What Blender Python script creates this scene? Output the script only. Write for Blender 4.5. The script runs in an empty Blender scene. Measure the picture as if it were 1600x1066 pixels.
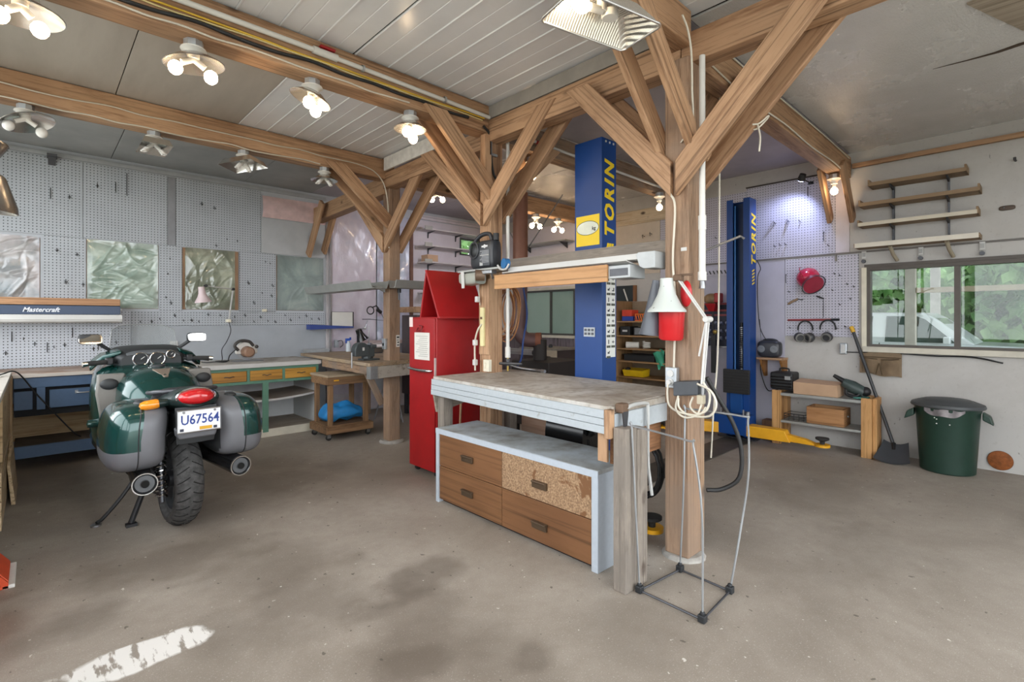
import bpy, bmesh, math, random
from mathutils import Vector, Matrix
random.seed(7)
SC = bpy.context.scene
COL = SC.collection
R = math.radians
# ------------------------------------------------------------------ camera
cam = bpy.data.cameras.new('camera'); camo = bpy.data.objects.new('camera', cam); COL.objects.link(camo)
cam.sensor_width = 36.0; cam.lens = 36.0 * 789.0 / 1600.0; cam.shift_y = -34.0 / 1600.0
cam.clip_start = 0.05
camo.location = (0, 0, 1.40); camo.rotation_euler = (R(90), 0, R(46.62 - 90))
SC.camera = camo
# ------------------------------------------------------------------ world: even overcast sky
SC.world = bpy.data.worlds.new('overcast'); SC.world.use_nodes = True
bg = SC.world.node_tree.nodes['Background']
bg.inputs[0].default_value = (0.93, 0.97, 1.0, 1); bg.inputs[1].default_value = 3.2
SC.view_settings.view_transform = 'Standard'; SC.view_settings.look = 'None'
SC.view_settings.gamma = 1.0; SC.view_settings.use_curve_mapping = False
SC.view_settings.exposure = 0.80
cy = SC.cycles; cy.max_bounces = 6; cy.diffuse_bounces = 4; cy.glossy_bounces = 2; cy.transmission_bounces = 4; cy.transparent_max_bounces = 8; cy.caustics_reflective = False; cy.caustics_refractive = False; cy.sample_clamp_indirect = 6.0
# ------------------------------------------------------------------ helpers
def srgb(h):
    if not isinstance(h, str): return tuple(h) + (1,) if len(h) == 3 else h
    h = h.lstrip('#'); o = []
    for i in (0, 2, 4):
        c = int(h[i:i+2], 16) / 255
        o.append(c / 12.92 if c <= 0.04045 else ((c + 0.055) / 1.055) ** 2.4)
    return (o[0], o[1], o[2], 1)

class MB:
    def __init__(s): s.v = []; s.f = []; s.mi = []; s.cur = 0
    def add(s, vs, fs):
        b = len(s.v); s.v += [tuple(p) for p in vs]
        for q in fs: s.f.append([b + i for i in q]); s.mi.append(s.cur)
        return s
    def m(s, i): s.cur = i; return s
    def box(s, x0, x1, y0, y1, z0, z1):
        return s.add([(x0,y0,z0),(x1,y0,z0),(x1,y1,z0),(x0,y1,z0),(x0,y0,z1),(x1,y0,z1),(x1,y1,z1),(x0,y1,z1)],
                     [(3,2,1,0),(4,5,6,7),(0,1,5,4),(1,2,6,5),(2,3,7,6),(3,0,4,7)])
    def cbox(s, c, d): return s.box(c[0]-d[0]/2, c[0]+d[0]/2, c[1]-d[1]/2, c[1]+d[1]/2, c[2]-d[2]/2, c[2]+d[2]/2)
    def hexa(s, b, t):   # bottom 4 ccw, top 4 ccw
        return s.add(list(b) + list(t), [(3,2,1,0),(4,5,6,7),(0,1,5,4),(1,2,6,5),(2,3,7,6),(3,0,4,7)])
    def prism(s, pts, plane, a, b):
        n = len(pts)
        def P(p, w):
            return {'xy': (p[0], p[1], w), 'xz': (p[0], w, p[1]), 'yz': (w, p[0], p[1])}[plane]
        vs = [P(p, a) for p in pts] + [P(p, b) for p in pts]
        return s.add(vs, [tuple(range(n))[::-1], tuple(range(n, 2*n))] + [(i, (i+1) % n, n+(i+1) % n, n+i) for i in range(n)])
    def loft(s, rings, cap=True, closed=True):
        n = len(rings[0]); vs = [p for r in rings for p in r]; fs = []
        for k in range(len(rings)-1):
            for i in range(n if closed else n-1):
                j = (i+1) % n
                fs.append((k*n+i, k*n+j, (k+1)*n+j, (k+1)*n+i))
        if cap:
            fs.append(tuple(range(n))[::-1]); fs.append(tuple(range((len(rings)-1)*n, len(rings)*n)))
        return s.add(vs, fs)
    def frame(s, d):
        d = Vector(d).normalized(); a = Vector((0,0,1)) if abs(d.z) < 0.9 else Vector((1,0,0))
        u = d.cross(a).normalized(); return u, u.cross(d).normalized()
    def cyl(s, p0, p1, r0, r1=None, n=12, cap=True):
        r1 = r0 if r1 is None else r1
        p0 = Vector(p0); p1 = Vector(p1); u, w = s.frame(p1-p0)
        ring = lambda p, r: [p + (u*math.cos(2*math.pi*i/n) + w*math.sin(2*math.pi*i/n))*r for i in range(n)]
        return s.loft([ring(p0, r0), ring(p1, r1)], cap)
    def tube(s, pts, r, n=6, closed=False, cap=True):
        P = [Vector(p) for p in pts]; m = len(P); rings = []; pu = None
        for k in range(m):
            a = P[k-1] if (k > 0 or closed) else P[0]; b = P[(k+1) % m] if (k < m-1 or closed) else P[-1]
            d = (b-a); d = d.normalized() if d.length > 1e-9 else Vector((0,0,1))
            if pu is None: u, w = s.frame(d)
            else:
                u = pu - d*pu.dot(d)
                u = u.normalized() if u.length > 1e-6 else s.frame(d)[0]
                w = u.cross(d).normalized()
            pu = u; rr = r[k] if isinstance(r, (list, tuple)) else r
            rings.append([P[k] + (u*math.cos(2*math.pi*i/n) + w*math.sin(2*math.pi*i/n))*rr for i in range(n)])
        if closed: rings.append(rings[0])
        return s.loft(rings, cap and not closed)
    def lathe(s, prof, c=(0,0,0), n=20, axis=(0,0,1), sx=1.0, sy=1.0):
        c = Vector(c); d = Vector(axis).normalized()
        if abs(d.z) > 0.999: u, w = Vector((1,0,0)), Vector((0,1,0))
        else: u, w = s.frame(d)
        rings = [[c + d*h + u*(r*sx*math.cos(2*math.pi*i/n)) + w*(r*sy*math.sin(2*math.pi*i/n)) for i in range(n)] for r, h in prof]
        if prof[0][0] > 1e-6 and prof[-1][0] > 1e-6 and math.hypot(prof[0][0]-prof[-1][0], prof[0][1]-prof[-1][1]) < .03: return s.loft(rings + [rings[0]], False)
        return s.loft(rings, True)
    def ball(s, c, rx, ry=None, rz=None, n=12, m=8):
        ry = rx if ry is None else ry; rz = rx if rz is None else rz
        rings = []
        for k in range(m+1):
            t = math.pi*(k/m); rr = max(math.sin(t), 0.02)
            rings.append([(c[0]+rx*rr*math.cos(2*math.pi*i/n), c[1]+ry*rr*math.sin(2*math.pi*i/n), c[2]-rz*math.cos(t)) for i in range(n)])
        return s.loft(rings, True)
    def grid(s, fn, nu, nv):
        vs = [fn(i/nu, j/nv) for j in range(nv+1) for i in range(nu+1)]
        return s.add(vs, [(j*(nu+1)+i, j*(nu+1)+i+1, (j+1)*(nu+1)+i+1, (j+1)*(nu+1)+i) for j in range(nv) for i in range(nu)])
    def xf(s, M, start=0):
        for i in range(start, len(s.v)): s.v[i] = tuple(M @ Vector(s.v[i]))
        return s
    def mesh(s, name, off=(0,0,0), smooth=None):
        me = bpy.data.meshes.new(name)
        me.from_pydata([(p[0]-off[0], p[1]-off[1], p[2]-off[2]) for p in s.v], [], s.f)
        for p, i in zip(me.polygons, s.mi): p.material_index = i
        bm = bmesh.new(); bm.from_mesh(me); bmesh.ops.recalc_face_normals(bm, faces=bm.faces[:]); bm.to_mesh(me); bm.free()
        if smooth:
            for p in me.polygons: p.use_smooth = True
            me.set_sharp_from_angle(angle=R(smooth))
        return me

def worldloc(o):
    v = Vector((0,0,0))
    while o is not None: v += o.location; o = o.parent
    return v
def obj(name, mb, mats, parent=None, smooth=None, bev=0, local=False):
    off = (0,0,0) if (local or parent is None) else worldloc(parent)
    me = mb.mesh(name, off, smooth)
    if not isinstance(mats, (list, tuple)): mats = [mats]
    for m_ in mats: me.materials.append(m_)
    o = bpy.data.objects.new(name, me); COL.objects.link(o)
    if parent is not None: o.parent = parent
    if bev:
        b = o.modifiers.new('edge', 'BEVEL'); b.width = bev; b.segments = 2; b.limit_method = 'ANGLE'; b.angle_limit = R(40)
    return o
def tag(o, label, cat, group=None):
    o['label'] = label; o['category'] = cat
    if group: o['group'] = group
    return o
def thing(name, label, cat, loc=(0,0,0), group=None):
    o = bpy.data.objects.new(name, None); COL.objects.link(o); o.location = loc; o.empty_display_size = 0.1
    return tag(o, label, cat, group)
def single(name, mb, mats, label, cat, smooth=None, bev=0, group=None):
    return tag(obj(name, mb, mats, None, smooth, bev), label, cat, group)
def struct(name, mb, mats, smooth=None, bev=0, label=None):
    o = obj(name, mb, mats, None, smooth, bev); o['kind'] = 'structure'
    if label: o['label'] = label
    return o
def copy_tree(o, parent=None):
    c = o.copy(); COL.objects.link(c); c.parent = parent
    for ch in o.children: copy_tree(ch, c)
    return c
def beam_mesh(L, w, h):
    return MB().box(0, L, -w/2, w/2, -h/2, h/2)
def timber(name, p0, p1, w, h, mat_, parent=None, up=(0,0,1), bev=0.006, cut0=None, cut1=None):
    """a plank along local x from p0 to p1; w across, h along up"""
    p0 = Vector(p0); p1 = Vector(p1); d = p1-p0; L = d.length; d.normalize()
    u = Vector(up); u = (u - d*u.dot(d)).normalized(); s_ = u.cross(d)
    mb = beam_mesh(L, w, h)
    if cut0 is not None or cut1 is not None:     # plumb / level cuts: shift end verts along x by slope*z
        vs = []
        for (x, y, z) in mb.v:
            if x < L/2 and cut0 is not None: x += cut0*z
            elif x >= L/2 and cut1 is not None: x += cut1*z
            vs.append((x, y, z))
        mb.v = vs
    me = mb.mesh(name); me.materials.append(mat_)
    o = bpy.data.objects.new(name, me); COL.objects.link(o)
    off = worldloc(parent) if parent is not None else Vector((0,0,0))
    M = Matrix((d, s_, u)).transposed().to_4x4(); M.translation = p0 - off
    if parent is not None: o.parent = parent
    o.matrix_local = M
    if bev:
        b = o.modifiers.new('edge', 'BEVEL'); b.width = bev; b.segments = 2; b.limit_method = 'ANGLE'; b.angle_limit = R(40)
    return o
def bez(p0, p1, p2, p3, n=10):
    p0, p1, p2, p3 = map(Vector, (p0, p1, p2, p3)); o = []
    for i in range(n+1):
        t = i/n; q = 1-t; o.append(p0*q**3 + p1*3*q*q*t + p2*3*q*t*t + p3*t**3)
    return o
def spline(pts, n=6):
    P = [Vector(p) for p in pts]; P = [P[0]*2-P[1]] + P + [P[-1]*2-P[-2]]; o = []
    for k in range(1, len(P)-2):
        a, b, c, d = P[k-1:k+3]
        for i in range(n):
            t = i/n; o.append(0.5*((2*b) + (c-a)*t + (2*a-5*b+4*c-d)*t*t + (3*b-a-3*c+d)*t**3))
    o.append(P[-2]); return o
# ------------------------------------------------------------------ materials
class N:
    def __init__(s, name):
        s.mt = bpy.data.materials.new(name); s.mt.use_nodes = True; s.t = s.mt.node_tree
        s.p = s.t.nodes['Principled BSDF']; s.out = s.t.nodes['Material Output']
    def n(s, typ, **kw):
        x = s.t.nodes.new(typ)
        for k, v in kw.items():
            if k[0] == 'i' and k[1:].isdigit(): x.inputs[int(k[1:])].default_value = v
            else: setattr(x, k, v)
        return x
    def l(s, a, b): s.t.links.new(a, b)
    def coords(s, scale=(1,1,1), rnd=False, which='Object'):
        tc = s.n('ShaderNodeTexCoord'); mp = s.n('ShaderNodeMapping'); mp.inputs['Scale'].default_value = scale
        src = tc.outputs[which]
        if rnd:
            oi = s.n('ShaderNodeObjectInfo'); mu = s.n('ShaderNodeVectorMath', operation='MULTIPLY_ADD')
            s.l(oi.outputs['Random'], mu.inputs[0]); mu.inputs[1].default_value = (17.3, 9.1, 23.7); s.l(src, mu.inputs[2]); src = mu.outputs[0]
        s.l(src, mp.inputs[0]); return mp.outputs[0]
    def noise(s, vec, scale, detail=4, rough=0.55, dist=0.0):
        x = s.n('ShaderNodeTexNoise'); x.inputs['Scale'].default_value = scale; x.inputs['Detail'].default_value = detail
        x.inputs['Roughness'].default_value = rough; x.inputs['Distortion'].default_value = dist
        if vec is not None: s.l(vec, x.inputs['Vector'])
        return x.outputs['Fac']
    def ramp(s, fac, stops, interp='LINEAR'):
        x = s.n('ShaderNodeValToRGB'); e = x.color_ramp; e.interpolation = interp
        while len(e.elements) < len(stops): e.elements.new(0.5)
        for el, (p, c) in zip(e.elements, stops): el.position = p; el.color = srgb(c) if isinstance(c, str) else (c, c, c, 1) if isinstance(c, (int, float)) else srgb(c)
        s.l(fac, x.inputs[0]); return x.outputs[0]
    def mix(s, fac, a, b, bt='MIX'):
        x = s.n('ShaderNodeMix', data_type='RGBA', blend_type=bt)
        for sock, v in ((x.inputs[0], fac), (x.inputs[6], a), (x.inputs[7], b)):
            if isinstance(v, bpy.types.NodeSocket): s.l(v, sock)
            elif isinstance(v, str): sock.default_value = srgb(v)
            else: sock.default_value = v
        return x.outputs[2]
    def math(s, op, a, b=None, c=None):
        x = s.n('ShaderNodeMath', operation=op)
        for i, v in enumerate((a, b, c)):
            if v is None: continue
            if isinstance(v, bpy.types.NodeSocket): s.l(v, x.inputs[i])
            else: x.inputs[i].default_value = v
        return x.outputs[0]
    def bump(s, h, strength=0.2, dist=0.01):
        x = s.n('ShaderNodeBump'); x.inputs['Strength'].default_value = strength; x.inputs['Distance'].default_value = dist
        s.l(h, x.inputs['Height']); s.l(x.outputs[0], s.p.inputs['Normal'])
    def set(s, col=None, rough=None, metal=None, **kw):
        def put(k, v):
            i = s.p.inputs[k]
            if isinstance(v, bpy.types.NodeSocket): s.l(v, i)
            elif isinstance(v, str): i.default_value = srgb(v)
            else: i.default_value = v
        if col is not None: put('Base Color', col)
        if rough is not None: put('Roughness', rough)
        if metal is not None: put('Metallic', metal)
        for k, v in kw.items(): put(k.replace('_', ' '), v)
        return s.mt
_mc = {}
def pm(name, col, rough=0.55, metal=0.0, var=0.12, scale=6.0, bump=0.0, bscale=60.0, coat=0.0):
    """plain paint / plastic / metal with a little mottling"""
    if name in _mc: return _mc[name]
    k = N(name); c = srgb(col); v = k.coords(rnd=True)
    if var:
        f = k.noise(v, scale, 5, 0.6)
        colo = k.mix(k.ramp(f, [(0.3, 0.0), (0.7, 1.0)]), tuple(x*(1-var) for x in c[:3]) + (1,), tuple(min(1, x*(1+var)) for x in c[:3]) + (1,))
    else: colo = c
    if bump: k.bump(k.noise(v, bscale, 3), bump, 0.004)
    k.set(colo, rough, metal)
    if coat: k.set(Coat_Weight=coat)
    _mc[name] = k.mt; return k.mt
def worn(name, col, under, rough=0.6, amount=0.42, scale=9.0, metal=0.0):
    """paint with worn-through or dirty patches"""
    if name in _mc: return _mc[name]
    k = N(name); v = k.coords(rnd=True)
    f = k.noise(v, scale, 8, 0.65, 0.3); g = k.noise(v, scale*0.35, 3)
    s_ = k.math('ADD', k.math('MULTIPLY', f, 0.6), k.math('MULTIPLY', g, 0.4))
    m_ = k.ramp(s_, [(amount-0.06, 1.0), (amount+0.03, 0.0)])
    fine = k.noise(v, 40, 3)
    base = k.mix(k.ramp(fine, [(0.3, 0.0), (0.7, 0.35)]), col, tuple(x*0.8 for x in srgb(col)[:3]) + (1,))
    k.set(k.mix(m_, base, under), rough, metal); k.bump(k.math('ADD', s_, k.math('MULTIPLY', fine, 0.2)), 0.15, 0.004)
    _mc[name] = k.mt; return k.mt
def wood(name, c1, c2, axis='x', rough=0.6, ring=9.0, knots=True, dark='#3a2414', weather=0.0, wcol='#8a8580', rnd=True):
    key = name + axis
    if key in _mc: return _mc[key]
    k = N(key); sc = {'x': (0.12, 1, 1), 'y': (1, 0.12, 1), 'z': (1, 1, 0.12)}[axis]
    v = k.coords(sc, rnd)
    f1 = k.noise(v, ring, 3, 0.5, 0.6); f2 = k.noise(v, ring*9, 4, 0.6)
    f = k.math('ADD', k.math('MULTIPLY', f1, 0.65), k.math('MULTIPLY', f2, 0.35))
    col = k.ramp(f, [(0.34, c2), (0.47, c1), (0.53, c1), (0.66, c2)])
    st = k.noise(k.coords(tuple(q*(0.12 if q < 1 else 1) for q in sc), rnd), 55, 3, 0.6)
    col = k.mix(k.ramp(st, [(0.32, 0.75), (0.48, 0.0)]), col, tuple(q*0.5 for q in srgb(c2)[:3]) + (1,))
    big = k.noise(k.coords((0.5, 0.5, 0.5), rnd), 2.2, 2)
    col = k.mix(k.ramp(big, [(0.35, 0.0), (0.7, 0.35)]), col, c2, 'MULTIPLY')
    if knots:
        vo = k.n('ShaderNodeTexVoronoi'); vo.inputs['Scale'].default_value = 2.6
        k.l(k.coords({'x': (0.9, 1.6, 1.6), 'y': (1.6, 0.9, 1.6), 'z': (1.6, 1.6, 0.9)}[axis], rnd), vo.inputs['Vector'])
        kd = k.ramp(vo.outputs['Distance'], [(0.05, 0.9), (0.12, 0.0)])
        col = k.mix(kd, col, dark)
    if weather:
        w = k.noise(k.coords((1, 1, 1), rnd), 4, 6, 0.65)
        col = k.mix(k.ramp(w, [(0.55-0.35*weather, 0.0), (0.8-0.35*weather, 0.85)]), col, wcol)
    k.set(col, rough); k.bump(k.math('ADD', f, st), 0.28, 0.004)
    _mc[key] = k.mt; return k.mt
def glass(name, tint=(0.9,0.95,0.93,1), rough=0.0, alpha=0.25, refl=0.08):
    if name in _mc: return _mc[name]
    k = N(name); k.t.nodes.remove(k.p)
    tr = k.n('ShaderNodeBsdfTransparent'); tr.inputs[0].default_value = tint
    gl = k.n('ShaderNodeBsdfGlossy'); gl.inputs['Roughness'].default_value = rough
    mx = k.n('ShaderNodeMixShader'); fr = k.n('ShaderNodeFresnel'); fr.inputs[0].default_value = 1.45
    k.l(fr.outputs[0], mx.inputs[0]); k.l(tr.outputs[0], mx.inputs[1]); k.l(gl.outputs[0], mx.inputs[2]); k.l(mx.outputs[0], k.out.inputs[0])
    _mc[name] = k.mt; return k.mt
def emit(name, col, strength):
    if name in _mc: return _mc[name]
    k = N(name); c = srgb(col); k.set((0.9,0.9,0.9,1), 0.4, Emission_Color=c, Emission_Strength=strength)
    _mc[name] = k.mt; return k.mt
def TW(axis): return wood('timber', '#bc9775', '#906b4d', axis, 0.65, 7.0)
def TO(axis): return wood('old_timber', '#a3866c', '#755b46', axis, 0.78, 10.0, weather=0.4, wcol='#84766a')
def TG(axis): return wood('grey_timber', '#9a8f83', '#6c6157', axis, 0.85, 12.0, weather=0.55, wcol='#7d756d')
TIMBER = TW('x')
# ================================================================== SETTING
XR, YB, XL, YF, ZC = 6.44, 7.20, -0.85, -1.7, 3.20
# ---- floor
k = N('concrete'); v = k.coords()
a = k.noise(v, 0.9, 8, 0.62, 0.4); b = k.noise(v, 14, 6, 0.6); c_ = k.noise(v, 120, 2)
col = k.ramp(a, [(0.30, '#83796e'), (0.48, '#9c9287'), (0.68, '#b0a79c')])
col = k.mix(k.ramp(b, [(0.36, 0.22), (0.56, 0.0)]), col, '#877c70'); col = k.mix(k.ramp(k.noise(v, 260, 2, .6), [(.35, .35), (.55, 0.0)]), col, '#6f665c')
col = k.mix(k.ramp(c_, [(0.60, 0.0), (0.72, 0.35)]), col, '#d5d0c8')
# oil stains: blotches with a shape of their own
def blotch(x, y, rx, ry, soft=0.35, warp=0.9):
    tc = k.n('ShaderNodeTexCoord'); mp = k.n('ShaderNodeMapping'); mp.inputs['Location'].default_value = (-x/rx, -y/ry, 0); mp.inputs['Scale'].default_value = (1/rx, 1/ry, 0)
    k.l(tc.outputs['Object'], mp.inputs[0])
    nn = k.n('ShaderNodeTexNoise'); nn.inputs['Scale'].default_value = 3.0; nn.inputs['Detail'].default_value = 7; k.l(tc.outputs['Object'], nn.inputs['Vector'])
    ln = k.n('ShaderNodeVectorMath', operation='LENGTH'); k.l(mp.outputs[0], ln.inputs[0])
    d = k.math('ADD', ln.outputs['Value'], k.math('MULTIPLY', k.math('SUBTRACT', nn.outputs['Fac'], 0.5), warp*2))
    return k.ramp(d, [(1.0-soft, 1.0), (1.0, 0.0)])
for (x, y, rx, ry, st) in [(1.0,2.5,.5,.4,.4),(1.3,1.9,.35,.5,.35),(0.6,3.5,.6,.35,.45),(1.55,2.35,.42,.2,.5),(1.15,1.75,.2,.16,.5),(1.5,1.45,.14,.1,.5),(.95,3.0,.5,.3,.3),(2.0,1.3,.3,.3,.25),(1.6,4.6,.7,.5,.3),(3.6,.7,.6,.4,.22),(4.6,1.2,.9,.5,.25),(.1,3.1,.25,.2,.45),(1.3,1.2,.3,.25,.25),(4.8,-.1,.6,.3,.2),(.4,5.4,.9,.6,.3)]:
    bl = blotch(x, y, rx, ry, 0.6, 1.1)
    col = k.mix(k.math('MULTIPLY', bl, st), col, '#5c5248')
flecks = k.ramp(k.noise(v, 26, 2, 0.5), [(0.735, 0.0), (0.75, 0.8)])
col = k.mix(flecks, col, '#ddd8d0')
darkf = k.ramp(k.noise(k.coords((1.3, 1, 1)), 19, 2, 0.5), [(0.27, 0.7), (0.285, 0.0)])
col = k.mix(darkf, col, '#4a443d')
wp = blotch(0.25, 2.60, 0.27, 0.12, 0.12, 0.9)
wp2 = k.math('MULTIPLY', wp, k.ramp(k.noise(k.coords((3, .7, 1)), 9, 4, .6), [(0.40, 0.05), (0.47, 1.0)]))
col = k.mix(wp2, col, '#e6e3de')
k.set(col, k.ramp(a, [(0.3, 0.5), (0.7, 0.72)])); k.bump(k.math('ADD', b, k.math('MULTIPLY', c_, 0.4)), 0.12, 0.004)
CONC = k.mt
struct('floor', MB().box(XL-.15, XR+.15, YF-.15, YB+.15, -.15, 0), CONC)
# ---- wall paint
def paint(name, c, d, bscale=30, amt=0.35):
    k = N(name); v = k.coords(); f = k.noise(v, 2.2, 7, 0.65, 0.3); g = k.noise(v, bscale, 4, 0.6)
    col = k.mix(k.ramp(f, [(0.45, 0.0), (0.75, amt)]), c, d); col = k.mix(k.ramp(g, [(0.60, 0.0), (0.72, 0.25)]), col, d)
    sp = k.ramp(k.noise(k.coords((1, 1, .5)), 24, 3, 0.5), [(0.24, 0.5), (0.26, 0.0)])
    col = k.mix(sp, col, '#4c463f')
    k.set(col, 0.6); k.bump(g, 0.12, 0.004); return k.mt
WALLR = paint('grey_wall_paint', '#bfbcb8', '#98928a'); WALLP = paint('pale_wall_paint', '#d6cfd6', '#b3a9ac'); WALLB = paint('blue_grey_paint', '#bcc0c6', '#9c9fa4')
def wallboxes(axis, p0, p1, a0, a1, z0, z1, holes):
    """wall slab with rectangular holes [(a0,a1,z0,z1)] along axis x or y"""
    mb = MB(); cuts = sorted({a0, a1} | {h[0] for h in holes} | {h[1] for h in holes})
    for i in range(len(cuts)-1):
        l, r = cuts[i], cuts[i+1]; m_ = (l+r)/2; hs = sorted([(h[2], h[3]) for h in holes if h[0] < m_ < h[1]]); z = z0
        for (b0, b1) in hs + [(z1, z1)]:
            if b0 > z + 1e-6:
                mb.box(l, r, p0, p1, z, b0) if axis == 'x' else mb.box(p0, p1, l, r, z, b0)
            z = max(z, b1)
    return mb
PW = [(-0.62, 0.04, 1.52, 2.25), (0.41, 1.06, 1.52, 2.27), (1.30, 1.91, 1.52, 2.27), (2.39, 3.04, 1.52, 2.27)]
GW = (5.52, 6.05, 2.55, 2.86)
wall_back = struct('wall_back', wallboxes('x', YB, YB+.12, XL-.12, XR+.12, 0, ZC, PW + [GW]), WALLB)
RWN = (-0.62, 1.31, 1.10, 1.95); FWN = (5.30, 6.47, 1.13, 1.90); SWN = (4.12, 4.52, 1.62, 2.02)
wall_right = struct('wall_right', wallboxes('y', XR, XR+.12, YF, YB, 0, ZC, [RWN, FWN]), WALLR)
wall_left = struct('wall_left', wallboxes('y', XL-.12, XL, YF, YB, 0, ZC, [(-1.5, 1.0, 1.0, 3.0), (1.15, 2.9, 1.0, 3.0), (3.05, 4.8, 1.0, 3.0), (4.95, 6.8, 1.0, 3.0)]), WALLB)  # window openings added in this unseen wall to bring in sky light
wall_front = struct('wall_front', wallboxes('x', YF-.12, YF, XL-.12, XR+.12, 0, ZC, [(XL+.05, 2.70, 0, 3.05), (2.95, 4.75, 0, 2.9)]), WALLR)  # unseen bay openings, the right one narrowed to balance the daylight
# ---- back wall cladding: pegboards, stud, insulation, boards
def pegmat(name, c, d, plane):
    k = N(name); tc = k.n('ShaderNodeTexCoord'); sx = k.n('ShaderNodeSeparateXYZ'); k.l(tc.outputs['Object'], sx.inputs[0])
    A = sx.outputs[0 if plane == 'x' else 1]; Z = sx.outputs[2]
    fa = k.math('SUBTRACT', k.math('FRACT', k.math('DIVIDE', A, 0.0305)), 0.5); fz = k.math('SUBTRACT', k.math('FRACT', k.math('DIVIDE', Z, 0.0305)), 0.5)
    r = k.math('ADD', k.math('MULTIPLY', fa, fa), k.math('MULTIPLY', fz, fz))
    hole = k.ramp(r, [(0.020, 1.0), (0.034, 0.0)])
    v = k.coords(); f = k.noise(v, 2.5, 6, 0.6)
    col = k.mix(k.ramp(f, [(0.4, 0.0), (0.75, 0.4)]), c, d); col = k.mix(hole, col, '#2c2e31')
    k.set(col, 0.55); k.bump(k.math('SUBTRACT', 1.0, hole), 0.4, 0.004); return k.mt
PEGL = pegmat('grey_pegboard', '#b4b9bf', '#989ca1', 'x'); PEGR = pegmat('lavender_pegboard', '#c3c1cd', '#adabb6', 'y')
def panel(name, parent, x0, x1, y0, y1, z0, z1, mat_, bev=0.002, label=None):
    o = obj(name, MB().box(x0, x1, y0, y1, z0, z1), mat_, parent, bev=bev)
    if label: o['label'] = label
    return o
T = YB
GRYB = pm('grey_board', '#b4b6b8', 0.6, var=.06)
panel('pegboard_panel', wall_back, XL, .378, T-.012, T, 2.285, 3.10, PEGL)
panel('pegboard_panel', wall_back, .384, 1.145, T-.012, T, 2.285, 3.10, PEGL)
panel('pegboard_panel', wall_back, 1.235, 2.185, T-.012, T, 2.285, 3.10, PEGL)
panel('stud', wall_back, 1.152, 1.228, T-.018, T, 2.285, 3.10, pm('stud_grey', '#8f9094', 0.7))
panel('pegboard_panel', wall_back, .05, .405, T-.012, T, 1.50, 2.28, PEGL)
panel('pegboard_panel', wall_back, 1.07, 1.295, T-.012, T, 1.50, 2.28, PEGL)
panel('pegboard_panel', wall_back, 1.925, 2.38, T-.012, T, 1.50, 2.28, PEGL)
panel('pegboard_strip', wall_back, .80, 3.06, T-.013, T, 1.325, 1.495, PEGL)
panel('pegboard_panel', wall_back, XL, .795, T-.014, T, .90, 1.495, pegmat('pale_pegboard', '#c8cdd5', '#b1b6be', 'x'))
panel('grey_board', wall_back, 2.195, 3.06, T-.02, T, 2.285, 2.76, GRYB, label='plain grey painted board')
panel('wall_panel', wall_back, .80, 3.06, T-.008, T, .02, 1.32, pm('blue_grey_panel', '#a5aab0', 0.6, var=.07, scale=3))
# pink insulation batt
def batt(u, w): 
    x = 2.205+.86*u; z = 2.765+.29*w; return (x, T-.02-.03*math.sin(math.pi*min(1, max(0, w)))-.008*math.sin(5*u+4*w)*math.sin(7*w+2*u), z)
INS = pm('pink_insulation', '#dcbfbd', 0.9, var=.12, scale=10, bump=.4, bscale=24)
o = obj('insulation_batt', MB().grid(batt, 40, 14), INS, wall_back, smooth=60); o['label'] = 'exposed pink fibreglass insulation'
# white trim rail at the ceiling
obj('ceiling_rail', MB().box(XL, 3.07, T-.03, T, 3.115, 3.15).box(XL, 3.07, T-.022, T, 3.15, 3.165), pm('rail_grey', '#a4a7aa', .5), wall_back)
# far bay of the same wall: foil/plastic covered pink insulation, then pale panels
def film(x0, x1, z0, z1, y, amp, seed, nx=60, nz=60, fx=9, fz=5):
    r = random.Random(seed); ph = [r.uniform(0, 6.28) for _ in range(8)]
    def fn(u, w):
        x = x0+(x1-x0)*u; z = z0+(z1-z0)*w; e = min(1, 8*min(u, 1-u)+.15)*min(1, 8*min(w, 1-w)+.15)
        d = math.sin(fx*x+fz*z+ph[0]+1.3*math.sin(3*z+ph[1]))+.7*math.sin(2.1*fx*x-1.7*fz*z+ph[2]+math.sin(5*x+ph[6]))+.45*math.sin(3.3*fz*z+2.7*fx*x*.6+ph[3]+2*math.sin(4*x+ph[4]))+.3*abs(math.sin(17*x+11*z+ph[5]+2*math.sin(7*z)))
        return (x, y-amp*e*d, z)
    return MB().grid(fn, nx, nz)
k = N('pink_poly_film'); vv = k.coords(); f = k.noise(vv, 3.0, 5, .6)
k.set(k.ramp(f, [(.35, '#c6bac6'), (.6, '#d6ced8'), (.75, '#cac7d4')]), 0.22, Coat_Weight=.4); k.bump(k.noise(k.coords((1, 1, .35)), 22, 5, .6, 1.0), .35, .01); FILM = k.mt
k = N('silver_poly_film'); vv = k.coords(); f = k.noise(vv, 4.0, 5, .6)
k.set(k.ramp(f, [(.35, '#a7b3c2'), (.6, '#c2c4d6'), (.75, '#b49fae')]), 0.18, Coat_Weight=.5); k.bump(k.noise(k.coords((1, 1, .35)), 18, 5, .6, 1.2), .5, .012); FILM2 = k.mt
o = obj('insulation_film', film(3.16, 3.86, .30, 3.06, T-.03, .006, 3), FILM, wall_back, smooth=60); o['label'] = 'pinkish plastic film over wall insulation'
o = obj('insulation_film', film(3.88, 4.46, .86, 3.06, T-.03, .012, 5), FILM2, wall_back, smooth=60); o['label'] = 'shiny silvery plastic film over wall insulation'
panel('corner_stud', wall_back, 3.075, 3.15, T-.05, T, 0, 3.06, pm('stud_pale', '#b9b2b4', .6))
panel('corner_stud', wall_back, 3.10, 3.125, T-.075, T-.05, .9, 2.9, pm('conduit_grey', '#8e8b8d', .4))
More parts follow.
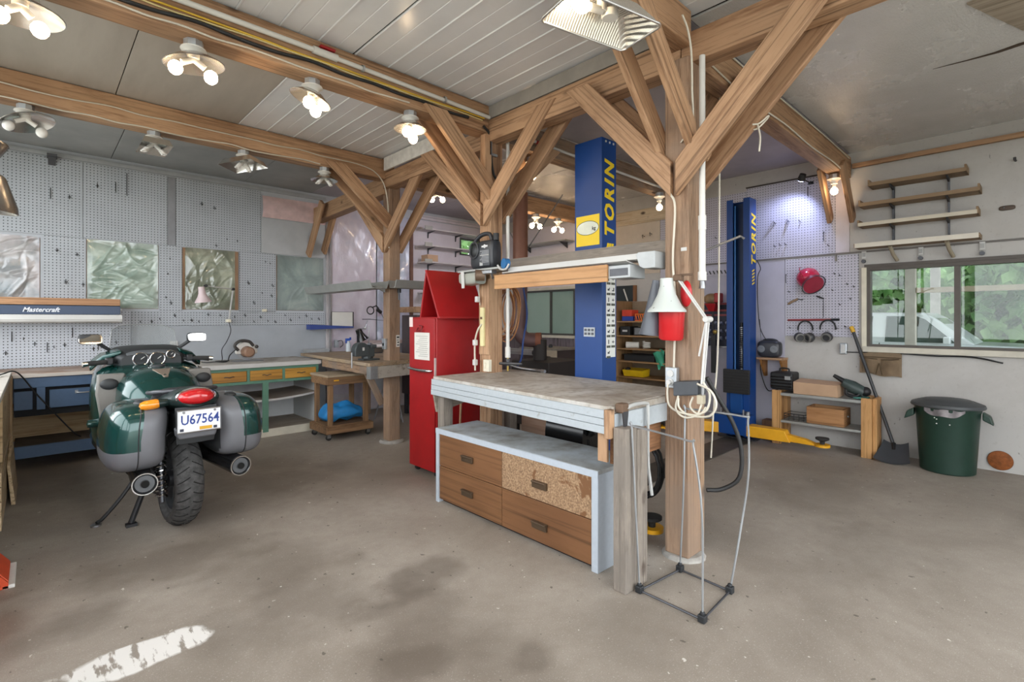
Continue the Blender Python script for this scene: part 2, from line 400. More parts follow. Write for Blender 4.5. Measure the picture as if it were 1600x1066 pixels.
panel('trim_board', wall_back, 4.47, 4.53, T-.04, T, 0, 3.06, wood('dark_trim', '#7d5848', '#5b3c30', 'z'))
panel('wall_panel', wall_back, 4.535, 5.50, T-.012, T, .02, 3.06, WALLP)
panel('wall_panel', wall_back, 5.50, XR-.01, T-.012, T, .02, 2.545, WALLP)
panel('wall_panel', wall_back, 5.50, XR-.01, T-.012, T, 2.87, 3.06, WALLP)
panel('wall_panel', wall_back, 3.16, 4.46, T-.014, T, .02, .30, pm('pale_skirting', '#c8c0c6', .6))
obj('ceiling_rail', MB().box(4.5, XR-.01, T-.035, T, 3.075, 3.115).box(4.5, XR-.01, T-.02, T, 3.125, 3.15), pm('rail_pale', '#d5ced3', .5), wall_back)
# ---- right wall cladding
U = XR
panel('wall_panel', wall_right, U-.012, U, YF, 1.462, 2.13, 3.02, WALLR)
panel('wall_panel', wall_right, U-.012, U, 1.468, 1.60, 2.13, 3.04, WALLP)
panel('pegboard_panel', wall_right, U-.014, U, 1.60, 2.56, 2.13, 3.02, PEGR)
panel('pegboard_panel', wall_right, U-.014, U, 2.565, 3.75, 2.13, 2.985, PEGR)
panel('pegboard_panel', wall_right, U-.014, U, 1.385, 2.115, 1.205, 2.105, PEGR)
panel('wall_panel', wall_right, U-.010, U, 2.12, 3.75, .02, 2.11, pm('lavender_wall', '#bbb9c6', .6, var=.07, scale=3))
panel('wall_panel', wall_right, U-.012, U, 3.755, FWN[0]-.12, 2.06, 3.0, pm('tan_wall', '#cdbfae', .65, var=.10, scale=4))
panel('wall_panel', wall_right, U-.012, U, FWN[0]-.115, YB-.02, 1.95, 3.0, WALLP)
obj('seam_batten', MB().box(U-.02, U, YF, 3.75, 2.112, 2.128), pm('seam_dark', '#77726e', .7), wall_right)
obj('peg_ledger', MB().box(U-.03, U, 1.72, 2.56, 3.022, 3.034), pm('ledger_dark', '#4b4440', .7), wall_right)
# slatted dark siding below the far window: vertical boards
DS = wood('weathered_siding', '#7d7378', '#5a5155', 'z', .8, 8)
yy = FWN[0]-.10; i = 0
while yy < YB-.05:
    w_ = .135+.02*((i*7) % 3); panel('siding_board', wall_right, U-.018-.004*(i % 2), U, yy, min(yy+w_-.004, YB-.03), .02, 1.10, DS); yy += w_; i += 1
obj('trim_rail', MB().box(U-.045, U, YF, 1.44, 3.028, 3.075), TW('y'), wall_right, bev=.004)
panel('fascia_board', wall_right, U-.03, U, 3.40, 5.10, 2.80, 3.0, wood('pale_board', '#d9c7ab', '#c4ac8a', 'y', .6))
# ---- ceiling panels
k = N('ceiling_dark'); k.set('#4a4744', .9); CD = k.mt
ceiling = struct('ceiling', MB().box(XL-.15, XR+.15, YF-.15, YB+.15, ZC+.03, ZC+.13), CD)
k = N('white_metal'); vv = k.coords(); f = k.noise(vv, 1.5, 5, .6)
k.set(k.ramp(f, [(.35, '#e0e2e5'), (.65, '#eceef0')]), .24, .0); WM = k.mt
k = N('taupe_ply'); vv = k.coords((1, .2, 1)); f = k.noise(vv, 3, 6, .6)
k.set(k.ramp(f, [(.3, '#a39b91'), (.6, '#b7b0a6'), (.75, '#aaa298')]), .6); TP = k.mt
k = N('grey_ply'); vv = k.coords(); f = k.noise(vv, 2, 6, .6)
k.set(k.ramp(f, [(.3, '#8f9191'), (.7, '#a6a7a6')]), .6); GP = k.mt
k = N('foil_osb'); vv = k.coords((1, 1, 1)); f = k.noise(k.coords((.5, 1.6, 1)), 55, 5, .65, .5); g = k.noise(vv, 3, 5)
k.set(k.ramp(g, [(.3, '#d0cecb'), (.7, '#dcdad8')]), k.ramp(g, [(.3, .20), (.7, .30)]), .10); k.bump(f, .5, .008); FO = k.mt
k = N('mauve_ply'); vv = k.coords(); f = k.noise(vv, 2, 6, .6)
k.set(k.ramp(f, [(.3, '#a09aa0'), (.7, '#b7b1b6')]), .5); MP = k.mt
def cpanel(x0, x1, y0, y1, m_, name='ceiling_panel'):
    panel(name, ceiling, x0+.003, x1-.003, y0+.003, y1-.003, ZC, ZC+.014, m_, bev=.002)
def metal_sheets(x0, x1, y0, y1, pitch=.235):
    n = max(1, round((x1-x0)/pitch)); p = (x1-x0)/n
    for i in range(n):
        a = x0+i*p; mb = MB()
        pr = [(a+.001, ZC+.004), (a+.005, ZC-.002), (a+.013, ZC-.002), (a+.017, ZC+.004), (a+p*.49, ZC+.004), (a+p*.50, ZC+.0065), (a+p*.52, ZC+.0065), (a+p*.53, ZC+.004), (a+p-.001, ZC+.004), (a+p-.001, ZC+.012), (a+.001, ZC+.012)]
        mb.prism(pr, 'xz', y0, y1); obj('metal_sheet', mb, WM, ceiling)
metal_sheets(XL, 1.57, YF, 3.28); metal_sheets(1.58, 2.84, YF, 3.28)
for a, b in ((XL, .47), (.47, 1.36)): cpanel(a, b, 3.3, 5.2, TP)
metal_sheets(1.36, 2.84, 3.30, 5.2)
for a, b in ((XL, .62), (.62, 1.98), (1.98, 2.86)): cpanel(a, b, 5.2, YB, GP)
cpanel(2.86, XR, YF, 1.47, FO)
obj('plywood_patch', MB().prism([(3.85, .31), (4.45, .10), (4.9, -.7), (3.6, -.7)], 'xy', ZC-.012, ZC), wood('patch_ply', '#b5a897', '#968978', 'y', .7, 4, knots=False), ceiling)
cpanel(2.86, 4.65, 1.47, 3.3, MP); cpanel(4.65, XR, 1.47, 3.3, MP)
cpanel(2.86, 4.65, 3.3, 5.15, FO); cpanel(4.65, XR, 3.3, 5.15, FO)
cpanel(2.86, 4.65, 5.15, YB, MP); cpanel(4.65, XR, 5.15, YB, MP)
# ================================================================== TIMBER FRAME
def post(label, x0, x1, y0, y1, loc, extra=None):
    t = thing('timber_post', label, 'post', loc)
    return t
def braces(t, axis, side, base, reach, z0, z1, w=.14, th=.042, planes=(), mat_=TIMBER, inset=0.0):
    """diagonal planks from the post up to the beam; axis the horizontal run"""
    for pl in planes:
        if axis == 'y': p0 = (pl, base, z0); p1 = (pl, base+side*reach, z1); up = (1, 0, 0)
        else: p0 = (base, pl, z0); p1 = (base+side*reach, pl, z1); up = (0, 1, 0)
        d = Vector(p1)-Vector(p0); L = d.length; dn = d.normalized()
        o = timber('brace', p0, p1, w, th, mat_, t, up=up)
        sv = Vector(up).cross(dn); hi = 1 if axis == 'y' else 0
        for vt in o.data.vertices:       # plumb cut at the post, level cut at the beam
            if vt.co.x < L/2: vt.co.x -= vt.co.y*sv[hi]/dn[hi]
            else: vt.co.x -= vt.co.y*sv.z/dn.z
PAD = pm('concrete_pad', '#a5a19b', .85, var=.2, scale=12, bump=.4)
# post C : nearest, right of the workbench
C = thing('timber_post', 'weathered timber post at the right end of the workbench, nearest the camera', 'post', (2.80, 1.485, 0))
timber('shaft', (2.80, 1.485, .02), (2.80, 1.485, 2.92), .15, .15, TW('x') if False else wood('post_timber', '#aa8b71', '#7b604b', 'x', .78, 9, weather=.45, wcol='#8d7765'), C, up=(1, 0, 0), bev=.008)
timber('side_plank', (2.90, 1.475, .0), (2.90, 1.475, 2.92), .13, .05, TO('x'), C, up=(1, 0, 0))
obj('footing', MB().lathe([(.128, 0), (.122, .012), (.105, .022), (.0, .022)], (2.81, 1.485, 0), 13), PAD, C)
braces(C, 'y', 1, 1.50, .70, 2.215, 2.98, planes=(2.70,))
braces(C, 'y', -1, 1.47, .80, 2.215, 3.04, planes=(2.70,))
braces(C, 'y', 1, 1.52, .62, 2.30, 2.96, planes=(2.945,))
braces(C, 'y', -1, 1.45, .72, 2.25, 2.98, planes=(2.945,))
braces(C, 'x', -1, 2.74, .56, 2.42, 3.02, planes=(1.388, 1.582), w=.13)
braces(C, 'x', 1, 2.88, .60, 2.42, 3.02, planes=(1.388, 1.582), w=.13)
# post B : behind the red cabinet
B = thing('timber_post', 'timber post behind the red cabinet, carrying the oil jug shelf', 'post', (2.87, 3.30, 0))
timber('shaft', (2.87, 3.30, 0), (2.87, 3.30, 2.92), .14, .14, TW('x'), B, up=(1, 0, 0), bev=.008)
timber('hanger_block', (2.76, 3.24, 2.47), (2.76, 3.24, 2.95), .07, .07, TW('x'), B, up=(1, 0, 0))
braces(B, 'y', 1, 3.32, .82, 2.29, 3.02, planes=(2.78,))
braces(B, 'y', -1, 3.28, .72, 2.29, 3.02, planes=(2.78,))
braces(B, 'y', 1, 3.36, .66, 2.36, 2.96, planes=(2.965,))
braces(B, 'y', -1, 3.24, .68, 2.32, 2.96, planes=(2.965,))
braces(B, 'x', -1, 2.80, .58, 2.46, 3.02, planes=(3.205, 3.40))
braces(B, 'x', 1, 2.95, .60, 2.46, 3.0, planes=(3.205, 3.40))
# post A : through the vise bench
A = thing('timber_post', 'timber post rising through the vise bench, with a paper notice on it', 'post', (2.97, 5.15, 0))
timber('shaft', (2.97, 5.15, .02), (2.97, 5.15, 2.95), .14, .14, wood('post_timber', '#b89579', '#8a6a52', 'x'), A, up=(1, 0, 0), bev=.008)
obj('footing', MB().lathe([(.14, 0), (.14, .012), (.12, .028), (.0, .028)], (2.97, 5.15, 0), 18), PAD, A)
braces(A, 'y', 1, 5.17, .80, 2.25, 3.0, planes=(2.88,))
braces(A, 'y', -1, 5.13, .78, 2.25, 3.02, planes=(2.88,))
braces(A, 'y', 1, 5.20, .7, 2.30, 2.96, planes=(3.06,))
braces(A, 'y', -1, 5.10, .82, 2.25, 2.98, planes=(3.06,))
braces(A, 'x', -1, 2.92, .66, 2.45, 3.03, planes=(5.055, 5.245))
# wall end braces of the long beam
def loose_brace(p0, p1, up, label, w=.13):
    o = timber('knee_brace', p0, p1, w, .042, TIMBER, None, up=up); tag(o, label, 'brace'); return o
loose_brace((2.80, 7.14, 2.30), (2.80, 6.66, 2.97), (1, 0, 0), 'knee brace nearer the pegboard where the long beam meets the back wall')
loose_brace((3.02, 7.14, 2.36), (3.02, 6.72, 2.97), (1, 0, 0), 'knee brace nearer the pink film where the long beam meets the back wall')
loose_brace((6.40, 1.64, 2.49), (6.02, 1.64, 3.0), (0, 1, 0), 'left knee brace under the beam end beside the lavender pegboard')
loose_brace((6.40, 1.43, 2.47), (5.98, 1.43, 3.0), (0, 1, 0), 'right knee brace under the beam end beside the wall shelves')
# beams
def beam(p0, p1, w, h, label, mat_=TIMBER):
    o = timber('roof_beam', p0, p1, w, h, mat_, None); tag(o, label, 'beam'); return o
beam((2.84, 1.48+.0, 2.985), (2.84, YF+.05, 2.985), .14, .18, 'roof beam running toward the right front from the nearest post')
beam((2.84, 3.30, 2.985), (2.84, 1.485, 2.985), .14, .18, 'roof beam joining the nearest post and the post behind the red cabinet')
beam((2.93, 5.15, 2.96), (2.89, 3.30, 2.96), .14, .17, 'roof beam between the red cabinet post and the vise bench post')
beam((2.95, 7.17, 2.88), (2.94, 5.15, 2.92), .14, .20, 'roof beam end between the vise bench post and the back wall')
beam((XL+.02, 3.30, 3.08), (2.78, 3.30, 3.08), .16, .23, 'roof beam carrying the row of lit lamps, conduit and cables')
beam((XL+.02, 5.18, 3.085), (2.98, 5.18, 3.085), .15, .22, 'roof beam carrying the row of unlit lamps')
beam((XL+.02, 1.485, 3.09), (2.77, 1.485, 3.09), .14, .20, 'roof beam from the nearest post toward the left, above the big reflector')
beam((2.92, 1.50, 3.03), (XR-.02, 1.52, 3.04), .14, .22, 'roof beam from the nearest post to the wall beside the shelves')
beam((2.96, 3.30, 3.05), (XR-.02, 3.32, 3.05), .14, .22, 'roof beam behind the tall blue lift column', TO('x'))
beam((3.05, 5.12, 3.05), (XR-.02, 5.12, 3.04), .14, .22, 'far roof beam with the cluster of lit bulbs under it')
single('wall_plate_board', MB().box(2.775, 2.795, 1.56, 3.24, 3.085, 3.19), pm('grey_strip', '#98938c', .7), 'grey board strip between the metal ceiling and the central beam', 'board')
single('fascia_strip', MB().box(2.815, 2.835, 3.9, 5.05, 3.05, 3.19), pm('white_strip', '#d9d6d1', .7, var=.15, scale=14), 'white painted board above the beam beside the vise bench post', 'board')
single('ceiling_crack', MB().prism([(4.62, -.25), (4.665, .0), (4.66, .12), (4.695, .24), (4.70, .38), (4.69, .56), (4.715, .36), (4.725, .22), (4.70, .10), (4.71, -.02), (4.66, -.25)], 'xy', ZC-.004, ZC-.001), pm('crack_dark', '#4b3d31', .9, var=.3, scale=30), 'dark split running along the right hand ceiling panel', 'crack')
# ================================================================== common materials
BLK = pm('black_plastic', '#1c1c1e', .5, var=.15); BLKG = pm('black_gloss', '#111214', .2, var=.05); RUB = pm('rubber', '#2b2a29', .85, var=.2, scale=14, bump=.2)
STEEL = pm('steel', '#9a9b9d', .35, .9, var=.1); CHROME = pm('chrome', '#dcdcdc', .12, 1.0, var=0); DSTEEL = pm('dark_steel', '#55565a', .45, .7, var=.2)
GALV = pm('galvanised', '#b9bec2', .4, .8, var=.12, scale=20); WHT = pm('white_paint', '#cac9c6', .45, var=.05); WHTD = worn('worn_white', '#dcdedf', '#8d867c', .6, .40, 8)
ALU = pm('aluminium', '#d3d3d2', .28, .9, var=.06); GREYT = pm('tray_grey', '#a9aaa6', .45, .5, var=.1); CREAM = pm('cream_plastic', '#e4ddc8', .45, var=.05)
PAPER = pm('paper', '#d9d6ce', .8, var=.04); PVC = pm('pvc', '#d6d4ce', .35, var=.03); CARD = pm('cardboard', '#c3a183', .85, var=.08, scale=4); ORG = pm('orange', '#e0702a', .5)
CABLE = pm('white_cable', '#d3ccbc', .5, var=.06); BCABLE = pm('black_cable', '#222223', .55, var=.1); YCABLE = pm('yellow_cable', '#d9b13c', .5, var=.06)
RED = pm('red_paint', '#9d1519', .42, var=.10, scale=7); BLUE = pm('lift_blue', '#063d80', .42, var=.06, scale=3); YEL = pm('lift_yellow', '#e2a41c', .45, var=.10)
PLY = wood('plywood', '#c8ad86', '#ab8d64', 'x', .75, 5); BTOP = worn('worn_benchtop', '#b4aca1', '#847868', .65, .47, 5)
def text(name, s, size, origin, xd, yd, mat_, parent=None, ext=.0006, shear=0, align='LEFT', sx=1.0, bold=0, space=1.0):
    cu = bpy.data.curves.new(name, 'FONT'); cu.body = s; cu.size = size; cu.extrude = ext; cu.shear = shear; cu.align_x = align; cu.resolution_u = 2; cu.offset = bold; cu.space_character = space
    tmp = bpy.data.objects.new(name, cu); COL.objects.link(tmp); dg = bpy.context.evaluated_depsgraph_get(); dg.update()
    me = bpy.data.meshes.new_from_object(tmp.evaluated_get(dg)); bpy.data.objects.remove(tmp); bpy.data.curves.remove(cu)
    xd = Vector(xd).normalized(); yd = Vector(yd).normalized(); zd = xd.cross(yd)
    M = Matrix((xd*sx, yd, zd)).transposed().to_4x4(); M.translation = Vector(origin) - (worldloc(parent) if parent is not None else Vector((0,0,0)))
    me.transform(M); me.materials.clear(); me.materials.append(mat_)
    o = bpy.data.objects.new(name, me); COL.objects.link(o)
    if parent is not None: o.parent = parent
    return o
# ================================================================== LEFT: film windows, benches, canopy
def filmmat(name, c1, c2, c3, tr=.45):
    k = N(name); v = k.coords(); f = k.noise(v, 3.0, 4, .6, .8)
    col = k.ramp(f, [(.30, c1), (.52, c2), (.70, c3)]); k.set(col, .12, Coat_Weight=.8, Specular_IOR_Level=.9)
    k.bump(k.noise(k.coords((1, 1, .6)), 18, 3, .5, .6), .12, .01)
    t = k.n('ShaderNodeBsdfTranslucent'); k.l(col, t.inputs[0]); mx = k.n('ShaderNodeMixShader'); mx.inputs[0].default_value = tr
    k.l(k.p.outputs[0], mx.inputs[1]); k.l(t.outputs[0], mx.inputs[2]); k.l(mx.outputs[0], k.out.inputs[0]); return k.mt
FM = [filmmat('film_pinkish', '#7f8f99', '#b3b0b3', '#d5ccce', .30), filmmat('film_green_white', '#7f9186', '#aebdb2', '#d2dcd2', .30), filmmat('film_olive', '#74796a', '#979b8b', '#c5c5b2', .26), filmmat('film_grey', '#86918f', '#9aa6a4', '#b0b8b4', .20)]
PWOOD = wood('window_frame_wood', '#9a7a5e', '#6f523a', 'z', .7)
def crumple(x0, x1, z0, z1, y, amp, seed, bias, nf):
    r = random.Random(seed); fd = []
    for _ in range(nf):      # folds: sharp creases of limited length, mostly along one bias direction
        a = math.atan2(bias[1], bias[0]) + r.gauss(0, .55); cx = r.uniform(x0, x1); cz = r.uniform(z0, z1)
        fd.append((cx, cz, math.cos(a), math.sin(a), r.uniform(.10, .35), r.uniform(.010, .032), r.uniform(.35, 1)*r.choice((1, 1, -.7))))
    def fn(u, w):
        x = x0+(x1-x0)*u; z = z0+(z1-z0)*w; e = min(1, 14*min(u, 1-u))*min(1, 14*min(w, 1-w)); d = .25*math.sin(5*x+3*z+seed)
        for cx, cz, ca, sa, L, wd, h in fd:
            p = (x-cx)*ca+(z-cz)*sa; q = -(x-cx)*sa+(z-cz)*ca + .05*math.sin(9*p+cx*40)
            if abs(p) < 2*L and abs(q) < 4*wd: d += h*math.exp(-(p/L)**2)*math.exp(-abs(q)/wd)
        return (x, y-amp*e*d, z)
    return MB().grid(fn, 84, 84)
wl = ['window covered with crumpled pinkish clear plastic above the tool canopy', 'wide window covered with wrinkled greenish white plastic beside the canopy', 'window with bare wood jambs and creased plastic behind the white desk lamp', 'window with taut grey plastic under the plain grey board']
for i, (x0, x1, z0, z1) in enumerate(PW):
    w = struct('window_%d' % (i+1), MB().box(x0, x0+.03, T+.0, T+.10, z0, z1).box(x1-.03, x1, T, T+.10, z0, z1).box(x0+.03, x1-.03, T, T+.10, z0, z0+.03).box(x0+.03, x1-.03, T, T+.10, z1-.03, z1), PWOOD, label=wl[i])
    obj('pane', MB().box(x0+.03, x1-.03, T+.06, T+.066, z0+.03, z1-.03), glass('pane_glass'), w)
    amp = (.020, .022, .018, .005)[i]
    obj('plastic_sheet', crumple(x0+(.005 if i != 2 else .03), x1-(.005 if i != 2 else .03), z0+.004, z1+.006, T-.012, amp, 11+i, ((.5, 1), (1, .45), (.25, 1), (.7, .7))[i], (34, 38, 30, 10)[i]), FM[i], w, smooth=180)
    if i == 2:
        obj('jamb', MB().box(x0, x0+.025, T-.03, T, z0, z1), PWOOD, w); obj('jamb', MB().box(x1-.035, x1, T-.03, T, z0, z1), PWOOD, w)
# blue workbench
BB = worn('blue_bench_paint', '#4a6484', '#7d8590', .5, .33, 7); BBD = pm('bench_shade', '#15181d', .8)
t = thing('workbench', 'long blue painted workbench with shallow drawers under the tool canopy', 'workbench', (.2, 6.8, 0))
obj('worktop', MB().box(XL+.02, 1.30, 6.42, 7.185, .86, .90), wood('old_worktop', '#a08776', '#7f685a', 'x', .7, 6, weather=.3, wcol='#b0a69d'), t, bev=.005)
obj('front_edge', MB().box(XL+.02, 1.30, 6.405, 6.42, .865, .895), pm('pale_edge', '#c2bab0', .6), t)
obj('front_rail', MB().box(-.14, 1.30, 6.43, 6.46, .765, .86), BB, t, bev=.003)
for sx in (.012, .50, 1.02): obj('stile', MB().box(sx, sx+.06, 6.425, 6.46, .56, .765), BB, t, bev=.003)
for x0, x1 in ((-.14, -.015), (.10, .48), (.58, 1.0)):
    d = obj('drawer', MB().box(x0, x1, 6.445, 6.47, .565, .735).box(x0+.01, x1-.01, 6.47, 6.9, .58, .70), BB, t, bev=.003)
    if x0 > 0:
        cx = x0+.25; obj('handle', MB().tube(spline([(cx-.055, 6.443, .70), (cx-.05, 6.42, .695), (cx, 6.413, .692), (cx+.05, 6.42, .695), (cx+.055, 6.443, .70)]), .006).box(cx-.068, cx-.044, 6.44, 6.446, .685, .715).box(cx+.044, cx+.068, 6.44, 6.446, .685, .715), STEEL, d, smooth=40)
obj('recess_shade', MB().box(-.14, 1.30, 6.475, 6.48, .50, .765), BBD, t)  # near-black sheet puts the shade behind the drawers into colour
obj('back_panel', MB().box(XL+.02, 1.30, 7.0, 7.02, .19, .56), PLY, t)
obj('lower_shelf', MB().box(-.14, 1.30, 6.5, 7.0, .20, .225), pm('shelf_grime', '#5d544b', .8, var=.3), t)
obj('lower_rail', MB().box(-.14, 1.30, 6.47, 6.50, .115, .225), BB, t, bev=.003)
for lx in (.62, 1.24): obj('leg', MB().box(lx, lx+.06, 6.52, 6.58, 0, .56), BB, t)
for lx in (-.14, .62, 1.24): obj('leg', MB().box(lx, lx+.06, 7.05, 7.11, 0, .86), BB, t)
# plain wood bench along the left wall
t = thing('workbench', 'unpainted plywood bench along the left wall, mostly out of the picture', 'workbench', (-.5, 5.0, 0))
obj('worktop', MB().box(XL+.01, -.15, 3.5, 6.38, .89, .925), worn('pale_worktop', '#cfc9bf', '#a39480', .7, .42, 7), t, bev=.004)
obj('front_panel', MB().box(-.175, -.16, 4.9, 6.30, .42, .885), PLY, t)
for i in range(4): obj('plank', MB().box(-.172, -.155, 4.6, 6.30, .04+i*.095, .128+i*.095), wood('pale_plank', '#cbb492', '#b0946d', 'y', .75, 6), t, bev=.003)
obj('leg', MB().box(-.20, -.145, 6.31, 6.40, 0, .89), wood('pale_plank', '#cbb492', '#b0946d', 'z', .75, 6), t, bev=.004)
obj('leg', MB().box(-.25, -.19, 3.52, 3.61, 0, .89), wood('pale_plank', '#cbb492', '#b0946d', 'z', .75, 6), t, bev=.004)
single('leaning_board', MB().hexa([(-.13, 5.35, .0), (-.105, 5.35, .0), (-.105, 5.95, .0), (-.13, 5.95, .0)], [(-.153, 5.35, .30), (-.135, 5.35, .30), (-.135, 5.95, .42), (-.153, 5.95, .42)]), wood('pale_plank', '#cbb492', '#b0946d', 'y'), 'pale board standing on the floor against the left bench', 'board', bev=.003)
t = thing('wheel_ramp', 'orange red metal ramp with a white lip cut off by the left edge', 'ramp', (-.2, 3.87, 0))
obj('deck', MB().hexa([(-.34, 3.72, .36), (-.10, 3.72, .02), (-.10, 4.02, .02), (-.34, 4.02, .36)], [(-.34, 3.72, .375), (-.10, 3.72, .035), (-.10, 4.02, .035), (-.34, 4.02, .375)]), pm('ramp_orange', '#d8512a', .5, var=.1), t, bev=.003)
obj('side_plate', MB().prism([(-.10, .003), (-.34, .003), (-.34, .37), (-.10, .03)], 'xz', 3.70, 3.715), pm('ramp_orange', '#d8512a'), t)
obj('lip', MB().box(-.125, -.075, 3.70, 4.03, 0, .02), pm('lip_white', '#e0dfda', .4), t, bev=.004)
single('orange_bin', MB().hexa([(-.42, 3.05, 0), (-.155, 3.05, 0), (-.155, 3.38, 0), (-.42, 3.38, 0)], [(-.46, 3.03, .34), (-.20, 3.03, .34), (-.20, 3.40, .34), (-.46, 3.40, .34)]), pm('ramp_orange', '#d8512a'), 'orange red bin in the lower left corner of the picture', 'bin', bev=.01)
single('extension_cord', MB().tube(spline([(-.55, 4.6, .932), (-.3, 5.3, .935), (-.20, 6.0, .94), (-.11, 6.2, .93), (.02, 6.35, .70), (.2, 6.40, .42), (.28, 6.44, .30), (.33, 6.6, .235)]), .006), BCABLE, 'thin black cord drooping in front of the blue workbench', 'cord', smooth=60)
# tool canopy with brand strip
t = thing('tool_canopy', 'wooden and blue light canopy lettered Mastercraft above the blue workbench', 'canopy', (0, 7.0, 1.40))
obj('wooden_lid', MB().box(XL+.02, .67, 6.86, 7.18, 1.545, 1.615), wood('lid_wood', '#b98d66', '#94694a', 'x', .6, 6), t, bev=.004)
obj('brand_strip', MB().box(XL+.02, .67, 6.85, 7.17, 1.45, 1.538), pm('canopy_blue', '#33445f', .4, var=.05), t, bev=.003)
obj('light_valance', MB().prism([(6.84, 1.375), (6.83, 1.40), (6.84, 1.447), (7.18, 1.447), (7.18, 1.36), (6.90, 1.36)], 'yz', XL+.02, .685), WHT, t, bev=.002)
obj('shadow_gap', MB().box(XL+.02, .668, 6.87, 7.17, 1.538, 1.545), BLK, t)
text('lettering', 'Mastercraft', .062, (-.09, 6.849, 1.475), (1, 0, 0), (0, 0, 1), pm('letter_white', '#dfe3ea', .5), t, shear=.35, sx=.93, bold=.0016)
obj('end_knob', MB().lathe([(.0, 0), (.013, .002), (.013, .012), (.0, .016)], (.67, 6.87, 1.50), 12, (1, 0, 0)), WHT, t, smooth=40)
# green cabinet
GR = pm('cabinet_green', '#5f8a75', .5, var=.08); CWH = pm('cabinet_white', '#d8dadb', .55, var=.04); DRW = wood('drawer_wood', '#c9953f', '#b07c2c', 'x', .5, 5, knots=False)
t = thing('drawer_cabinet', 'green framed cabinet with three wooden drawers and white open shelves', 'cabinet', (2.0, 6.7, 0))
obj('countertop', MB().box(1.34, 2.64, 6.34, 7.185, .835, .885), worn('worn_counter', '#bcb6ae', '#8d8375', .6, .45, 6), t, bev=.004)
obj('counter_edge', MB().box(1.33, 2.645, 6.325, 6.34, .835, .882), WHT, t, bev=.003)
obj('back_panel', MB().box(1.36, 2.62, 7.15, 7.17, .05, .83), CWH, t)
obj('side_panel', MB().box(2.60, 2.62, 6.37, 7.15, .0, .83), CWH, t); obj('side_panel', MB().box(1.36, 1.38, 6.37, 7.15, .0, .83), CWH, t)
obj('base', MB().box(1.38, 2.60, 6.37, 7.15, .05, .095), wood('base_wood', '#a79c8f', '#857a6d', 'x', .7), t)
obj('toe_board', MB().box(1.36, 2.62, 6.352, 6.37, .0, .095), pm('toe_cream', '#d6d0bf', .6), t, bev=.003)
obj('top_rail', MB().box(1.36, 2.62, 6.355, 6.37, .80, .835), GR, t); obj('bottom_rail', MB().box(1.36, 2.62, 6.355, 6.37, .645, .678), GR, t)
for sx, sw in ((1.36, .05), (1.785, .03), (2.18, .03), (2.59, .03)): obj('stile', MB().box(sx, sx+sw, 6.355, 6.37, .678, .80), GR, t)
obj('stile', MB().box(1.955, 2.02, 6.35, 6.37, .06, .65), GR, t); obj('stile', MB().box(1.36, 1.41, 6.35, 6.37, .06, .65), GR, t)
for x0, x1 in ((1.412, 1.782), (1.818, 2.178), (2.212, 2.588)):
    d = obj('drawer', MB().box(x0, x1, 6.347, 6.365, .68, .798).box(x0+.01, x1-.01, 6.365, 6.85, .69, .78), DRW, t, bev=.006)
    cx = (x0+x1)/2; obj('pull', MB().tube(spline([(cx-.05, 6.343, .742), (cx-.03, 6.33, .746), (cx, 6.326, .738), (cx+.03, 6.33, .746), (cx+.05, 6.343, .742)]), .005), DSTEEL, d, smooth=40)
def sag(u, w): return (1.38+1.22*u, 6.38+.74*w, .49-.045*(1-(2*abs(u-.5))**2)*(1-.3*w))
m_ = MB().grid(sag, 16, 2); obj('sagging_shelf', m_, pm('shelf_top', '#9c938a', .7), t)
obj('shelf_edge', MB().loft([[(x, 6.375, .49-.045*(1-(2*abs(u-.5))**2)-.024), (x, 6.375, .49-.045*(1-(2*abs(u-.5))**2)), (x, 6.39, .49-.045*(1-(2*abs(u-.5))**2)), (x, 6.39, .49-.045*(1-(2*abs(u-.5))**2)-.024)] for u, x in [(i/16, 1.38+1.22*i/16) for i in range(17)]]), WHT, t)
# circular saw
t = thing('circular_saw', 'white and brown corded circular saw resting on the green cabinet top', 'saw', (1.89, 6.78, .885))
def arcpts(cx, cz, r, a0, a1, n=14): return [(cx+r*math.cos(R(a0+(a1-a0)*i/n)), cz+r*math.sin(R(a0+(a1-a0)*i/n))) for i in range(n+1)]
obj('blade_guard', MB().prism(arcpts(1.90, 1.005, .125, -15, 195), 'xz', 6.77, 6.82), pm('saw_white', '#d9d6cf', .45), t, smooth=35, bev=.01)
obj('motor_housing', MB().cyl((1.90, 6.66, 1.0), (1.90, 6.77, 1.0), .062, .07, 18).cyl((1.90, 6.645, 1.0), (1.90, 6.66, 1.0), .045, .06, 18), pm('saw_brown', '#8a6a55', .5), t, smooth=40)
obj('shoe', MB().box(1.74, 2.06, 6.66, 6.86, .886, .893), STEEL, t, bev=.002)
obj('blade', MB().cyl((1.90, 6.79, 1.0), (1.90, 6.793, 1.0), .108, n=28), STEEL, t)
obj('handle', MB().tube(spline([(1.80, 6.76, 1.02), (1.76, 6.75, 1.08), (1.82, 6.75, 1.135), (1.92, 6.75, 1.125), (1.97, 6.755, 1.07)]), .018, 10), pm('saw_dark', '#3c3936', .5), t, smooth=60)
obj('front_knob', MB().ball((2.0, 6.73, 1.06), .022), pm('saw_dark', '#3c3936', .5), t, smooth=60)
obj('power_cord', MB().tube(spline([(1.78, 6.75, 1.04), (1.70, 6.72, .97), (1.66, 6.68, .90), (1.58, 6.70, .897), (1.56, 6.78, .897), (1.64, 6.80, .90), (1.69, 6.72, .905), (1.6, 6.66, .905), (1.52, 6.72, .897), (1.45, 6.7, .897), (1.42, 6.80, .897)]), .006, 6), BCABLE, t, smooth=60)
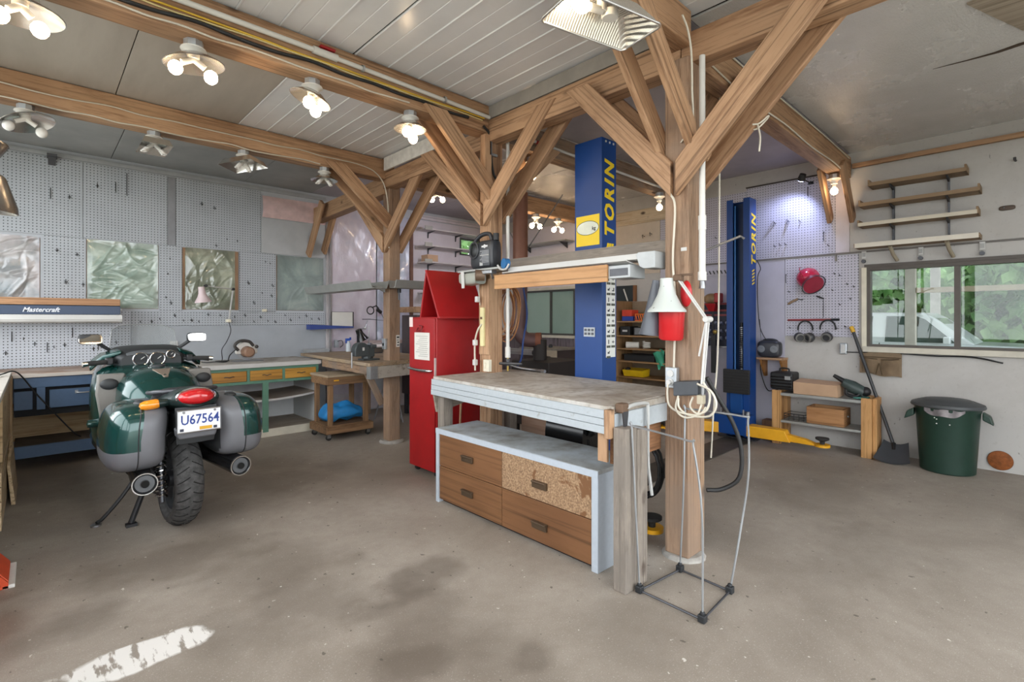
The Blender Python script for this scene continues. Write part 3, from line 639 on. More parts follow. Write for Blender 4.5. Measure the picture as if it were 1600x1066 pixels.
# white articulated wall lamp
PINK = pm('lamp_pinkish', '#d9c6c8', .4, var=.05)
def shade_profile(s=1.0): return [(.022*s, .17*s), (.03*s, .17*s), (.035*s, .10*s), (.05*s, .06*s), (.078*s, .015*s), (.082*s, 0), (.076*s, .002*s), (.046*s, .055*s), (.03*s, .095*s), (.018*s, .16*s)]
t = thing('desk_lamp', 'pinkish white swing arm lamp clamped to the pegboard strip', 'lamp', (1.78, 7.10, 1.37))
obj('lamp_shade', MB().lathe(shade_profile(1.1), (1.46, 6.90, 1.60), 22, (-.12, .0, 1)), PINK, t, smooth=50)
for dy in (-.012, .012):
    obj('lower_arm', MB().tube([(1.785, 7.10+dy, 1.40), (1.80, 6.98+dy, 1.775)], .007), WHT, t, smooth=60)
    obj('upper_arm', MB().tube([(1.80, 6.98+dy, 1.775), (1.48, 6.90+dy, 1.80)], .007), WHT, t, smooth=60)
obj('joint', MB().cyl((1.80, 6.955, 1.775), (1.80, 7.005, 1.775), .018), BLK, t, smooth=40); obj('joint', MB().cyl((1.485, 6.875, 1.80), (1.485, 6.925, 1.80), .018), BLK, t, smooth=40)
obj('clamp', MB().box(1.765, 1.805, 7.08, 7.185, 1.36, 1.40), CREAM, t, bev=.004)
obj('cord', MB().tube(spline([(1.785, 7.10, 1.36), (1.80, 7.08, 1.25), (1.76, 7.10, 1.12), (1.70, 7.08, 1.02), (1.68, 6.98, .90), (1.62, 6.9, .893)]), .005), BCABLE, t, smooth=60)
single('wall_outlet', MB().box(1.17, 1.25, 7.175, 7.19, 1.03, 1.14).box(1.185, 1.205, 7.17, 7.176, 1.06, 1.11).box(1.215, 1.235, 7.17, 7.176, 1.06, 1.11), pm('outlet_grey', '#c9c8c5', .4), 'grey double outlet seen through the motorcycle windshield', 'outlet', bev=.003)
single('wall_switch', MB().box(2.20, 2.26, 7.172, 7.187, 1.50, 1.535).box(2.215, 2.245, 7.166, 7.173, 1.508, 1.528), CREAM, 'small cream switch plate below the taut grey window', 'switch', bev=.002)
# pegboard hooks
HOOKS = []
def ordn(i): return ['first', 'second', 'third', 'fourth', 'fifth', 'sixth', 'seventh', 'eighth', 'ninth', 'tenth', 'eleventh', 'twelfth', 'thirteenth', 'fourteenth', 'fifteenth', 'sixteenth', 'seventeenth', 'eighteenth', 'nineteenth', 'twentieth', 'twenty-first', 'twenty-second', 'twenty-third', 'twenty-fourth'][i]
def name_hooks(lst):
    bd = {}
    for o, b, a in lst: bd.setdefault(b, []).append((a, o))
    for b, l in bd.items():
        for i, (a, o) in enumerate(sorted(l, key=lambda q: q[0])): o['label'] = '%s hook from the left on %s' % (ordn(i), b)
def hook(x, z, s=1.0, kind=0, y=T-.013, lab='small black wire hook on the grey pegboard of the back wall', grp='hooks on the back wall pegboard'):
    mb = MB()
    if kind == 0: mb.tube([(x, y, z+.014), (x, y-.006, z+.014), (x, y-.008, z-.006), (x, y-.035*s, z-.010), (x, y-.04*s, z+.004)], .003, 5)
    elif kind == 1: mb.tube([(x, y, z+.02*s), (x, y-.006, z+.02*s), (x, y-.008, z-.016*s), (x, y-.05*s, z-.02*s), (x, y-.055*s, z-.004)], .0032, 5).tube([(x-.016, y-.006, z), (x+.016, y-.006, z)], .003, 5)
    else: mb.tube([(x, y, z+.05*s), (x, y-.012, z+.05*s), (x, y-.012, z-.04*s), (x, y-.04, z-.05*s)], .004, 5)
    board = 'the pale pegboard under the canopy' if 'canopy' in grp else 'the pegboard strip below the plastic windows' if z < 1.5 else ('the upper left pegboard panel' if x < .38 else 'the upper middle pegboard panel' if x < 1.2 else 'the upper right pegboard panel') if z > 2.28 else ('the pegboard left of the greenish window' if x < .5 else 'the pegboard left of the wood framed window' if x < 1.3 else 'the pegboard left of the taut grey window')
    HOOKS.append((single('peg_hook', mb, BLK, lab, 'hook', group=grp), board, x))
r_ = random.Random(4)
for (x, z, s, kd) in [(.12, 2.72, 1.2, 2), (.27, 2.71, 1.2, 1), (.50, 2.87, 1.3, 1), (.66, 2.88, 1.2, 2), (.76, 2.93, 2.6, 2), (1.50, 2.83, 1.2, 1), (1.64, 2.80, 1.2, 1), (1.78, 2.42, .9, 0), (1.9, 2.41, .9, 0), (1.66, 2.33, .9, 1), (.17, 2.13, 1, 1), (.33, 2.10, 1, 1), (.24, 1.80, 1.3, 1), (.38, 1.78, 1, 1), (1.17, 2.12, 1, 0), (1.15, 1.94, 1, 0), (1.13, 1.66, 1, 0), (1.18, 1.60, 1.2, 1), (2.03, 1.88, 1.2, 1), (2.24, 2.17, 1, 0), (2.30, 2.15, 1, 0), (2.2, 1.75, 1, 0), (2.32, 1.72, 1, 1), (2.1, 1.62, 1.2, 1), (2.33, 1.86, 1.2, 1)]: hook(x, z, s, kd)
for i in range(22): hook(.9+i*.098+r_.uniform(-.03, .03), 1.45+r_.uniform(-.09, .02), .9, i % 2)
for i in range(14): hook(-.3+i*.075+r_.uniform(-.02, .02), r_.uniform(1.05, 1.33), 1, i % 3, y=T-.015, lab='small black wire hook on the pale pegboard under the canopy', grp='hooks under the canopy')
name_hooks(HOOKS)
single('ceiling_bracket', MB().prism([(7.10, 3.10), (7.185, 3.10), (7.185, 3.02)], 'yz', .10, .16).box(.09, .17, 7.06, 7.19, 3.09, 3.115), pm('bracket_dark', '#4f5054', .5), 'small dark bracket hanging from the ceiling rail at upper left', 'bracket')
# ================================================================== MOTORCYCLE (faces the back wall, +y)
GRN = N('teal_paint'); GRN.set('#0c3f3b', .22, .35, Coat_Weight=.8, Coat_Roughness=.05); GRN = GRN.mt
GPL = pm('bike_grey_plastic', '#6d6e73', .42, .15, var=.06); GPD = pm('bike_dark_plastic', '#2d2f31', .55, var=.1); BX, BY = .722, 4.10
bk = thing('motorcycle', 'dark green touring motorcycle with panniers, seen from behind', 'motorcycle', (BX, BY, 0)); bk.rotation_euler = (0, 0, R(3.0))
def W(p): return (BX+p[0], BY+p[1], p[2])
def bpart(name, mb, m_, parent=bk, smooth=45, bev=0):
    mb.v = [W(p) for p in mb.v]; return obj(name, mb, m_, parent, smooth=smooth, bev=bev)
def tyre(y, r, w, name):
    prof = []
    for i in range(13):
        a = -math.pi*.5+math.pi*i/12; prof.append((r-.048*(1-math.cos(a)**.75 if math.cos(a) > 1e-6 else 1)-.0, w/2*math.sin(a)))
    prof = [(r-.095, -w/2*.72), (r-.07, -w/2*.98)] + [(r - .05*(abs(q)**2.6), q*w/2) for q in [-.95, -.8, -.6, -.4, -.2, 0, .2, .4, .6, .8, .95]] + [(r-.07, w/2*.98), (r-.095, w/2*.72)]
    mb = MB(); n = 64; rings = []
    for j in range(n):
        th = 2*math.pi*j/n; rings.append([(h, y+rr*math.cos(th), r+rr*math.sin(th)) for rr, h in prof])
    rings.append(rings[0]); mb.loft(rings, cap=False, closed=True)
    k = N(name+'_rubber'); v = k.coords(); f = k.noise(v, 30, 4); k.set(k.ramp(f, [(.35, '#37363600'[:7]), (.7, '#555453')]), .8); k.bump(f, .2, .003)
    tp = bpart(name, mb, k.mt)
    # tread: chevron sipes raised as dark thin bars
    tr = MB(); nb = 30
    for j in range(nb):
        for sgn in (-1, 1):
            th = 2*math.pi*(j+(.5 if sgn > 0 else 0))/nb
            pts = []
            for q in (.10, .35, .6, .85):
                rr = r-.05*q**2.6+.0008; t2 = th+(.16*(q-.1)); pts.append((sgn*q*w/2, y+rr*math.cos(t2), r+rr*math.sin(t2)))
            tr.tube(pts, .0035, 4)
    bpart('tread_groove', tr, pm('tread_dark', '#161616', .9), tp)
    bpart('rim', MB().lathe([(r-.09, -w*.36), (r-.09, w*.36), (r-.115, w*.33), (r-.12, 0), (r-.115, -w*.33)], (0, y, r), 40, (1, 0, 0)), pm('rim_grey', '#6f7276', .4, .6))
    sp = MB()
    for j in range(6):
        a = j*math.pi/3; sp.tube([(0, y+.05*math.cos(a), r+.05*math.sin(a)), (0, y+(r-.11)*math.cos(a), r+(r-.11)*math.sin(a))], [.03, .018], 6)
    bpart('spokes', sp, pm('rim_grey', '#6f7276', .4, .6)); bpart('hub', MB().cyl((-.08, y, r), (.08, y, r), .055, n=18), DSTEEL)
tyre(0, .315, .172, 'rear_tyre'); tyre(1.55, .315, .12, 'front_tyre')
bpart('brake_disc', MB().lathe([(.05, 0), (.145, 0), (.145, .006), (.05, .006)], (.095, 0, .315), 30, (1, 0, 0)), STEEL)
bpart('swing_arm', MB().tube([(-.13, 0, .315), (-.13, .5, .36)], .035, 8).tube([(.13, 0, .315), (.13, .5, .36)], .03, 8), DSTEEL)
bpart('final_drive', MB().ball((-.12, -.02, .315), .06, .085, .085, 16, 10), DSTEEL)
# shock absorber with spring
sp = []
for i in range(120):
    a = i/119; p = Vector((-.135, -.17, .25)).lerp(Vector((-.135, -.11, .58)), a); sp.append((p.x+.03*math.cos(a*2*math.pi*11), p.y+.03*math.sin(a*2*math.pi*11), p.z))
bpart('shock_spring', MB().tube(sp, .0065, 6), CHROME); bpart('shock_body', MB().cyl((-.135, -.175, .22), (-.135, -.09, .68), .016, n=10), DSTEEL)
# pannier cases
def superbox(c, a, e1=.42, e2=.45, nu=40, nv=24):
    def sp_(v, e): return math.copysign(abs(v)**e, v)
    def fn(u, w):
        th = 2*math.pi*u; ph = -math.pi/2+math.pi*w
        return (c[0]+a[0]*sp_(math.cos(ph), e1)*sp_(math.cos(th), e2), c[1]+a[1]*sp_(math.cos(ph), e1)*sp_(math.sin(th), e2), c[2]+a[2]*sp_(math.sin(ph), e1))
    mb = MB(); mb.grid(fn, nu, nv); return mb
for s in (-1, 1):
    c = (s*.285, -.11, .675); a = (.158, .285, .205); mb = superbox(c, a, .52, .56, 48, 32)
    for i, f in enumerate(mb.f):
        cx = sum(mb.v[q][0] for q in f)/4-c[0]; cz = sum(mb.v[q][2] for q in f)/4-c[2]; cy = sum(mb.v[q][1] for q in f)/4-c[1]
        mb.mi[i] = 0 if (s*cx > .012 and cz > -.045) else (2 if s*cx < -.125 else 1)
    # outward taper of the top
    mb.v = [(x - s*.03*max(0, (z-.675)/.205), y, z) for x, y, z in mb.v]
    pn = bpart('pannier', mb, [GRN, GPL, GPD])
    seam = [(c[0]+s*.012-s*.03*max(0, math.sin(t_)), c[1]-a[1]*1.0*abs(math.cos(t_))**.52, c[2]+a[2]*math.copysign(abs(math.sin(t_))**.52, math.sin(t_))) for t_ in [R(-80+160*i/20) for i in range(21)]]
    bpart('seam', MB().tube(seam, .0035, 5), GPD, pn)
    bpart('latch', MB().ball((c[0]-s*.03, c[1]-.10, c[2]+.203), .035, .06, .018, 14, 8), GPD, pn)
    bpart('bracket', MB().tube([(s*.10, -.05, .74), (s*.15, -.10, .70)], .02, 8), GPD)
# mufflers
for s in (-1, 1):
    m_ = bpart('muffler', MB().lathe([(.03, .75), (.05, .70), (.062, .6), (.064, .1), (.066, 0), (.060, -.005), (.052, .004), (.050, .02), (.0, .02)], (s*.265, -.39, .415), 24, (s*-.10, 1, .02)), pm('muffler_metal', '#5b5c5f', .25, .9))
    bpart('tip_ring', MB().lathe([(.060, -.006), (.066, -.006), (.067, .008), (.060, .008)], (s*.265, -.39, .415), 24, (s*-.10, 1, .02)), CHROME, m_)
    bpart('tip_plate', MB().lathe([(.0, -.002), (.022, -.002), (.024, .004), (.05, .004), (.05, .012), (.0, .012)], (s*.265, -.388, .415), 24, (s*-.10, 1, .02)), pm('muffler_end', '#606265', .5, .4), m_)
    bpart('tip_hole', MB().cyl((s*.265, -.402, .415), (s*.265, -.39, .415), .021, n=16), pm('hole_black', '#050505', .9, var=0), m_)
# tail: cowl, lamp, plate, mudguard
def ell(cx, y, cz, rx, rz, n=20): return [(cx+rx*math.cos(2*math.pi*i/n), y, cz+rz*math.sin(2*math.pi*i/n)) for i in range(n)]
bpart('tail_cowl', MB().loft([ell(0, -.41, .895, .10, .045), ell(0, -.39, .90, .135, .068), ell(0, -.25, .885, .15, .075), ell(0, 0, .83, .15, .08), ell(0, .2, .77, .14, .08)]), pm('cowl_dark_green', '#1b2b2a', .3, .2, var=.05))
tl = bpart('tail_lamp', MB().loft([ell(0, -.452, .91, .05, .018, 24), ell(0, -.445, .91, .078, .034, 24), ell(0, -.425, .91, .098, .045, 24), ell(0, -.39, .91, .102, .049, 24)]), pm('lamp_red', '#c01a20', .12, var=.25, scale=12, coat=.6))
bpart('lamp_bezel', MB().tube(ell(0, -.40, .91, .107, .053, 28), .008, 6, closed=True), CHROME, tl)
bpart('rear_mudguard', MB().loft([[(x*.9, -.40+.02*abs(x)*5, .62), (x, -.42, .72), (x, -.40, .85)] for x in [-.115, -.08, 0, .08, .115]], cap=False, closed=False), GPD)
bpart('mudguard_tip', MB().hexa([(-.10, -.44, .655), (.10, -.44, .655), (.11, -.36, .67), (-.11, -.36, .67)], [(-.115, -.45, .72), (.115, -.45, .72), (.12, -.38, .73), (-.12, -.38, .73)]), GPL, bev=.012)
pl = bpart('licence_plate', MB().box(-.118, .118, -.472, -.468, .705, .838), pm('plate_white', '#e8e9ec', .4, var=.03), bev=.008)
bpart('plate_frame', MB().tube([(-.12, -.474, .703), (.12, -.474, .703), (.12, -.474, .84), (-.12, -.474, .84)], .004, 5, closed=True), STEEL, pl)
for px in (-.085, .085): bpart('plate_bolt', MB().ball((px, -.475, .827), .007), STEEL, pl)
bpart('sticker', MB().box(.0, .07, -.474, -.4725, .712, .732), pm('sticker_yellow', '#d9a520', .5), pl, bev=0)
DB = pm('plate_blue', '#1f3a86', .5)
text('plate_number', 'U67564', .083, W((-.102, -.4735, .752)), (1, 0, 0), (0, 0, 1), DB, pl, sx=.80, bold=.0010)
for px in (-.095, .088): bpart('plate_mark', MB().box(px-.010, px+.010, -.4745, -.4725, .712, .728), pm('mark_dark', '#2e3140', .6), pl)
bpart('plate_bracket', MB().box(-.10, .10, -.468, -.44, .71, .83), GPD)
# turn signals
for s in (-1,):
    sg = bpart('turn_signal', MB().lathe([(.0, .0), (.020, .008), (.029, .03), (.031, .085), (.026, .10), (.0, .10)], (s*.285, -.33, .872), 16, (-s, -.1, .1)), pm('amber', '#e08a1a', .15, var=.15, coat=.5))
    bpart('signal_stalk', MB().lathe([(.03, 0), (.03, .02), (.022, .06), (.02, .09)], (s*.20, -.33, .88), 14, (-s, .05, .05)), pm('cowl_dark_green', '#1b2b2a'), sg)
bpart('grab_rail', MB().tube(spline([(-.16, .10, .90), (-.18, -.05, .915), (-.16, -.20, .935), (0, -.27, .94), (.16, -.20, .935), (.18, -.05, .915), (.16, .10, .90)]), .014, 8), DSTEEL)
# seat
def rr(y, cx, cz, w, h, n=20, e=.55):
    o = []
    for i in range(n):
        a = 2*math.pi*i/n; o.append((cx+w*math.copysign(abs(math.cos(a))**e, math.cos(a)), y, cz+h*math.copysign(abs(math.sin(a))**e, math.sin(a))))
    return o
bpart('seat', MB().loft([rr(-.22, 0, .925, .07, .02), rr(-.18, 0, .925, .11, .03), rr(-.05, 0, .90, .135, .04), rr(.08, 0, .87, .14, .045), rr(.14, 0, .82, .14, .05), rr(.28, 0, .76, .13, .05), rr(.33, 0, .76, .11, .04)]), pm('seat_vinyl', '#26262a', .6, var=.1))
# tank
tk = bpart('fuel_tank', MB().loft([rr(.22, 0, .74, .12, .08, 28, .8), rr(.27, 0, .77, .19, .14, 28, .8), rr(.38, 0, .80, .245, .19, 28, .8), rr(.54, 0, .82, .27, .215, 28, .8), rr(.70, 0, .83, .255, .205, 28, .8), rr(.82, 0, .84, .19, .17, 28, .8), rr(.88, 0, .85, .10, .10, 28, .8)]), GRN)
bpart('tank_badge', MB().hexa([(-.055, .50, 1.012), (.055, .50, 1.012), (.012, .36, .965), (-.012, .36, .965)], [(-.06, .50, 1.028), (.06, .50, 1.028), (.012, .345, .978), (-.012, .345, .978)]), pm('badge_bronze', '#8f8072', .45, .4), tk, bev=.004)
bpart('tank_cap', MB().cyl((0, .60, 1.035), (0, .60, 1.05), .045, n=20), GPD, tk)
# main body / fairing : closed shell, grey inner face toward the rider
def fring(y, w, z0, z1, n=28): return rr(y, 0, (z0+z1)/2, w, (z1-z0)/2, n, .5)
bpart('fairing', MB().loft([fring(.62, .355, .42, .99), fring(.68, .375, .38, 1.02), fring(.85, .385, .34, 1.06), fring(1.10, .35, .36, 1.10), fring(1.30, .27, .50, 1.10), fring(1.45, .14, .68, 1.02), fring(1.50, .04, .80, .92)]), GRN)
bpart('inner_panel', MB().loft([rr(.60, 0, .735, .30, .24, 28, .5), rr(.625, 0, .72, .345, .275, 28, .5)]), pm('inner_grey', '#77746f', .6, var=.08))
for s in (-1, 1):
    bpart('knee_panel', MB().loft([[(s*.235, .585, .60), (s*.345, .60, .56), (s*.365, .62, .80), (s*.25, .60, .84)], [(s*.24, .60, .98), (s*.35, .61, .96), (s*.36, .66, 1.02), (s*.25, .66, 1.04)]] if False else [[(s*.20, .57, .52), (s*.33, .58, .50), (s*.33, .62, .50), (s*.20, .62, .52)], [(s*.22, .56, .70), (s*.35, .57, .68), (s*.35, .62, .68), (s*.22, .62, .70)], [(s*.25, .57, .86), (s*.375, .58, .86), (s*.375, .63, .86), (s*.25, .63, .86)], [(s*.20, .60, 1.0), (s*.36, .60, 1.0), (s*.36, .66, 1.0), (s*.20, .66, 1.0)]]), pm('inner_grey', '#77746f', .6, var=.08), bev=.01)
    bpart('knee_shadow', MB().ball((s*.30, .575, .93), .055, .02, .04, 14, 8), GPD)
    bpart('crash_knob', MB().lathe([(.0, 0), (.026, .006), (.03, .03), (.026, .07), (.0, .075)], (s*.42, .66, .645), 14, (-s, 0, 0)), GRN)
bpart('engine', MB().ball((0, .68, .40), .25, .36, .20, 20, 12), DSTEEL)
# cockpit
bpart('dash_hood', MB().loft([fring(.80, .20, 1.0, 1.12), fring(.86, .235, 1.0, 1.16), fring(1.0, .25, 1.02, 1.19), fring(1.14, .22, 1.03, 1.17)]), GPD)
for gx, gz, gr in ((-.075, 1.085, .050), (.035, 1.085, .050), (.125, 1.115, .030)):
    g = bpart('gauge', MB().cyl((gx, .795, gz), (gx, .84, gz+.01), gr*.94, n=24), pm('gauge_face', '#3b3c3e', .35))
    bpart('gauge_ring', MB().tube([(gx+gr*math.cos(2*math.pi*i/24), .792, gz+gr*math.sin(2*math.pi*i/24)) for i in range(24)], .0055, 6, closed=True), CHROME, g)
    bpart('gauge_needle', MB().tube([(gx, .79, gz), (gx+gr*.5, .79, gz+gr*.4)], .003, 4), WHT, g)
bpart('dash_panel', MB().loft([rr(.805, .01, 1.085, .185, .055, 24, .7), rr(.83, .01, 1.09, .20, .065, 24, .7)]), pm('dash_grey', '#55585b', .45))
for s in (-1, 1):
    bpart('cockpit_wing', MB().loft([[(s*.19, .82, 1.13), (s*.19, .82, 1.16), (s*.19, .95, 1.17), (s*.19, .95, 1.12)], [(s*.30, .88, 1.08), (s*.30, .88, 1.12), (s*.30, 1.0, 1.14), (s*.30, 1.0, 1.06)], [(s*.37, .92, 1.0), (s*.375, .92, 1.04), (s*.36, 1.02, 1.08), (s*.36, 1.02, 1.0)]]), GRN, bev=.01)
    hb = bpart('handlebar', MB().tube(spline([(s*.06, .88, 1.03), (s*.16, .88, 1.07), (s*.27, .82, 1.075), (s*.30, .81, 1.075)]), .014, 8), BLK)
    bpart('grip', MB().tube([(s*.29, .81, 1.075), (s*.40, .79, 1.07)], .019, 10), RUB, hb); bpart('bar_end', MB().cyl((s*.40, .79, 1.07), (s*.428, .785, 1.068), .018, n=12), CHROME, hb)
    bpart('lever', MB().tube(spline([(s*.25, .87, 1.08), (s*.33, .885, 1.065), (s*.42, .86, 1.045)]), .007, 6), DSTEEL, hb)
    bpart('switch_pod', MB().cbox((s*.265, .83, 1.08), (.05, .055, .055)), BLK, hb, bev=.01)
    mr = bpart('mirror', superbox((s*.36, 1.0, 1.245), (.075, .022, .040), .5, .6, 24, 14), GPD if s < 0 else GPD)
    mg = MB().loft([rr(.972, s*.36, 1.245, .068, .034, 24, .45), rr(.976, s*.36, 1.245, .070, .036, 24, .45)])
    if s < 0: mg.v = [(x, y+(z-1.245)*.42-(x+.36)*.2-.004, z) for x, y, z in mg.v]
    bpart('mirror_glass', mg, CHROME, mr)
    bpart('mirror_stalk', MB().tube(spline([(s*.22, 1.05, 1.14), (s*.27, 1.03, 1.18), (s*.32, 1.01, 1.215)]), [.018, .016, .016, .016, .015, .015, .015, .015, .014, .014, .014, .014, .014][:13], 8) if False else MB().tube([(s*.20, 1.05, 1.13), (s*.27, 1.03, 1.18), (s*.315, 1.01, 1.22)], .014, 8), GPD, mr)
# windshield
k = N('smoked_windshield'); k.t.nodes.remove(k.p); tr = k.n('ShaderNodeBsdfTransparent'); tr.inputs[0].default_value = (.70, .72, .72, 1); gl = k.n('ShaderNodeBsdfPrincipled'); gl.inputs['Base Color'].default_value = (.30, .31, .31, 1); gl.inputs['Roughness'].default_value = .12
mx = k.n('ShaderNodeMixShader'); mx.inputs[0].default_value = .28; k.l(tr.outputs[0], mx.inputs[1]); k.l(gl.outputs[0], mx.inputs[2]); k.l(mx.outputs[0], k.out.inputs[0]); WS = k.mt
def ws(u, w):
    a = (u-.5)*2; wd = .235-.02*w; top = .045*(abs(a)**4)*w
    return (a*wd, 1.18-.10*a*a-.14*(1-w)*-1*.0+.02*w-.12*(1-w)*0, 1.13+.225*w-top+.02*(1-a*a)*(1-w)*0)
def ws2(u, w): x, y, z = ws(u, w); return (x, y+.004, z)
mb = MB().grid(ws, 20, 10); bpart('windshield', mb, WS, smooth=80)
bpart('windshield_edge', MB().tube([ws(i/20, 1) for i in range(21)], .003, 5).tube([ws(0, i/10) for i in range(11)], .003, 5).tube([ws(1, i/10) for i in range(11)], .003, 5), pm('edge_clear', '#8a8d8c', .2))
# stands and frame bits
bpart('side_stand', MB().tube(spline([(-.16, .42, .28), (-.26, .40, .14), (-.36, .36, .04), (-.40, .34, .018)]), .013, 8), BLK); bpart('stand_foot', MB().cyl((-.405, .335, 0), (-.405, .335, .012), .030, n=14), STEEL)
bpart('centre_stand', MB().tube([(-.13, .22, .30), (-.24, .17, .02)], .018, 8).tube([(-.17, .20, .20), (.10, .20, .24)], .014, 8), BLK); [bpart('stand_pad', MB().box(q-.03, q+.03, .14, .19, 0, .02), BLK) for q in (-.24,)]
bpart('fork', MB().tube([(-.09, 1.55, .315), (-.09, 1.30, .95)], .025, 8).tube([(.09, 1.55, .315), (.09, 1.30, .95)], .025, 8), STEEL)
bpart('front_mudguard', MB().loft([[(x, 1.55+.34*math.cos(t_), .315+.34*math.sin(t_)) for x in (-.07, -.05, .05, .07)] for t_ in [R(30+130*i/12) for i in range(13)]], cap=False, closed=False), GRN)
bpart('frame_rail', MB().tube([(-.13, -.25, .80), (-.14, .3, .70), (-.16, .6, .55)], .018, 8).tube([(.13, -.25, .80), (.14, .3, .70), (.16, .6, .55)], .018, 8).box(-.10, .10, -.36, .2, .70, .80), BLK)
bpart('foot_peg', MB().cyl((-.20, .30, .40), (-.30, .30, .40), .014, n=10).cyl((.20, .30, .40), (.30, .30, .40), .014, n=10), RUB)
# ================================================================== CENTRE: workbench, dresser, red cabinet
def poly_slab(mb, pts, z0, z1): return mb.prism(pts, 'xy', z0, z1)
BP = [(2.17, 1.575), (3.06, 1.575), (3.16, 3.37), (2.31, 3.36)]
WPL = worn('bench_white_plank', '#b3babf', '#857f75', .6, .37, 11)
t = thing('workbench', 'grimy wooden workbench with white plank edges between two posts', 'workbench', (2.6, 2.5, 0))
k = N('grimy_top'); v = k.coords(); f = k.noise(v, 2.4, 7, .62, .5); g = k.noise(v, 16, 6, .6)
col = k.ramp(f, [(.34, '#8f8376'), (.46, '#b0a89d'), (.58, '#c3bfb9'), (.75, '#cfcdc9')]); col = k.mix(k.ramp(g, [(.35, .55), (.52, 0.0)]), col, '#857a6d'); k.set(col, .6); k.bump(g, .2, .004); GT = k.mt
obj('benchtop', poly_slab(MB(), BP, .915, .945), GT, t, bev=.004)
def fp(a, off=0): # point on the front edge, a 0..1 from right to left
    return (2.17+.14*a-off, 1.575+1.785*a)
for i, (z0, z1, off) in enumerate(((.882, .925, .018), (.845, .880, .02), (.803, .843, .022))):
    a0, a1 = fp(0, off), fp(1, off); b0, b1 = fp(0, -.01), fp(1, -.01)
    obj('front_plank', poly_slab(MB(), [a0, b0, b1, a1], z0, z1), WPL, t, bev=.002)
obj('end_plank', MB().box(2.20, 2.80, 1.545, 1.575, .80, .905), WPL, t, bev=.003)
obj('end_batten', MB().box(2.20, 2.76, 1.557, 1.575, .905, .94), GT, t, bev=.003)
obj('back_plank', poly_slab(MB(), [(3.04, 1.58), (3.06, 1.58), (3.16, 3.36), (3.14, 3.36)], .80, .915), WPL, t)
obj('under_board', MB().box(2.26, 2.75, 1.60, 1.62, .62, .80), wood('brown_board', '#9a6f4e', '#7c5639', 'x', .7), t)
obj('corner_block', MB().box(2.148, 2.195, 1.545, 1.58, .78, .93), TW('z'), t, bev=.003)
l = obj('leg', MB().box(2.175, 2.275, 1.462, 1.54, .0, .84), TG('z'), t, bev=.005); l2 = obj('leg', MB().box(2.278, 2.375, 1.46, 1.538, .0, .825), TG('z'), t, bev=.005)
obj('leg', MB().box(2.34, 2.43, 3.26, 3.34, 0, .80), TG('z'), t, bev=.004); obj('leg', MB().box(3.02, 3.10, 3.22, 3.30, 0, .80), TG('z'), t)
obj('gusset', MB().prism([(2.30, .805), (2.78, .805), (2.76, .74), (2.36, .655), (2.33, .66)], 'xz', 3.335, 3.355), wood('grey_ply_board', '#a39a8d', '#877d70', 'x', .75), t, bev=.002)
obj('bracket', MB().box(2.205, 2.22, 1.60, 1.66, .64, .80), TW('z'), t)
# hanging clamp strap
st = thing('ratchet_strap', 'grey webbing strap hooked over the near end of the workbench', 'strap', (2.35, 1.54, .9))
obj('hook_block', MB().cbox((2.24, 1.53, .935), (.06, .05, .05)), pm('rusty_steel', '#6d5848', .7, .5, var=.25), st, bev=.008)
obj('webbing', MB().tube(spline([(2.25, 1.515, .93), (2.32, 1.51, .945), (2.46, 1.52, .935), (2.475, 1.52, .90), (2.475, 1.52, .70), (2.48, 1.52, .58), (2.49, 1.515, .50), (2.50, 1.51, .42)]), .010, 6), pm('webbing', '#b4b4b2', .7), st, smooth=60)
obj('tail', MB().hexa([(2.235, 1.508, .80), (2.25, 1.508, .80), (2.25, 1.515, .80), (2.235, 1.515, .80)], [(2.215, 1.505, .92), (2.265, 1.505, .92), (2.265, 1.515, .92), (2.215, 1.515, .92)]), DSTEEL, st)
hz = thing('hose_coil', 'coil of black air hose hanging from the workbench by the nearest post', 'hose', (2.62, 1.60, .5))
for i, (rx, rz, dx, dz) in enumerate(((.115, .185, 0, 0), (.125, .195, .008, -.008), (.105, .175, -.006, .006), (.12, .165, .012, -.02), (.118, .20, .0, -.004))):
    obj('loop', MB().tube([(2.80+.012*i+.004*math.sin(3*j), 1.775+dx+rx*1.15*math.cos(2*math.pi*j/32), .455+dz+rz*.95*math.sin(2*math.pi*j/32)) for j in range(32)], .0085, 7, closed=True), BCABLE, hz, smooth=60)
obj('hanger', MB().tube([(2.80, 1.74, .80), (2.80, 1.76, .63), (2.79, 1.74, .615), (2.78, 1.71, .635)], .006, 6), pm('rust_red', '#8a3b2c', .6), hz, smooth=60)
# dresser under the bench
DWH = worn('dresser_white', '#b8c1cb', '#8c8f92', .5, .34, 6); HB = wood('hardboard', '#845c3c', '#775233', 'y', .5, 3, knots=False)
k = N('peeled_particle'); v = k.coords(); f = k.noise(v, 5, 5, .6, .6); g = k.noise(v, 90, 3, .6)
colp = k.ramp(g, [(.3, '#6d543f'), (.5, '#997a5c'), (.7, '#b99a78')]); k.set(k.mix(k.ramp(f, [(.40, 0.0), (.43, 1.0)]), '#775233', colp), .7); k.bump(k.math('ADD', g, k.math('MULTIPLY', f, -.5)), .25, .004); PEEL = k.mt
t = thing('dresser', 'low white dresser with four brown drawer fronts under the workbench', 'dresser', (2.46, 2.45, 0))
k = N('dresser_top'); v = k.coords(); f = k.noise(v, 3.2, 7, .62); k.set(k.ramp(f, [(.36, '#7f7a72'), (.47, '#a3a6a6'), (.62, '#bcc4ca')]), .55); DTOP = k.mt
obj('top_panel', MB().box(2.25, 2.66, 1.69, 3.23, .542, .565), [DTOP], t, bev=.003)
obj('front_edge', MB().box(2.243, 2.25, 1.69, 3.23, .525, .563), DWH, t)
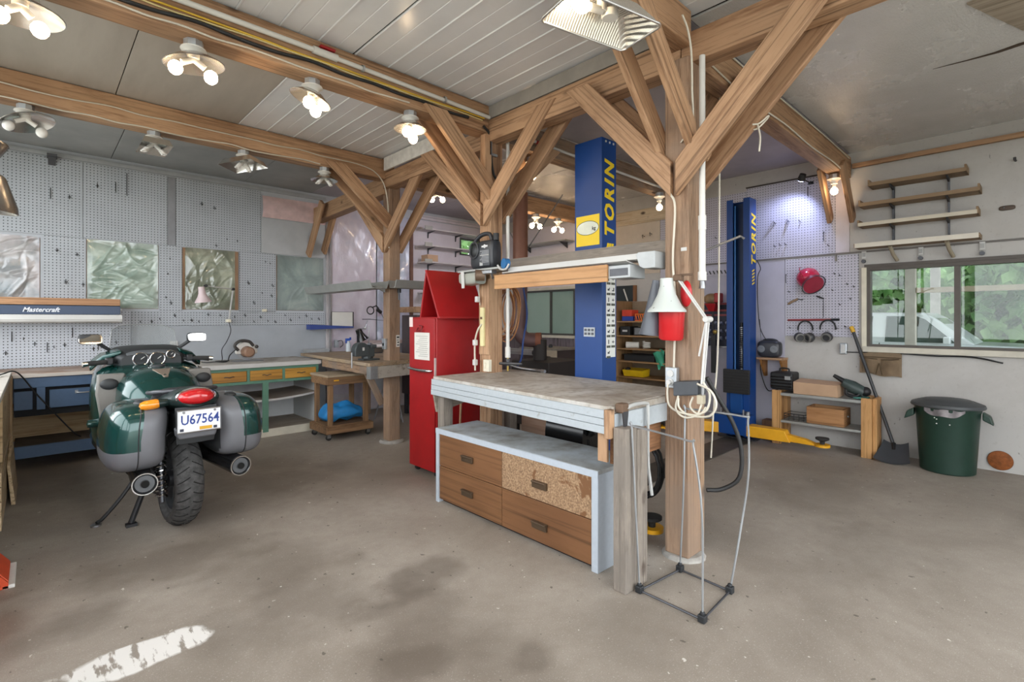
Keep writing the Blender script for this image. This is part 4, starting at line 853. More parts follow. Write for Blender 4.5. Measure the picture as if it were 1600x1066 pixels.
obj('side_panel', MB().box(2.245, 2.66, 1.69, 1.735, 0, .542), DWH, t, bev=.003); obj('side_panel', MB().box(2.245, 2.66, 3.195, 3.23, 0, .542), DWH, t, bev=.003)
obj('back_panel', MB().box(2.645, 2.655, 1.735, 3.195, .03, .542), pm('dresser_back', '#9b8a76', .8), t); obj('plinth', MB().box(2.29, 2.31, 1.735, 3.195, 0.002, .05), BLK, t)
BRZ = pm('bronze_pull', '#5c4c3c', .4, .5)
for i, (y0, y1, z0, z1, m_, hy, hz_) in enumerate(((2.485, 3.19, .285, .53, HB, 2.84, .40), (2.485, 3.19, .03, .28, HB, 2.84, .155), (1.74, 2.48, .285, .53, PEEL, 2.13, .385), (1.74, 2.48, .03, .28, HB, 2.13, .135))):
    d = obj('drawer', MB().box(2.252, 2.275, y0, y1, z0, z1).box(2.275, 2.6, y0+.02, y1-.02, z0+.02, z1-.03), m_, t, bev=.002)
    if m_ is PEEL: d['label'] = 'drawer front with the veneer peeled off to raw particle board'
    obj('pull', MB().box(2.234, 2.252, hy-.06, hy+.06, hz_-.022, hz_+.022).box(2.226, 2.236, hy-.06, hy+.06, hz_+.010, hz_+.022), BRZ, d, bev=.003)
# red cabinet
t = thing('tool_cabinet', 'tall red steel cabinet on casters with a sloping hood', 'cabinet', (2.8, 3.87, 0))
obj('body', MB().box(2.555, 3.05, 3.665, 4.085, .05, 1.42), RED, t, bev=.006)
obj('door', MB().box(2.540, 2.555, 3.675, 4.08, .055, 1.41), RED, t, bev=.004)
obj('door_edge', MB().box(2.536, 2.552, 3.665, 3.676, .90, 1.06), pm('edge_pale', '#b9a4a0', .5), t)
obj('handle', MB().tube(spline([(2.535, 4.06, .96), (2.505, 4.04, .955), (2.50, 3.88, .945), (2.505, 3.73, .945), (2.535, 3.71, .945)]), .013, 8), CHROME, t, smooth=60)
obj('latch', MB().tube([(2.53, 3.92, 1.325), (2.515, 3.92, 1.295), (2.515, 3.85, 1.295), (2.53, 3.85, 1.335), (2.53, 3.90, 1.345)], .007, 6), pm('red_dark', '#7d1013', .4), t, smooth=60)
ppr = obj('instruction_sheet', MB().box(2.534, 2.538, 3.745, 3.985, 1.035, 1.28), PAPER, t); ppr['label'] = 'faded printed sheet'
for j in range(11): obj('print_line', MB().box(2.5328, 2.534, 3.77+.006*(j % 3), 3.96-.02*((j*3) % 4), 1.245-j*.018, 1.250-j*.018), pm('faint_print', '#a8a6a0', .8), ppr)
obj('sticker', MB().box(2.536, 2.539, 4.02, 4.075, 1.33, 1.42), pm('sticker_pink', '#e8d3ce', .6), t)
hd = MB(); 
hd.hexa([(2.535, 3.60, 1.415), (3.06, 3.60, 1.415), (3.06, 3.625, 1.425), (2.535, 3.625, 1.425)], [(2.535, 3.795, 1.84), (3.06, 3.795, 1.84), (3.06, 3.82, 1.84), (2.535, 3.82, 1.84)])
obj('hood_front', hd, RED, t, bev=.004)
obj('hood_back', MB().hexa([(2.545, 3.895, 1.42), (3.05, 3.895, 1.42), (3.05, 3.915, 1.42), (2.545, 3.915, 1.42)], [(2.545, 3.80, 1.835), (3.05, 3.80, 1.835), (3.05, 3.82, 1.835), (2.545, 3.82, 1.835)]), RED, t)
obj('hood_lip', MB().box(2.535, 3.06, 3.59, 3.63, 1.405, 1.425), RED, t, bev=.004)
obj('hood_inner', MB().prism([(3.625, 1.425), (3.90, 1.425), (3.81, 1.82)], 'yz', 3.03, 3.045), pm('red_dark', '#7d1013'), t)
for cx in (2.60, 3.0):
    for cy in (3.72, 4.03): obj('caster', MB().cyl((cx, cy-.012, .026), (cx, cy+.012, .026), .026, n=14), RUB, t, smooth=40)
# things at post B, under and around the bench
single('plywood_panel', MB().box(3.22, 3.235, 2.70, 3.28, .0, .86), wood('pink_ply', '#c9aa95', '#b8957e', 'y', .7, 4, knots=False), 'pinkish plywood panel standing behind the workbench', 'panel')
t = thing('plastic_canister', 'black plastic canister behind the dresser, under the workbench', 'canister', (2.95, 2.45, 0))
obj('body', MB().loft([rr(2.26, 2.92, .33, .10, .33, 16, .4), rr(2.62, 2.92, .33, .10, .33, 16, .4)]), BLKG, t, smooth=40); obj('spout', MB().tube([(2.84, 2.22, .55), (2.82, 2.18, .40)], .012, 6), BLKG, t); obj('cap', MB().cyl((2.90, 2.25, .57), (2.90, 2.21, .60), .02, n=12), BLK, t)
single('timber_offcut', MB().hexa([(2.96, 3.42, 0), (3.10, 3.42, 0), (3.10, 3.52, 0), (2.96, 3.52, 0)], [(2.96, 3.40, .72), (3.10, 3.40, .72), (3.10, 3.50, .72), (2.96, 3.50, .72)]), TG('z'), 'weathered timber offcut standing beside the red cabinet behind the bench', 'timber', bev=.005)
single('thin_stick', MB().tube([(2.62, 3.44, 0.01), (2.70, 3.50, .78)], .010, 6), TW('z'), 'thin stick leaning by the red cabinet under the bench', 'stick')
t = thing('wall_plug_panel', 'cream switch box and cables running down the post beside the red cabinet', 'switch', (2.80, 3.30, .95))
obj('switch_strip', MB().box(2.765, 2.80, 3.28, 3.325, 1.17, 1.50), pm('cream_yellow', '#d9cf9b', .5), t, bev=.004); obj('toggle', MB().box(2.755, 2.766, 3.295, 3.31, 1.40, 1.42), pm('rusty_steel', '#6d5848'), t)
obj('wooden_backing', MB().box(2.785, 2.80, 3.232, 3.36, 1.10, 1.74), TW('z'), t)
obj('power_cord', MB().tube(spline([(2.765, 3.30, 1.36), (2.75, 3.34, 1.30), (2.745, 3.37, 1.18), (2.75, 3.37, .96)]), .008, 6).tube(spline([(2.78, 3.34, 1.78), (2.775, 3.35, 1.65), (2.77, 3.33, 1.52)]), .004, 5), CABLE, t, smooth=60)
for z in (1.03, 1.20, 1.57): obj('plug', MB().cbox((2.745, 3.365 if z < 1.5 else 3.335, z), (.035, .035, .05)), WHT, t, bev=.006)
single('power_outlet', MB().box(2.755, 2.79, 3.20, 3.27, .96, 1.06).box(2.750, 2.756, 3.21, 3.23, .985, 1.035).box(2.750, 2.756, 3.24, 3.26, .985, 1.035), CREAM, 'cream outlet block low on the post behind the workbench', 'outlet', bev=.003)
t = thing('air_pipe', 'white air pipe with valve running down the post behind the workbench', 'pipe', (2.96, 3.17, .95))
obj('pipe', MB().cyl((2.96, 3.185, 1.08), (2.96, 3.185, 2.92), .016, n=12), PVC, t, smooth=40); obj('union', MB().cyl((2.96, 3.185, 1.07), (2.96, 3.185, 1.16), .024, n=12), PVC, t, smooth=40); obj('brass_stub', MB().cyl((2.96, 3.185, .955), (2.96, 3.185, 1.07), .009, n=8), pm('brass', '#b39a55', .35, .8), t)
obj('manifold', MB().cyl((2.90, 3.25, 1.02), (3.0, 3.05, 1.02), .012, n=8).cyl((2.96, 3.185, 1.0), (2.96, 3.185, 1.06), .018, n=8), DSTEEL, t, smooth=40)
t = thing('hose_coil', 'coil of tan and brown air hoses hanging behind the workbench', 'hose', (3.3, 3.5, 1.2))
TAN = [pm('hose_tan', '#c08a5c', .5), pm('hose_brown', '#8a5a3c', .5), pm('hose_pale', '#c9a27e', .5)]
for i in range(9):
    ry = .12+.012*(i % 4); rz = .20+.018*(i % 5); cy = 3.50+.012*(i % 3); cz = 1.50-.02*(i % 4)
    obj('loop', MB().tube([(3.30-.016*i+.02*math.sin(2*math.pi*j/28), cy+ry*math.cos(2*math.pi*j/28), cz+rz*math.sin(2*math.pi*j/28)) for j in range(28)], .0075, 6, closed=True), TAN[i % 3], t, smooth=60)
obj('hook', MB().cyl((2.94, 3.30, 1.72), (3.36, 3.50, 1.72), .01, n=8), DSTEEL, t)
single('blue_hose', MB().tube(spline([(3.36, 3.40, 1.70), (3.37, 3.36, 1.45), (3.36, 3.40, 1.2), (3.30, 3.36, 1.05), (3.22, 3.33, .97)]), .009, 6), pm('hose_blue', '#2d4a86', .5), 'blue air hose hanging beside the stove pipe', 'hose', smooth=60)
single('hose_end', MB().tube(spline([(3.02, 3.22, 1.0), (3.08, 3.15, .975), (3.12, 3.02, .965), (3.10, 2.92, .965)]), .010, 7).cyl((3.10, 2.92, .965), (3.09, 2.87, .965), .014, n=8), STEEL, 'short hose with a fitting lying on the far edge of the workbench', 'hose', smooth=60)
# ================================================================== shelf between the posts
single('shelf_plank', MB().box(2.79, 2.815, 1.585, 3.225, 1.79, 1.885), TG('y'), 'rough grey plank above the white light fixture between the posts', 'plank', bev=.003)
t = thing('light_fixture', 'long white metal shop light housing hung between two posts', 'light fixture', (2.70, 2.2, 1.72))
obj('housing', MB().prism([(2.66, 1.80), (2.66, 1.765), (2.69, 1.76), (2.785, 1.76), (2.785, 1.80)], 'xz', 1.70, 2.86), WHT, t, bev=.002)
obj('end_cap', MB().prism([(1.585, 1.805), (1.70, 1.805), (1.715, 1.79), (1.69, 1.72), (1.66, 1.705), (1.585, 1.705)], 'yz', 2.655, 2.785), pm('fixture_grey', '#bcc0c2', .4), t, bev=.004)
obj('reflector', MB().hexa([(2.60, 1.75, 1.755), (2.785, 1.75, 1.72), (2.785, 2.86, 1.72), (2.60, 2.86, 1.755)], [(2.60, 1.75, 1.76), (2.785, 1.75, 1.728), (2.785, 2.86, 1.728), (2.60, 2.86, 1.76)]), WHT, t)
t = thing('louvre_box', 'grey metal louvre box under the white light housing', 'fixture', (2.72, 1.85, 1.66))
obj('box', MB().box(2.63, 2.80, 1.74, 1.90, 1.655, 1.735), pm('fixture_grey', '#bcc0c2', .4), t, bev=.004); obj('slot', MB().box(2.626, 2.631, 1.755, 1.885, 1.67, 1.715), DSTEEL, t)
single('shelf_board', MB().box(2.61, 2.628, 1.895, 2.965, 1.635, 1.745), wood('oak_board', '#c99a68', '#b07f4d', 'y', .5, 4, knots=False), 'varnished wooden board fixed along the front of the shelf between the posts', 'board', bev=.003)
single('storage_ledge', MB().box(2.63, 2.79, 2.90, 3.46, 1.795, 1.812), GREYT, 'grey ledge carrying the black oil jug', 'shelf', bev=.002)
# oil jug
t = thing('oil_jug', 'black plastic engine oil jug with a white label on the ledge', 'jug', (2.71, 3.17, 1.812))
k = pm('jug_black', '#33353a', .38, var=.05)
obj('body', MB().loft([rr(3.045, 2.71, 1.93, .045, .10, 20, .5), rr(3.06, 2.71, 1.93, .058, .116, 20, .5), rr(3.20, 2.71, 1.93, .06, .117, 20, .5), rr(3.30, 2.71, 1.92, .058, .106, 20, .5), rr(3.325, 2.71, 1.92, .045, .09, 20, .5)]), k, t, smooth=45)
obj('handle', MB().tube(spline([(2.71, 3.10, 2.045), (2.71, 3.14, 2.10), (2.71, 3.24, 2.10), (2.71, 3.32, 2.05), (2.71, 3.335, 1.98)]), .018, 10), k, t, smooth=60)
obj('grip_shade', MB().ball((2.66, 3.26, 1.97), .018, .05, .06, 16, 10), pm('jug_shade', '#1d1e21', .4), t, smooth=60)  # darker ball paints the shade inside the grip hollow
obj('grip_rim', MB().tube([(2.648, 3.26+.055*math.cos(2*math.pi*j/24), 1.97+.065*math.sin(2*math.pi*j/24)) for j in range(24)], .009, 8, closed=True), k, t, smooth=60)
obj('cap', MB().cyl((2.71, 3.055, 2.04), (2.71, 3.055, 2.095), .024, n=16), BLK, t, smooth=40)
lb = obj('label', MB().box(2.6485, 2.651, 3.065, 3.19, 1.835, 1.965), pm('jug_label', '#4b4e54', .5, var=.03), t); lb['label'] = 'printed back label with a white diamond mark'
obj('diamond', MB().prism([(3.128, 1.975), (3.155, 1.992), (3.128, 2.009), (3.10, 1.992)], 'yz', 2.6478, 2.651).box(2.648, 2.651, 3.09, 3.165, 1.985, 1.999), pm('print_white', '#d8d9db', .5), t)
for j in range(9): obj('print_line', MB().box(2.6475, 2.6486, 3.075, 3.185-.012*((j*5) % 3), 1.952-j*.0115, 1.958-j*.0115), pm('print_grey', '#9a9ca0', .6) if j != 3 else WHT, lb)
obj('data_square', MB().box(2.6475, 2.6486, 3.15, 3.187, 1.838, 1.866), pm('print_grey2', '#b5b6b8', .6), lb)
t = thing('plastic_bottle', 'squat translucent bottle with a white strap on the post under the jug', 'bottle', (2.70, 3.40, 1.7))
obj('body', MB().loft([rr(3.24, 2.70, 1.745, .06, .05, 16, .5), rr(3.40, 2.70, 1.74, .07, .055, 16, .5), rr(3.47, 2.70, 1.75, .05, .045, 16, .5)]), pm('bottle_haze', '#a9aca3', .3), t, smooth=50); obj('strap', MB().hexa([(2.615, 3.35, 1.66), (2.615, 3.385, 1.66), (2.62, 3.385, 1.66), (2.62, 3.35, 1.66)], [(2.625, 3.37, 1.80), (2.625, 3.41, 1.80), (2.63, 3.41, 1.80), (2.63, 3.37, 1.80)]), WHT, t)
t = thing('bench_sharpener', 'small brown crank tool clamped to the ledge beside the jug', 'tool', (2.62, 3.12, 1.74))
obj('drum', MB().cyl((2.58, 3.16, 1.755), (2.64, 3.12, 1.755), .045, n=16), pm('tool_brown', '#6f5b4b', .45, .3), t, smooth=40); obj('body', MB().box(2.60, 2.66, 2.99, 3.12, 1.76, 1.79), STEEL, t, bev=.005); obj('clamp', MB().tube([(2.63, 3.02, 1.77), (2.61, 2.98, 1.72)], .01, 6), STEEL, t)
t = thing('tape_roll', 'roll of blue tape hanging at the end of the shelf board', 'tape', (2.64, 2.86, 1.79))
obj('roll', MB().cyl((2.62, 2.87, 1.83), (2.66, 2.86, 1.83), .04, n=20), pm('tape_blue', '#2f6fa8', .5), t, smooth=40); obj('strap', MB().tube(spline([(2.615, 2.93, 1.82), (2.612, 2.89, 1.785), (2.612, 2.83, 1.785), (2.615, 2.80, 1.82)]), .008, 6), WHT, t)
# ================================================================== lamp and power bits on post C
t = thing('desk_lamp', 'white enamel swing arm lamp with paint specks on the nearest post', 'lamp', (2.62, 1.40, 1.02))
k = N('speckled_enamel'); v = k.coords(); f = k.noise(v, 55, 2, .5); k.set(k.mix(k.ramp(f, [(.70, 0.0), (.72, 1.0)]), '#c6ccc8', '#4a4a40'), .28); ENM = k.mt
obj('lamp_shade', MB().lathe([(.032, .19), (.036, .188), (.037, .15), (.05, .10), (.082, .035), (.104, .012), (.106, 0), (.100, .002), (.078, .032), (.045, .098), (.03, .15), (.028, .185)], (2.575, 1.462, 1.44), 30, (0, 0, 1)), ENM, t, smooth=50)
for dx in (-.012, .012):
    obj('upper_arm', MB().tube([(2.60+dx, 1.40, 1.62), (2.62+dx, 1.245, 1.39)], .005, 6), WHT, t); obj('lower_arm', MB().tube([(2.62+dx, 1.245, 1.40), (2.63+dx, 1.28, 1.05)], .006, 6), WHT, t)
obj('elbow', MB().cyl((2.59, 1.245, 1.40), (2.65, 1.245, 1.40), .016, n=12), WHT, t, smooth=40); obj('pivot', MB().cbox((2.60, 1.405, 1.63), (.04, .05, .035)), pm('rusty_steel', '#6d5848'), t, bev=.006); obj('wing_nut', MB().cbox((2.60, 1.36, 1.645), (.012, .07, .012)), pm('rusty_steel', '#6d5848'), t)
obj('spring', MB().tube([(2.615, 1.255, 1.38), (2.62, 1.295, 1.20)], .006, 6), WHT, t); obj('base_pin', MB().cyl((2.63, 1.28, .98), (2.63, 1.28, 1.06), .009, n=8), STEEL, t)
obj('cord', MB().tube(spline([(2.61, 1.30, 1.05), (2.60, 1.22, 1.02), (2.60, 1.19, .95), (2.60, 1.23, .885), (2.60, 1.34, .875), (2.60, 1.40, .91), (2.61, 1.41, .96)]), .006, 6), CABLE, t, smooth=60)
single('red_funnel', MB().lathe([(.066, .165), (.072, .165), (.068, .0), (.060, -.012), (.0, -.012)], (2.645, 1.475, 1.295), 26, (-.03, -.05, 1)), pm('red_plastic', '#c01f24', .3, var=.05), 'red plastic cup hanging under the white lamp shade', 'cup', smooth=40)
single('grey_funnel', MB().lathe([(.02, .30), (.03, .22), (.06, .0), (.066, -.02), (.06, -.022), (.0, -.01)], (2.635, 1.60, 1.33), 22, (.0, -.12, 1)), pm('grey_plastic', '#5c6068', .4, var=.05), 'dark grey funnel hanging behind the red cup', 'funnel', smooth=40)
single('red_scoop', MB().ball((2.68, 1.40, 1.545), .02, .035, .075, 14, 10), pm('red_plastic', '#c01f24'), 'red plastic scoop behind the lamp shade', 'scoop', smooth=60)
t = thing('outlet_box', 'galvanised outlet box on the front of the nearest post', 'outlet', (2.70, 1.51, 1.02))
obj('box', MB().box(2.685, 2.725, 1.465, 1.535, 1.0, 1.12), GALV, t, bev=.004); 
for z in (1.035, 1.085): obj('socket', MB().cyl((2.678, 1.50, z), (2.686, 1.50, z), .020, n=16), WHT, t, smooth=40)
obj('plug', MB().cyl((2.655, 1.50, 1.035), (2.68, 1.50, 1.035), .014, n=10), WHT, t)
obj('cord', MB().tube(spline([(2.66, 1.50, 1.03), (2.65, 1.50, .97), (2.62, 1.47, .91), (2.60, 1.40, .885), (2.60, 1.31, .88), (2.60, 1.27, .895), (2.61, 1.25, .93)]), .006, 6), CABLE, t, smooth=60)
obj('conduit', MB().tube(spline([(2.705, 1.49, 1.12), (2.712, 1.485, 1.5), (2.712, 1.50, 1.75), (2.70, 1.48, 2.05), (2.69, 1.51, 2.14)]), .007, 6), CABLE, t, smooth=60)
t = thing('transformer_box', 'dark grey power adapter strapped to the front of the nearest post', 'adapter', (2.66, 1.37, 1.0))
obj('case', MB().hexa([(2.62, 1.30, .985), (2.72, 1.30, .985), (2.72, 1.45, .965), (2.62, 1.45, .965)], [(2.62, 1.30, 1.065), (2.72, 1.30, 1.065), (2.72, 1.45, 1.045), (2.62, 1.45, 1.045)]), pm('adapter_dark', '#44474c', .5, var=.15, scale=10), t, bev=.008)
obj('plug', MB().cbox((2.625, 1.285, .965), (.04, .035, .05)), pm('plug_beige', '#b8ae98', .5), t, bev=.005)
obj('cord', MB().tube(spline([(2.63, 1.42, .975), (2.60, 1.42, .90), (2.60, 1.37, .86), (2.60, 1.30, .88), (2.61, 1.275, .94)]), .006, 6).tube(spline([(2.64, 1.34, .97), (2.61, 1.34, .92), (2.60, 1.29, .89), (2.60, 1.24, .92), (2.61, 1.23, 1.0), (2.62, 1.27, 1.06)]), .006, 6), CABLE, t, smooth=60)
t = thing('vacuum_pipe', 'white plastic drop pipe hanging beside the nearest post', 'pipe', (2.76, 1.345, 1.58))
obj('upper_pipe', MB().cyl((2.76, 1.345, 1.93), (2.76, 1.345, 2.90), .017, n=14), PVC, t, smooth=40); obj('coupling', MB().cyl((2.76, 1.345, 1.91), (2.76, 1.345, 1.99), .022, n=14), PVC, t, smooth=40)
obj('lower_pipe', MB().cyl((2.76, 1.345, 1.64), (2.76, 1.345, 1.93), .019, n=14), PVC, t, smooth=40); obj('end_socket', MB().cyl((2.76, 1.345, 1.62), (2.76, 1.345, 1.67), .024, n=14), PVC, t, smooth=40); obj('nozzle', MB().cyl((2.76, 1.345, 1.575), (2.76, 1.345, 1.62), .020, .014, n=12), STEEL, t, smooth=40)
t = thing('metal_rod', 'bent steel rod sticking out sideways from the nearest post', 'rod', (2.86, 1.40, 1.82))
obj('rod', MB().tube([(2.86, 1.40, 1.795), (2.93, 1.20, 1.875), (2.945, 1.185, 1.86)], .007, 8), STEEL, t, smooth=40); obj('mount', MB().cbox((2.87, 1.405, 1.79), (.02, .03, .07)), DSTEEL, t)
single('post_tape', MB().box(2.722, 2.726, 1.42, 1.455, 1.795, 1.815), WHT, 'scrap of white tape on the face of the nearest post', 'tape')
t = thing('hanging_rope', 'white rope dangling from the rafters to the floor right of the nearest post', 'rope', (3.4, 1.62, .02))
obj('rope', MB().tube(spline([(3.42, 1.54, 3.0), (3.42, 1.545, 2.0), (3.41, 1.55, 1.2), (3.39, 1.57, .8), (3.37, 1.58, .45)]), .006, 6), CABLE, t, smooth=60)
t = thing('tied_cord', 'white cord tied in a bow around the brace of the nearest post', 'cord', (2.9, 1.15, 2.5))
obj('bow', MB().tube(spline([(2.93, 1.17, 2.52), (2.95, 1.13, 2.47), (2.97, 1.08, 2.51), (2.96, 1.06, 2.53), (2.94, 1.10, 2.495), (2.92, 1.13, 2.49)]), .005, 6), CABLE, t, smooth=60); obj('tail', MB().tube(spline([(2.94, 1.11, 2.49), (2.95, 1.10, 2.42), (2.95, 1.105, 2.34)]), .005, 6), CABLE, t, smooth=60)
single('black_hose', MB().tube(spline([(2.93, 1.40, 1.05), (2.97, 1.36, .95), (3.02, 1.28, .78), (3.04, 1.24, .62), (3.03, 1.25, .46), (2.99, 1.33, .385), (2.93, 1.40, .375)]), .013, 8), BCABLE, 'thick black hose looping out behind the nearest post', 'hose', smooth=60)
# wire stand
t = thing('wire_stand', 'bent wire frame stand with clamped corners on the floor at the bench end', 'wire frame', (2.42, 1.28, 0))
WIRE = pm('wire_steel', '#a2a5a8', .4, .6); Pa, Pb, Pc, Pd = (2.25, 1.43, .012), (2.24, 1.09, .012), (2.58, 1.11, .012), (2.60, 1.395, .012)
for a, b in ((Pa, Pb), (Pb, Pc), (Pc, Pd), (Pd, Pa)): obj('base_wire', MB().tube([a, b], .0055, 6), DSTEEL, t)
for p in (Pa, Pb, Pc, Pd): obj('corner_clamp', MB().cbox((p[0], p[1], .02), (.035, .035, .035)).cyl((p[0], p[1], .0), (p[0], p[1], .05), .012, n=8), pm('clamp_dark', '#3d3f42', .5, .6), t, bev=.006)
obj('hoop', MB().tube(spline([Pa, (2.235, 1.445, .45), (2.215, 1.452, .84), (2.215, 1.44, .855), (2.225, 1.15, .83), (2.23, 1.13, .81), (2.235, 1.09, .5), Pb], 5), .0055, 6), WIRE, t, smooth=60)
obj('hoop', MB().tube(spline([Pd, (2.62, 1.385, .45), (2.64, 1.385, .88), (2.645, 1.37, .90), (2.65, 1.07, .90), (2.655, 1.05, .87), (2.66, 1.05, .60), (2.63, 1.08, .3), Pc], 5), .0055, 6), WIRE, t, smooth=60)
# ================================================================== vise bench, cart
BT2 = wood('vise_benchtop', '#b09a7e', '#8d765c', 'y', .7, 6, weather=.3, wcol='#94877a')
t = thing('workbench', 'wooden vise bench built around a post, with a galvanised corner', 'workbench', (3.1, 6.0, 0))
obj('benchtop', poly_slab(MB(), [(2.66, 7.06), (2.56, 4.89), (3.66, 5.14), (3.72, 7.06)], .895, .935), BT2, t, bev=.004)
obj('front_apron', poly_slab(MB(), [(2.575, 4.905), (2.58, 4.88), (3.66, 5.115), (3.655, 5.14)], .765, .893), worn('apron_white', '#b6b0a5', '#857c6f', .7, .46, 18), t, bev=.003)
obj('side_apron', poly_slab(MB(), [(2.655, 6.33), (2.60, 4.90), (2.63, 4.90), (2.685, 6.33)], .80, .893), TO('y'), t, bev=.003)
obj('corner_plate', poly_slab(MB(), [(2.565, 4.87), (2.655, 4.890), (2.655, 4.896), (2.569, 4.876)], .765, .90), GALV, t); obj('corner_plate', poly_slab(MB(), [(2.560, 4.87), (2.566, 4.87), (2.572, 4.97), (2.566, 4.97)], .765, .90), GALV, t)
obj('leg', MB().box(3.06, 3.14, 5.30, 5.38, 0, .89), TO('z'), t, bev=.004); obj('leg', MB().box(3.55, 3.63, 5.2, 5.28, 0, .80), TO('z'), t); obj('leg', MB().box(3.55, 3.63, 6.9, 6.98, 0, .89), TO('z'), t)
timber('knee', (2.92, 5.28, .42), (2.70, 5.28, .86), .07, .05, TO('x'), t, up=(0, 1, 0)); obj('block', MB().box(2.635, 2.70, 5.0, 5.12, .80, .89), TW('y'), t, bev=.003)
obj('upstand', MB().box(2.68, 3.05, 7.02, 7.06, .935, .985), GALV, t)
t = thing('bench_vise', 'dark grey bench vise with a long jaw on the vise bench', 'vise', (2.75, 5.3, .935))
VG = pm('vise_grey', '#474d4f', .45, .3, var=.12, scale=10)
obj('base', MB().box(2.66, 2.86, 5.22, 5.36, .936, .955).cyl((2.74, 5.29, .955), (2.74, 5.29, .985), .065, n=18), VG, t, bev=.004)
obj('body', MB().box(2.68, 2.81, 5.24, 5.34, .975, 1.085), VG, t, bev=.012)
obj('anvil_round', MB().prism(arcpts(2.655, 1.055, .085, 0, 180) + [(2.57, .985), (2.74, .985)], 'xz', 5.235, 5.345), VG, t, bev=.008)
obj('jaw', MB().box(2.76, 2.83, 5.235, 5.345, 1.075, 1.11), VG, t, bev=.004); obj('slide', MB().box(2.81, 2.96, 5.26, 5.32, 1.02, 1.075), pm('slide_brown', '#6a625b', .4, .6), t, bev=.004)
obj('screw_handle', MB().tube([(2.545, 5.27, .86), (2.545, 5.27, 1.03)], .008, 8), STEEL, t); obj('badge', MB().box(2.655, 2.675, 5.228, 5.236, 1.05, 1.085), WHT, t)
t = thing('wooden_cart', 'wooden cart on casters tucked beside the vise bench', 'cart', (2.7, 5.88, 0))
CW = wood('cart_wood', '#92704f', '#6d4f35', 'z', .7, 7); CWX = wood('cart_wood', '#92704f', '#6d4f35', 'x', .7, 7)
obj('top', MB().box(2.42, 2.98, 5.62, 6.12, .73, .755), worn('cart_top', '#a9977f', '#6f5a45', .7, .45, 6), t, bev=.003)
for y0 in (5.63, 6.09): obj('top_rail', MB().box(2.43, 2.97, y0, y0+.022, .64, .73), CWX, t, bev=.003)
for x0 in (2.43, 2.948): obj('top_rail', MB().box(x0, x0+.022, 5.652, 6.09, .64, .73), CWX, t, bev=.003)
for x0 in (2.455, 2.895):
    for y0 in (5.655, 6.03): obj('leg', MB().box(x0, x0+.05, y0, y0+.05, .15, .73), CW, t, bev=.003)
obj('lower_deck', MB().box(2.44, 2.98, 5.65, 6.11, .155, .17), CWX, t)
for y0 in (5.63, 6.11): obj('lower_rail', MB().box(2.42, 3.0, y0, y0+.025, .075, .16), CWX, t, bev=.006)
for x0 in (2.42, 2.975): obj('lower_rail', MB().box(x0, x0+.025, 5.655, 6.11, .075, .16), CWX, t, bev=.006)
for cx in (2.46, 2.95):
    for cy in (5.68, 6.08): c_ = obj('caster', MB().cyl((cx, cy-.012, .032), (cx, cy+.012, .032), .032, n=16), RUB, t, smooth=40); obj('fork', MB().box(cx-.02, cx+.02, cy-.018, cy-.013, .03, .078).box(cx-.02, cx+.02, cy+.013, cy+.018, .03, .078), STEEL, c_)
single('yellow_tag', MB().box(2.50, 2.56, 5.624, 5.629, .685, .70), YEL, 'small yellow sticker on the wooden cart rail', 'sticker')
def bag(u, w):
    th = 2*math.pi*u; ph = -math.pi/2+math.pi*w; s = lambda v, e: math.copysign(abs(v)**e, v)
    x = .25*s(math.cos(ph), .7)*s(math.cos(th), .6); y = .17*s(math.cos(ph), .7)*s(math.sin(th), .6); z = .085*s(math.sin(ph), .8)*(1+.25*math.sin(5*x*6)+.25*math.cos(9*y*4+x*14)); z += .03*math.cos(4*x)
    return (2.70+x, 5.88+y, .268+z-.03*(abs(x)/.25)**2)
single('blue_bag', MB().grid(bag, 36, 20), pm('blue_sheet', '#2a86c9', .45, var=.12, scale=14), 'crumpled bright blue plastic bundle on the lower deck of the cart', 'bundle', smooth=60)
# grey angled trays around post A
t = thing('hanging_tray', 'grey metal L shaped tray shelf bracketed around the vise bench post', 'tray', (2.9, 5.3, 1.78))
def trough(mb, axis, a0, a1, c0, c1, z):
    pr = [(c0, z+.085), (c0+.014, z+.085), (c0+.045, z+.006), (c1-.045, z+.006), (c1-.014, z+.085), (c1, z+.085), (c1-.035, z-.004), (c0+.035, z-.004)]
    return mb.prism(pr, 'xz' if axis == 'y' else 'yz', a0, a1)
obj('long_tray', trough(MB(), 'y', 5.02, 6.84, 2.62, 2.87, 1.74), GREYT, t, bev=.002); obj('short_tray', trough(MB(), 'x', 2.875, 3.36, 4.88, 5.065, 1.75), GREYT, t, bev=.002)
obj('end_flap', MB().hexa([(3.36, 4.93, 1.785), (3.47, 4.95, 1.80), (3.47, 5.04, 1.80), (3.36, 5.06, 1.785)], [(3.36, 4.93, 1.835), (3.45, 4.95, 1.845), (3.45, 5.04, 1.845), (3.36, 5.06, 1.835)]), GREYT, t); obj('gusset', MB().prism([(2.70, 1.772), (2.86, 1.772), (2.86, 1.70)], 'xz', 5.10, 5.115), GREYT, t)
single('paper_notice', MB().box(2.985, 3.03, 5.074, 5.077, 1.085, 1.22).m(1).box(2.992, 3.023, 5.0728, 5.0742, 1.185, 1.205).box(2.992, 3.018, 5.0728, 5.0742, 1.16, 1.167).box(3.0, 3.02, 5.0728, 5.0742, 1.13, 1.145).box(2.995, 3.022, 5.0728, 5.0742, 1.10, 1.112), [PAPER, pm('ink', '#3a3a3e', .7)], 'white notice with black print on the vise bench post', 'notice')
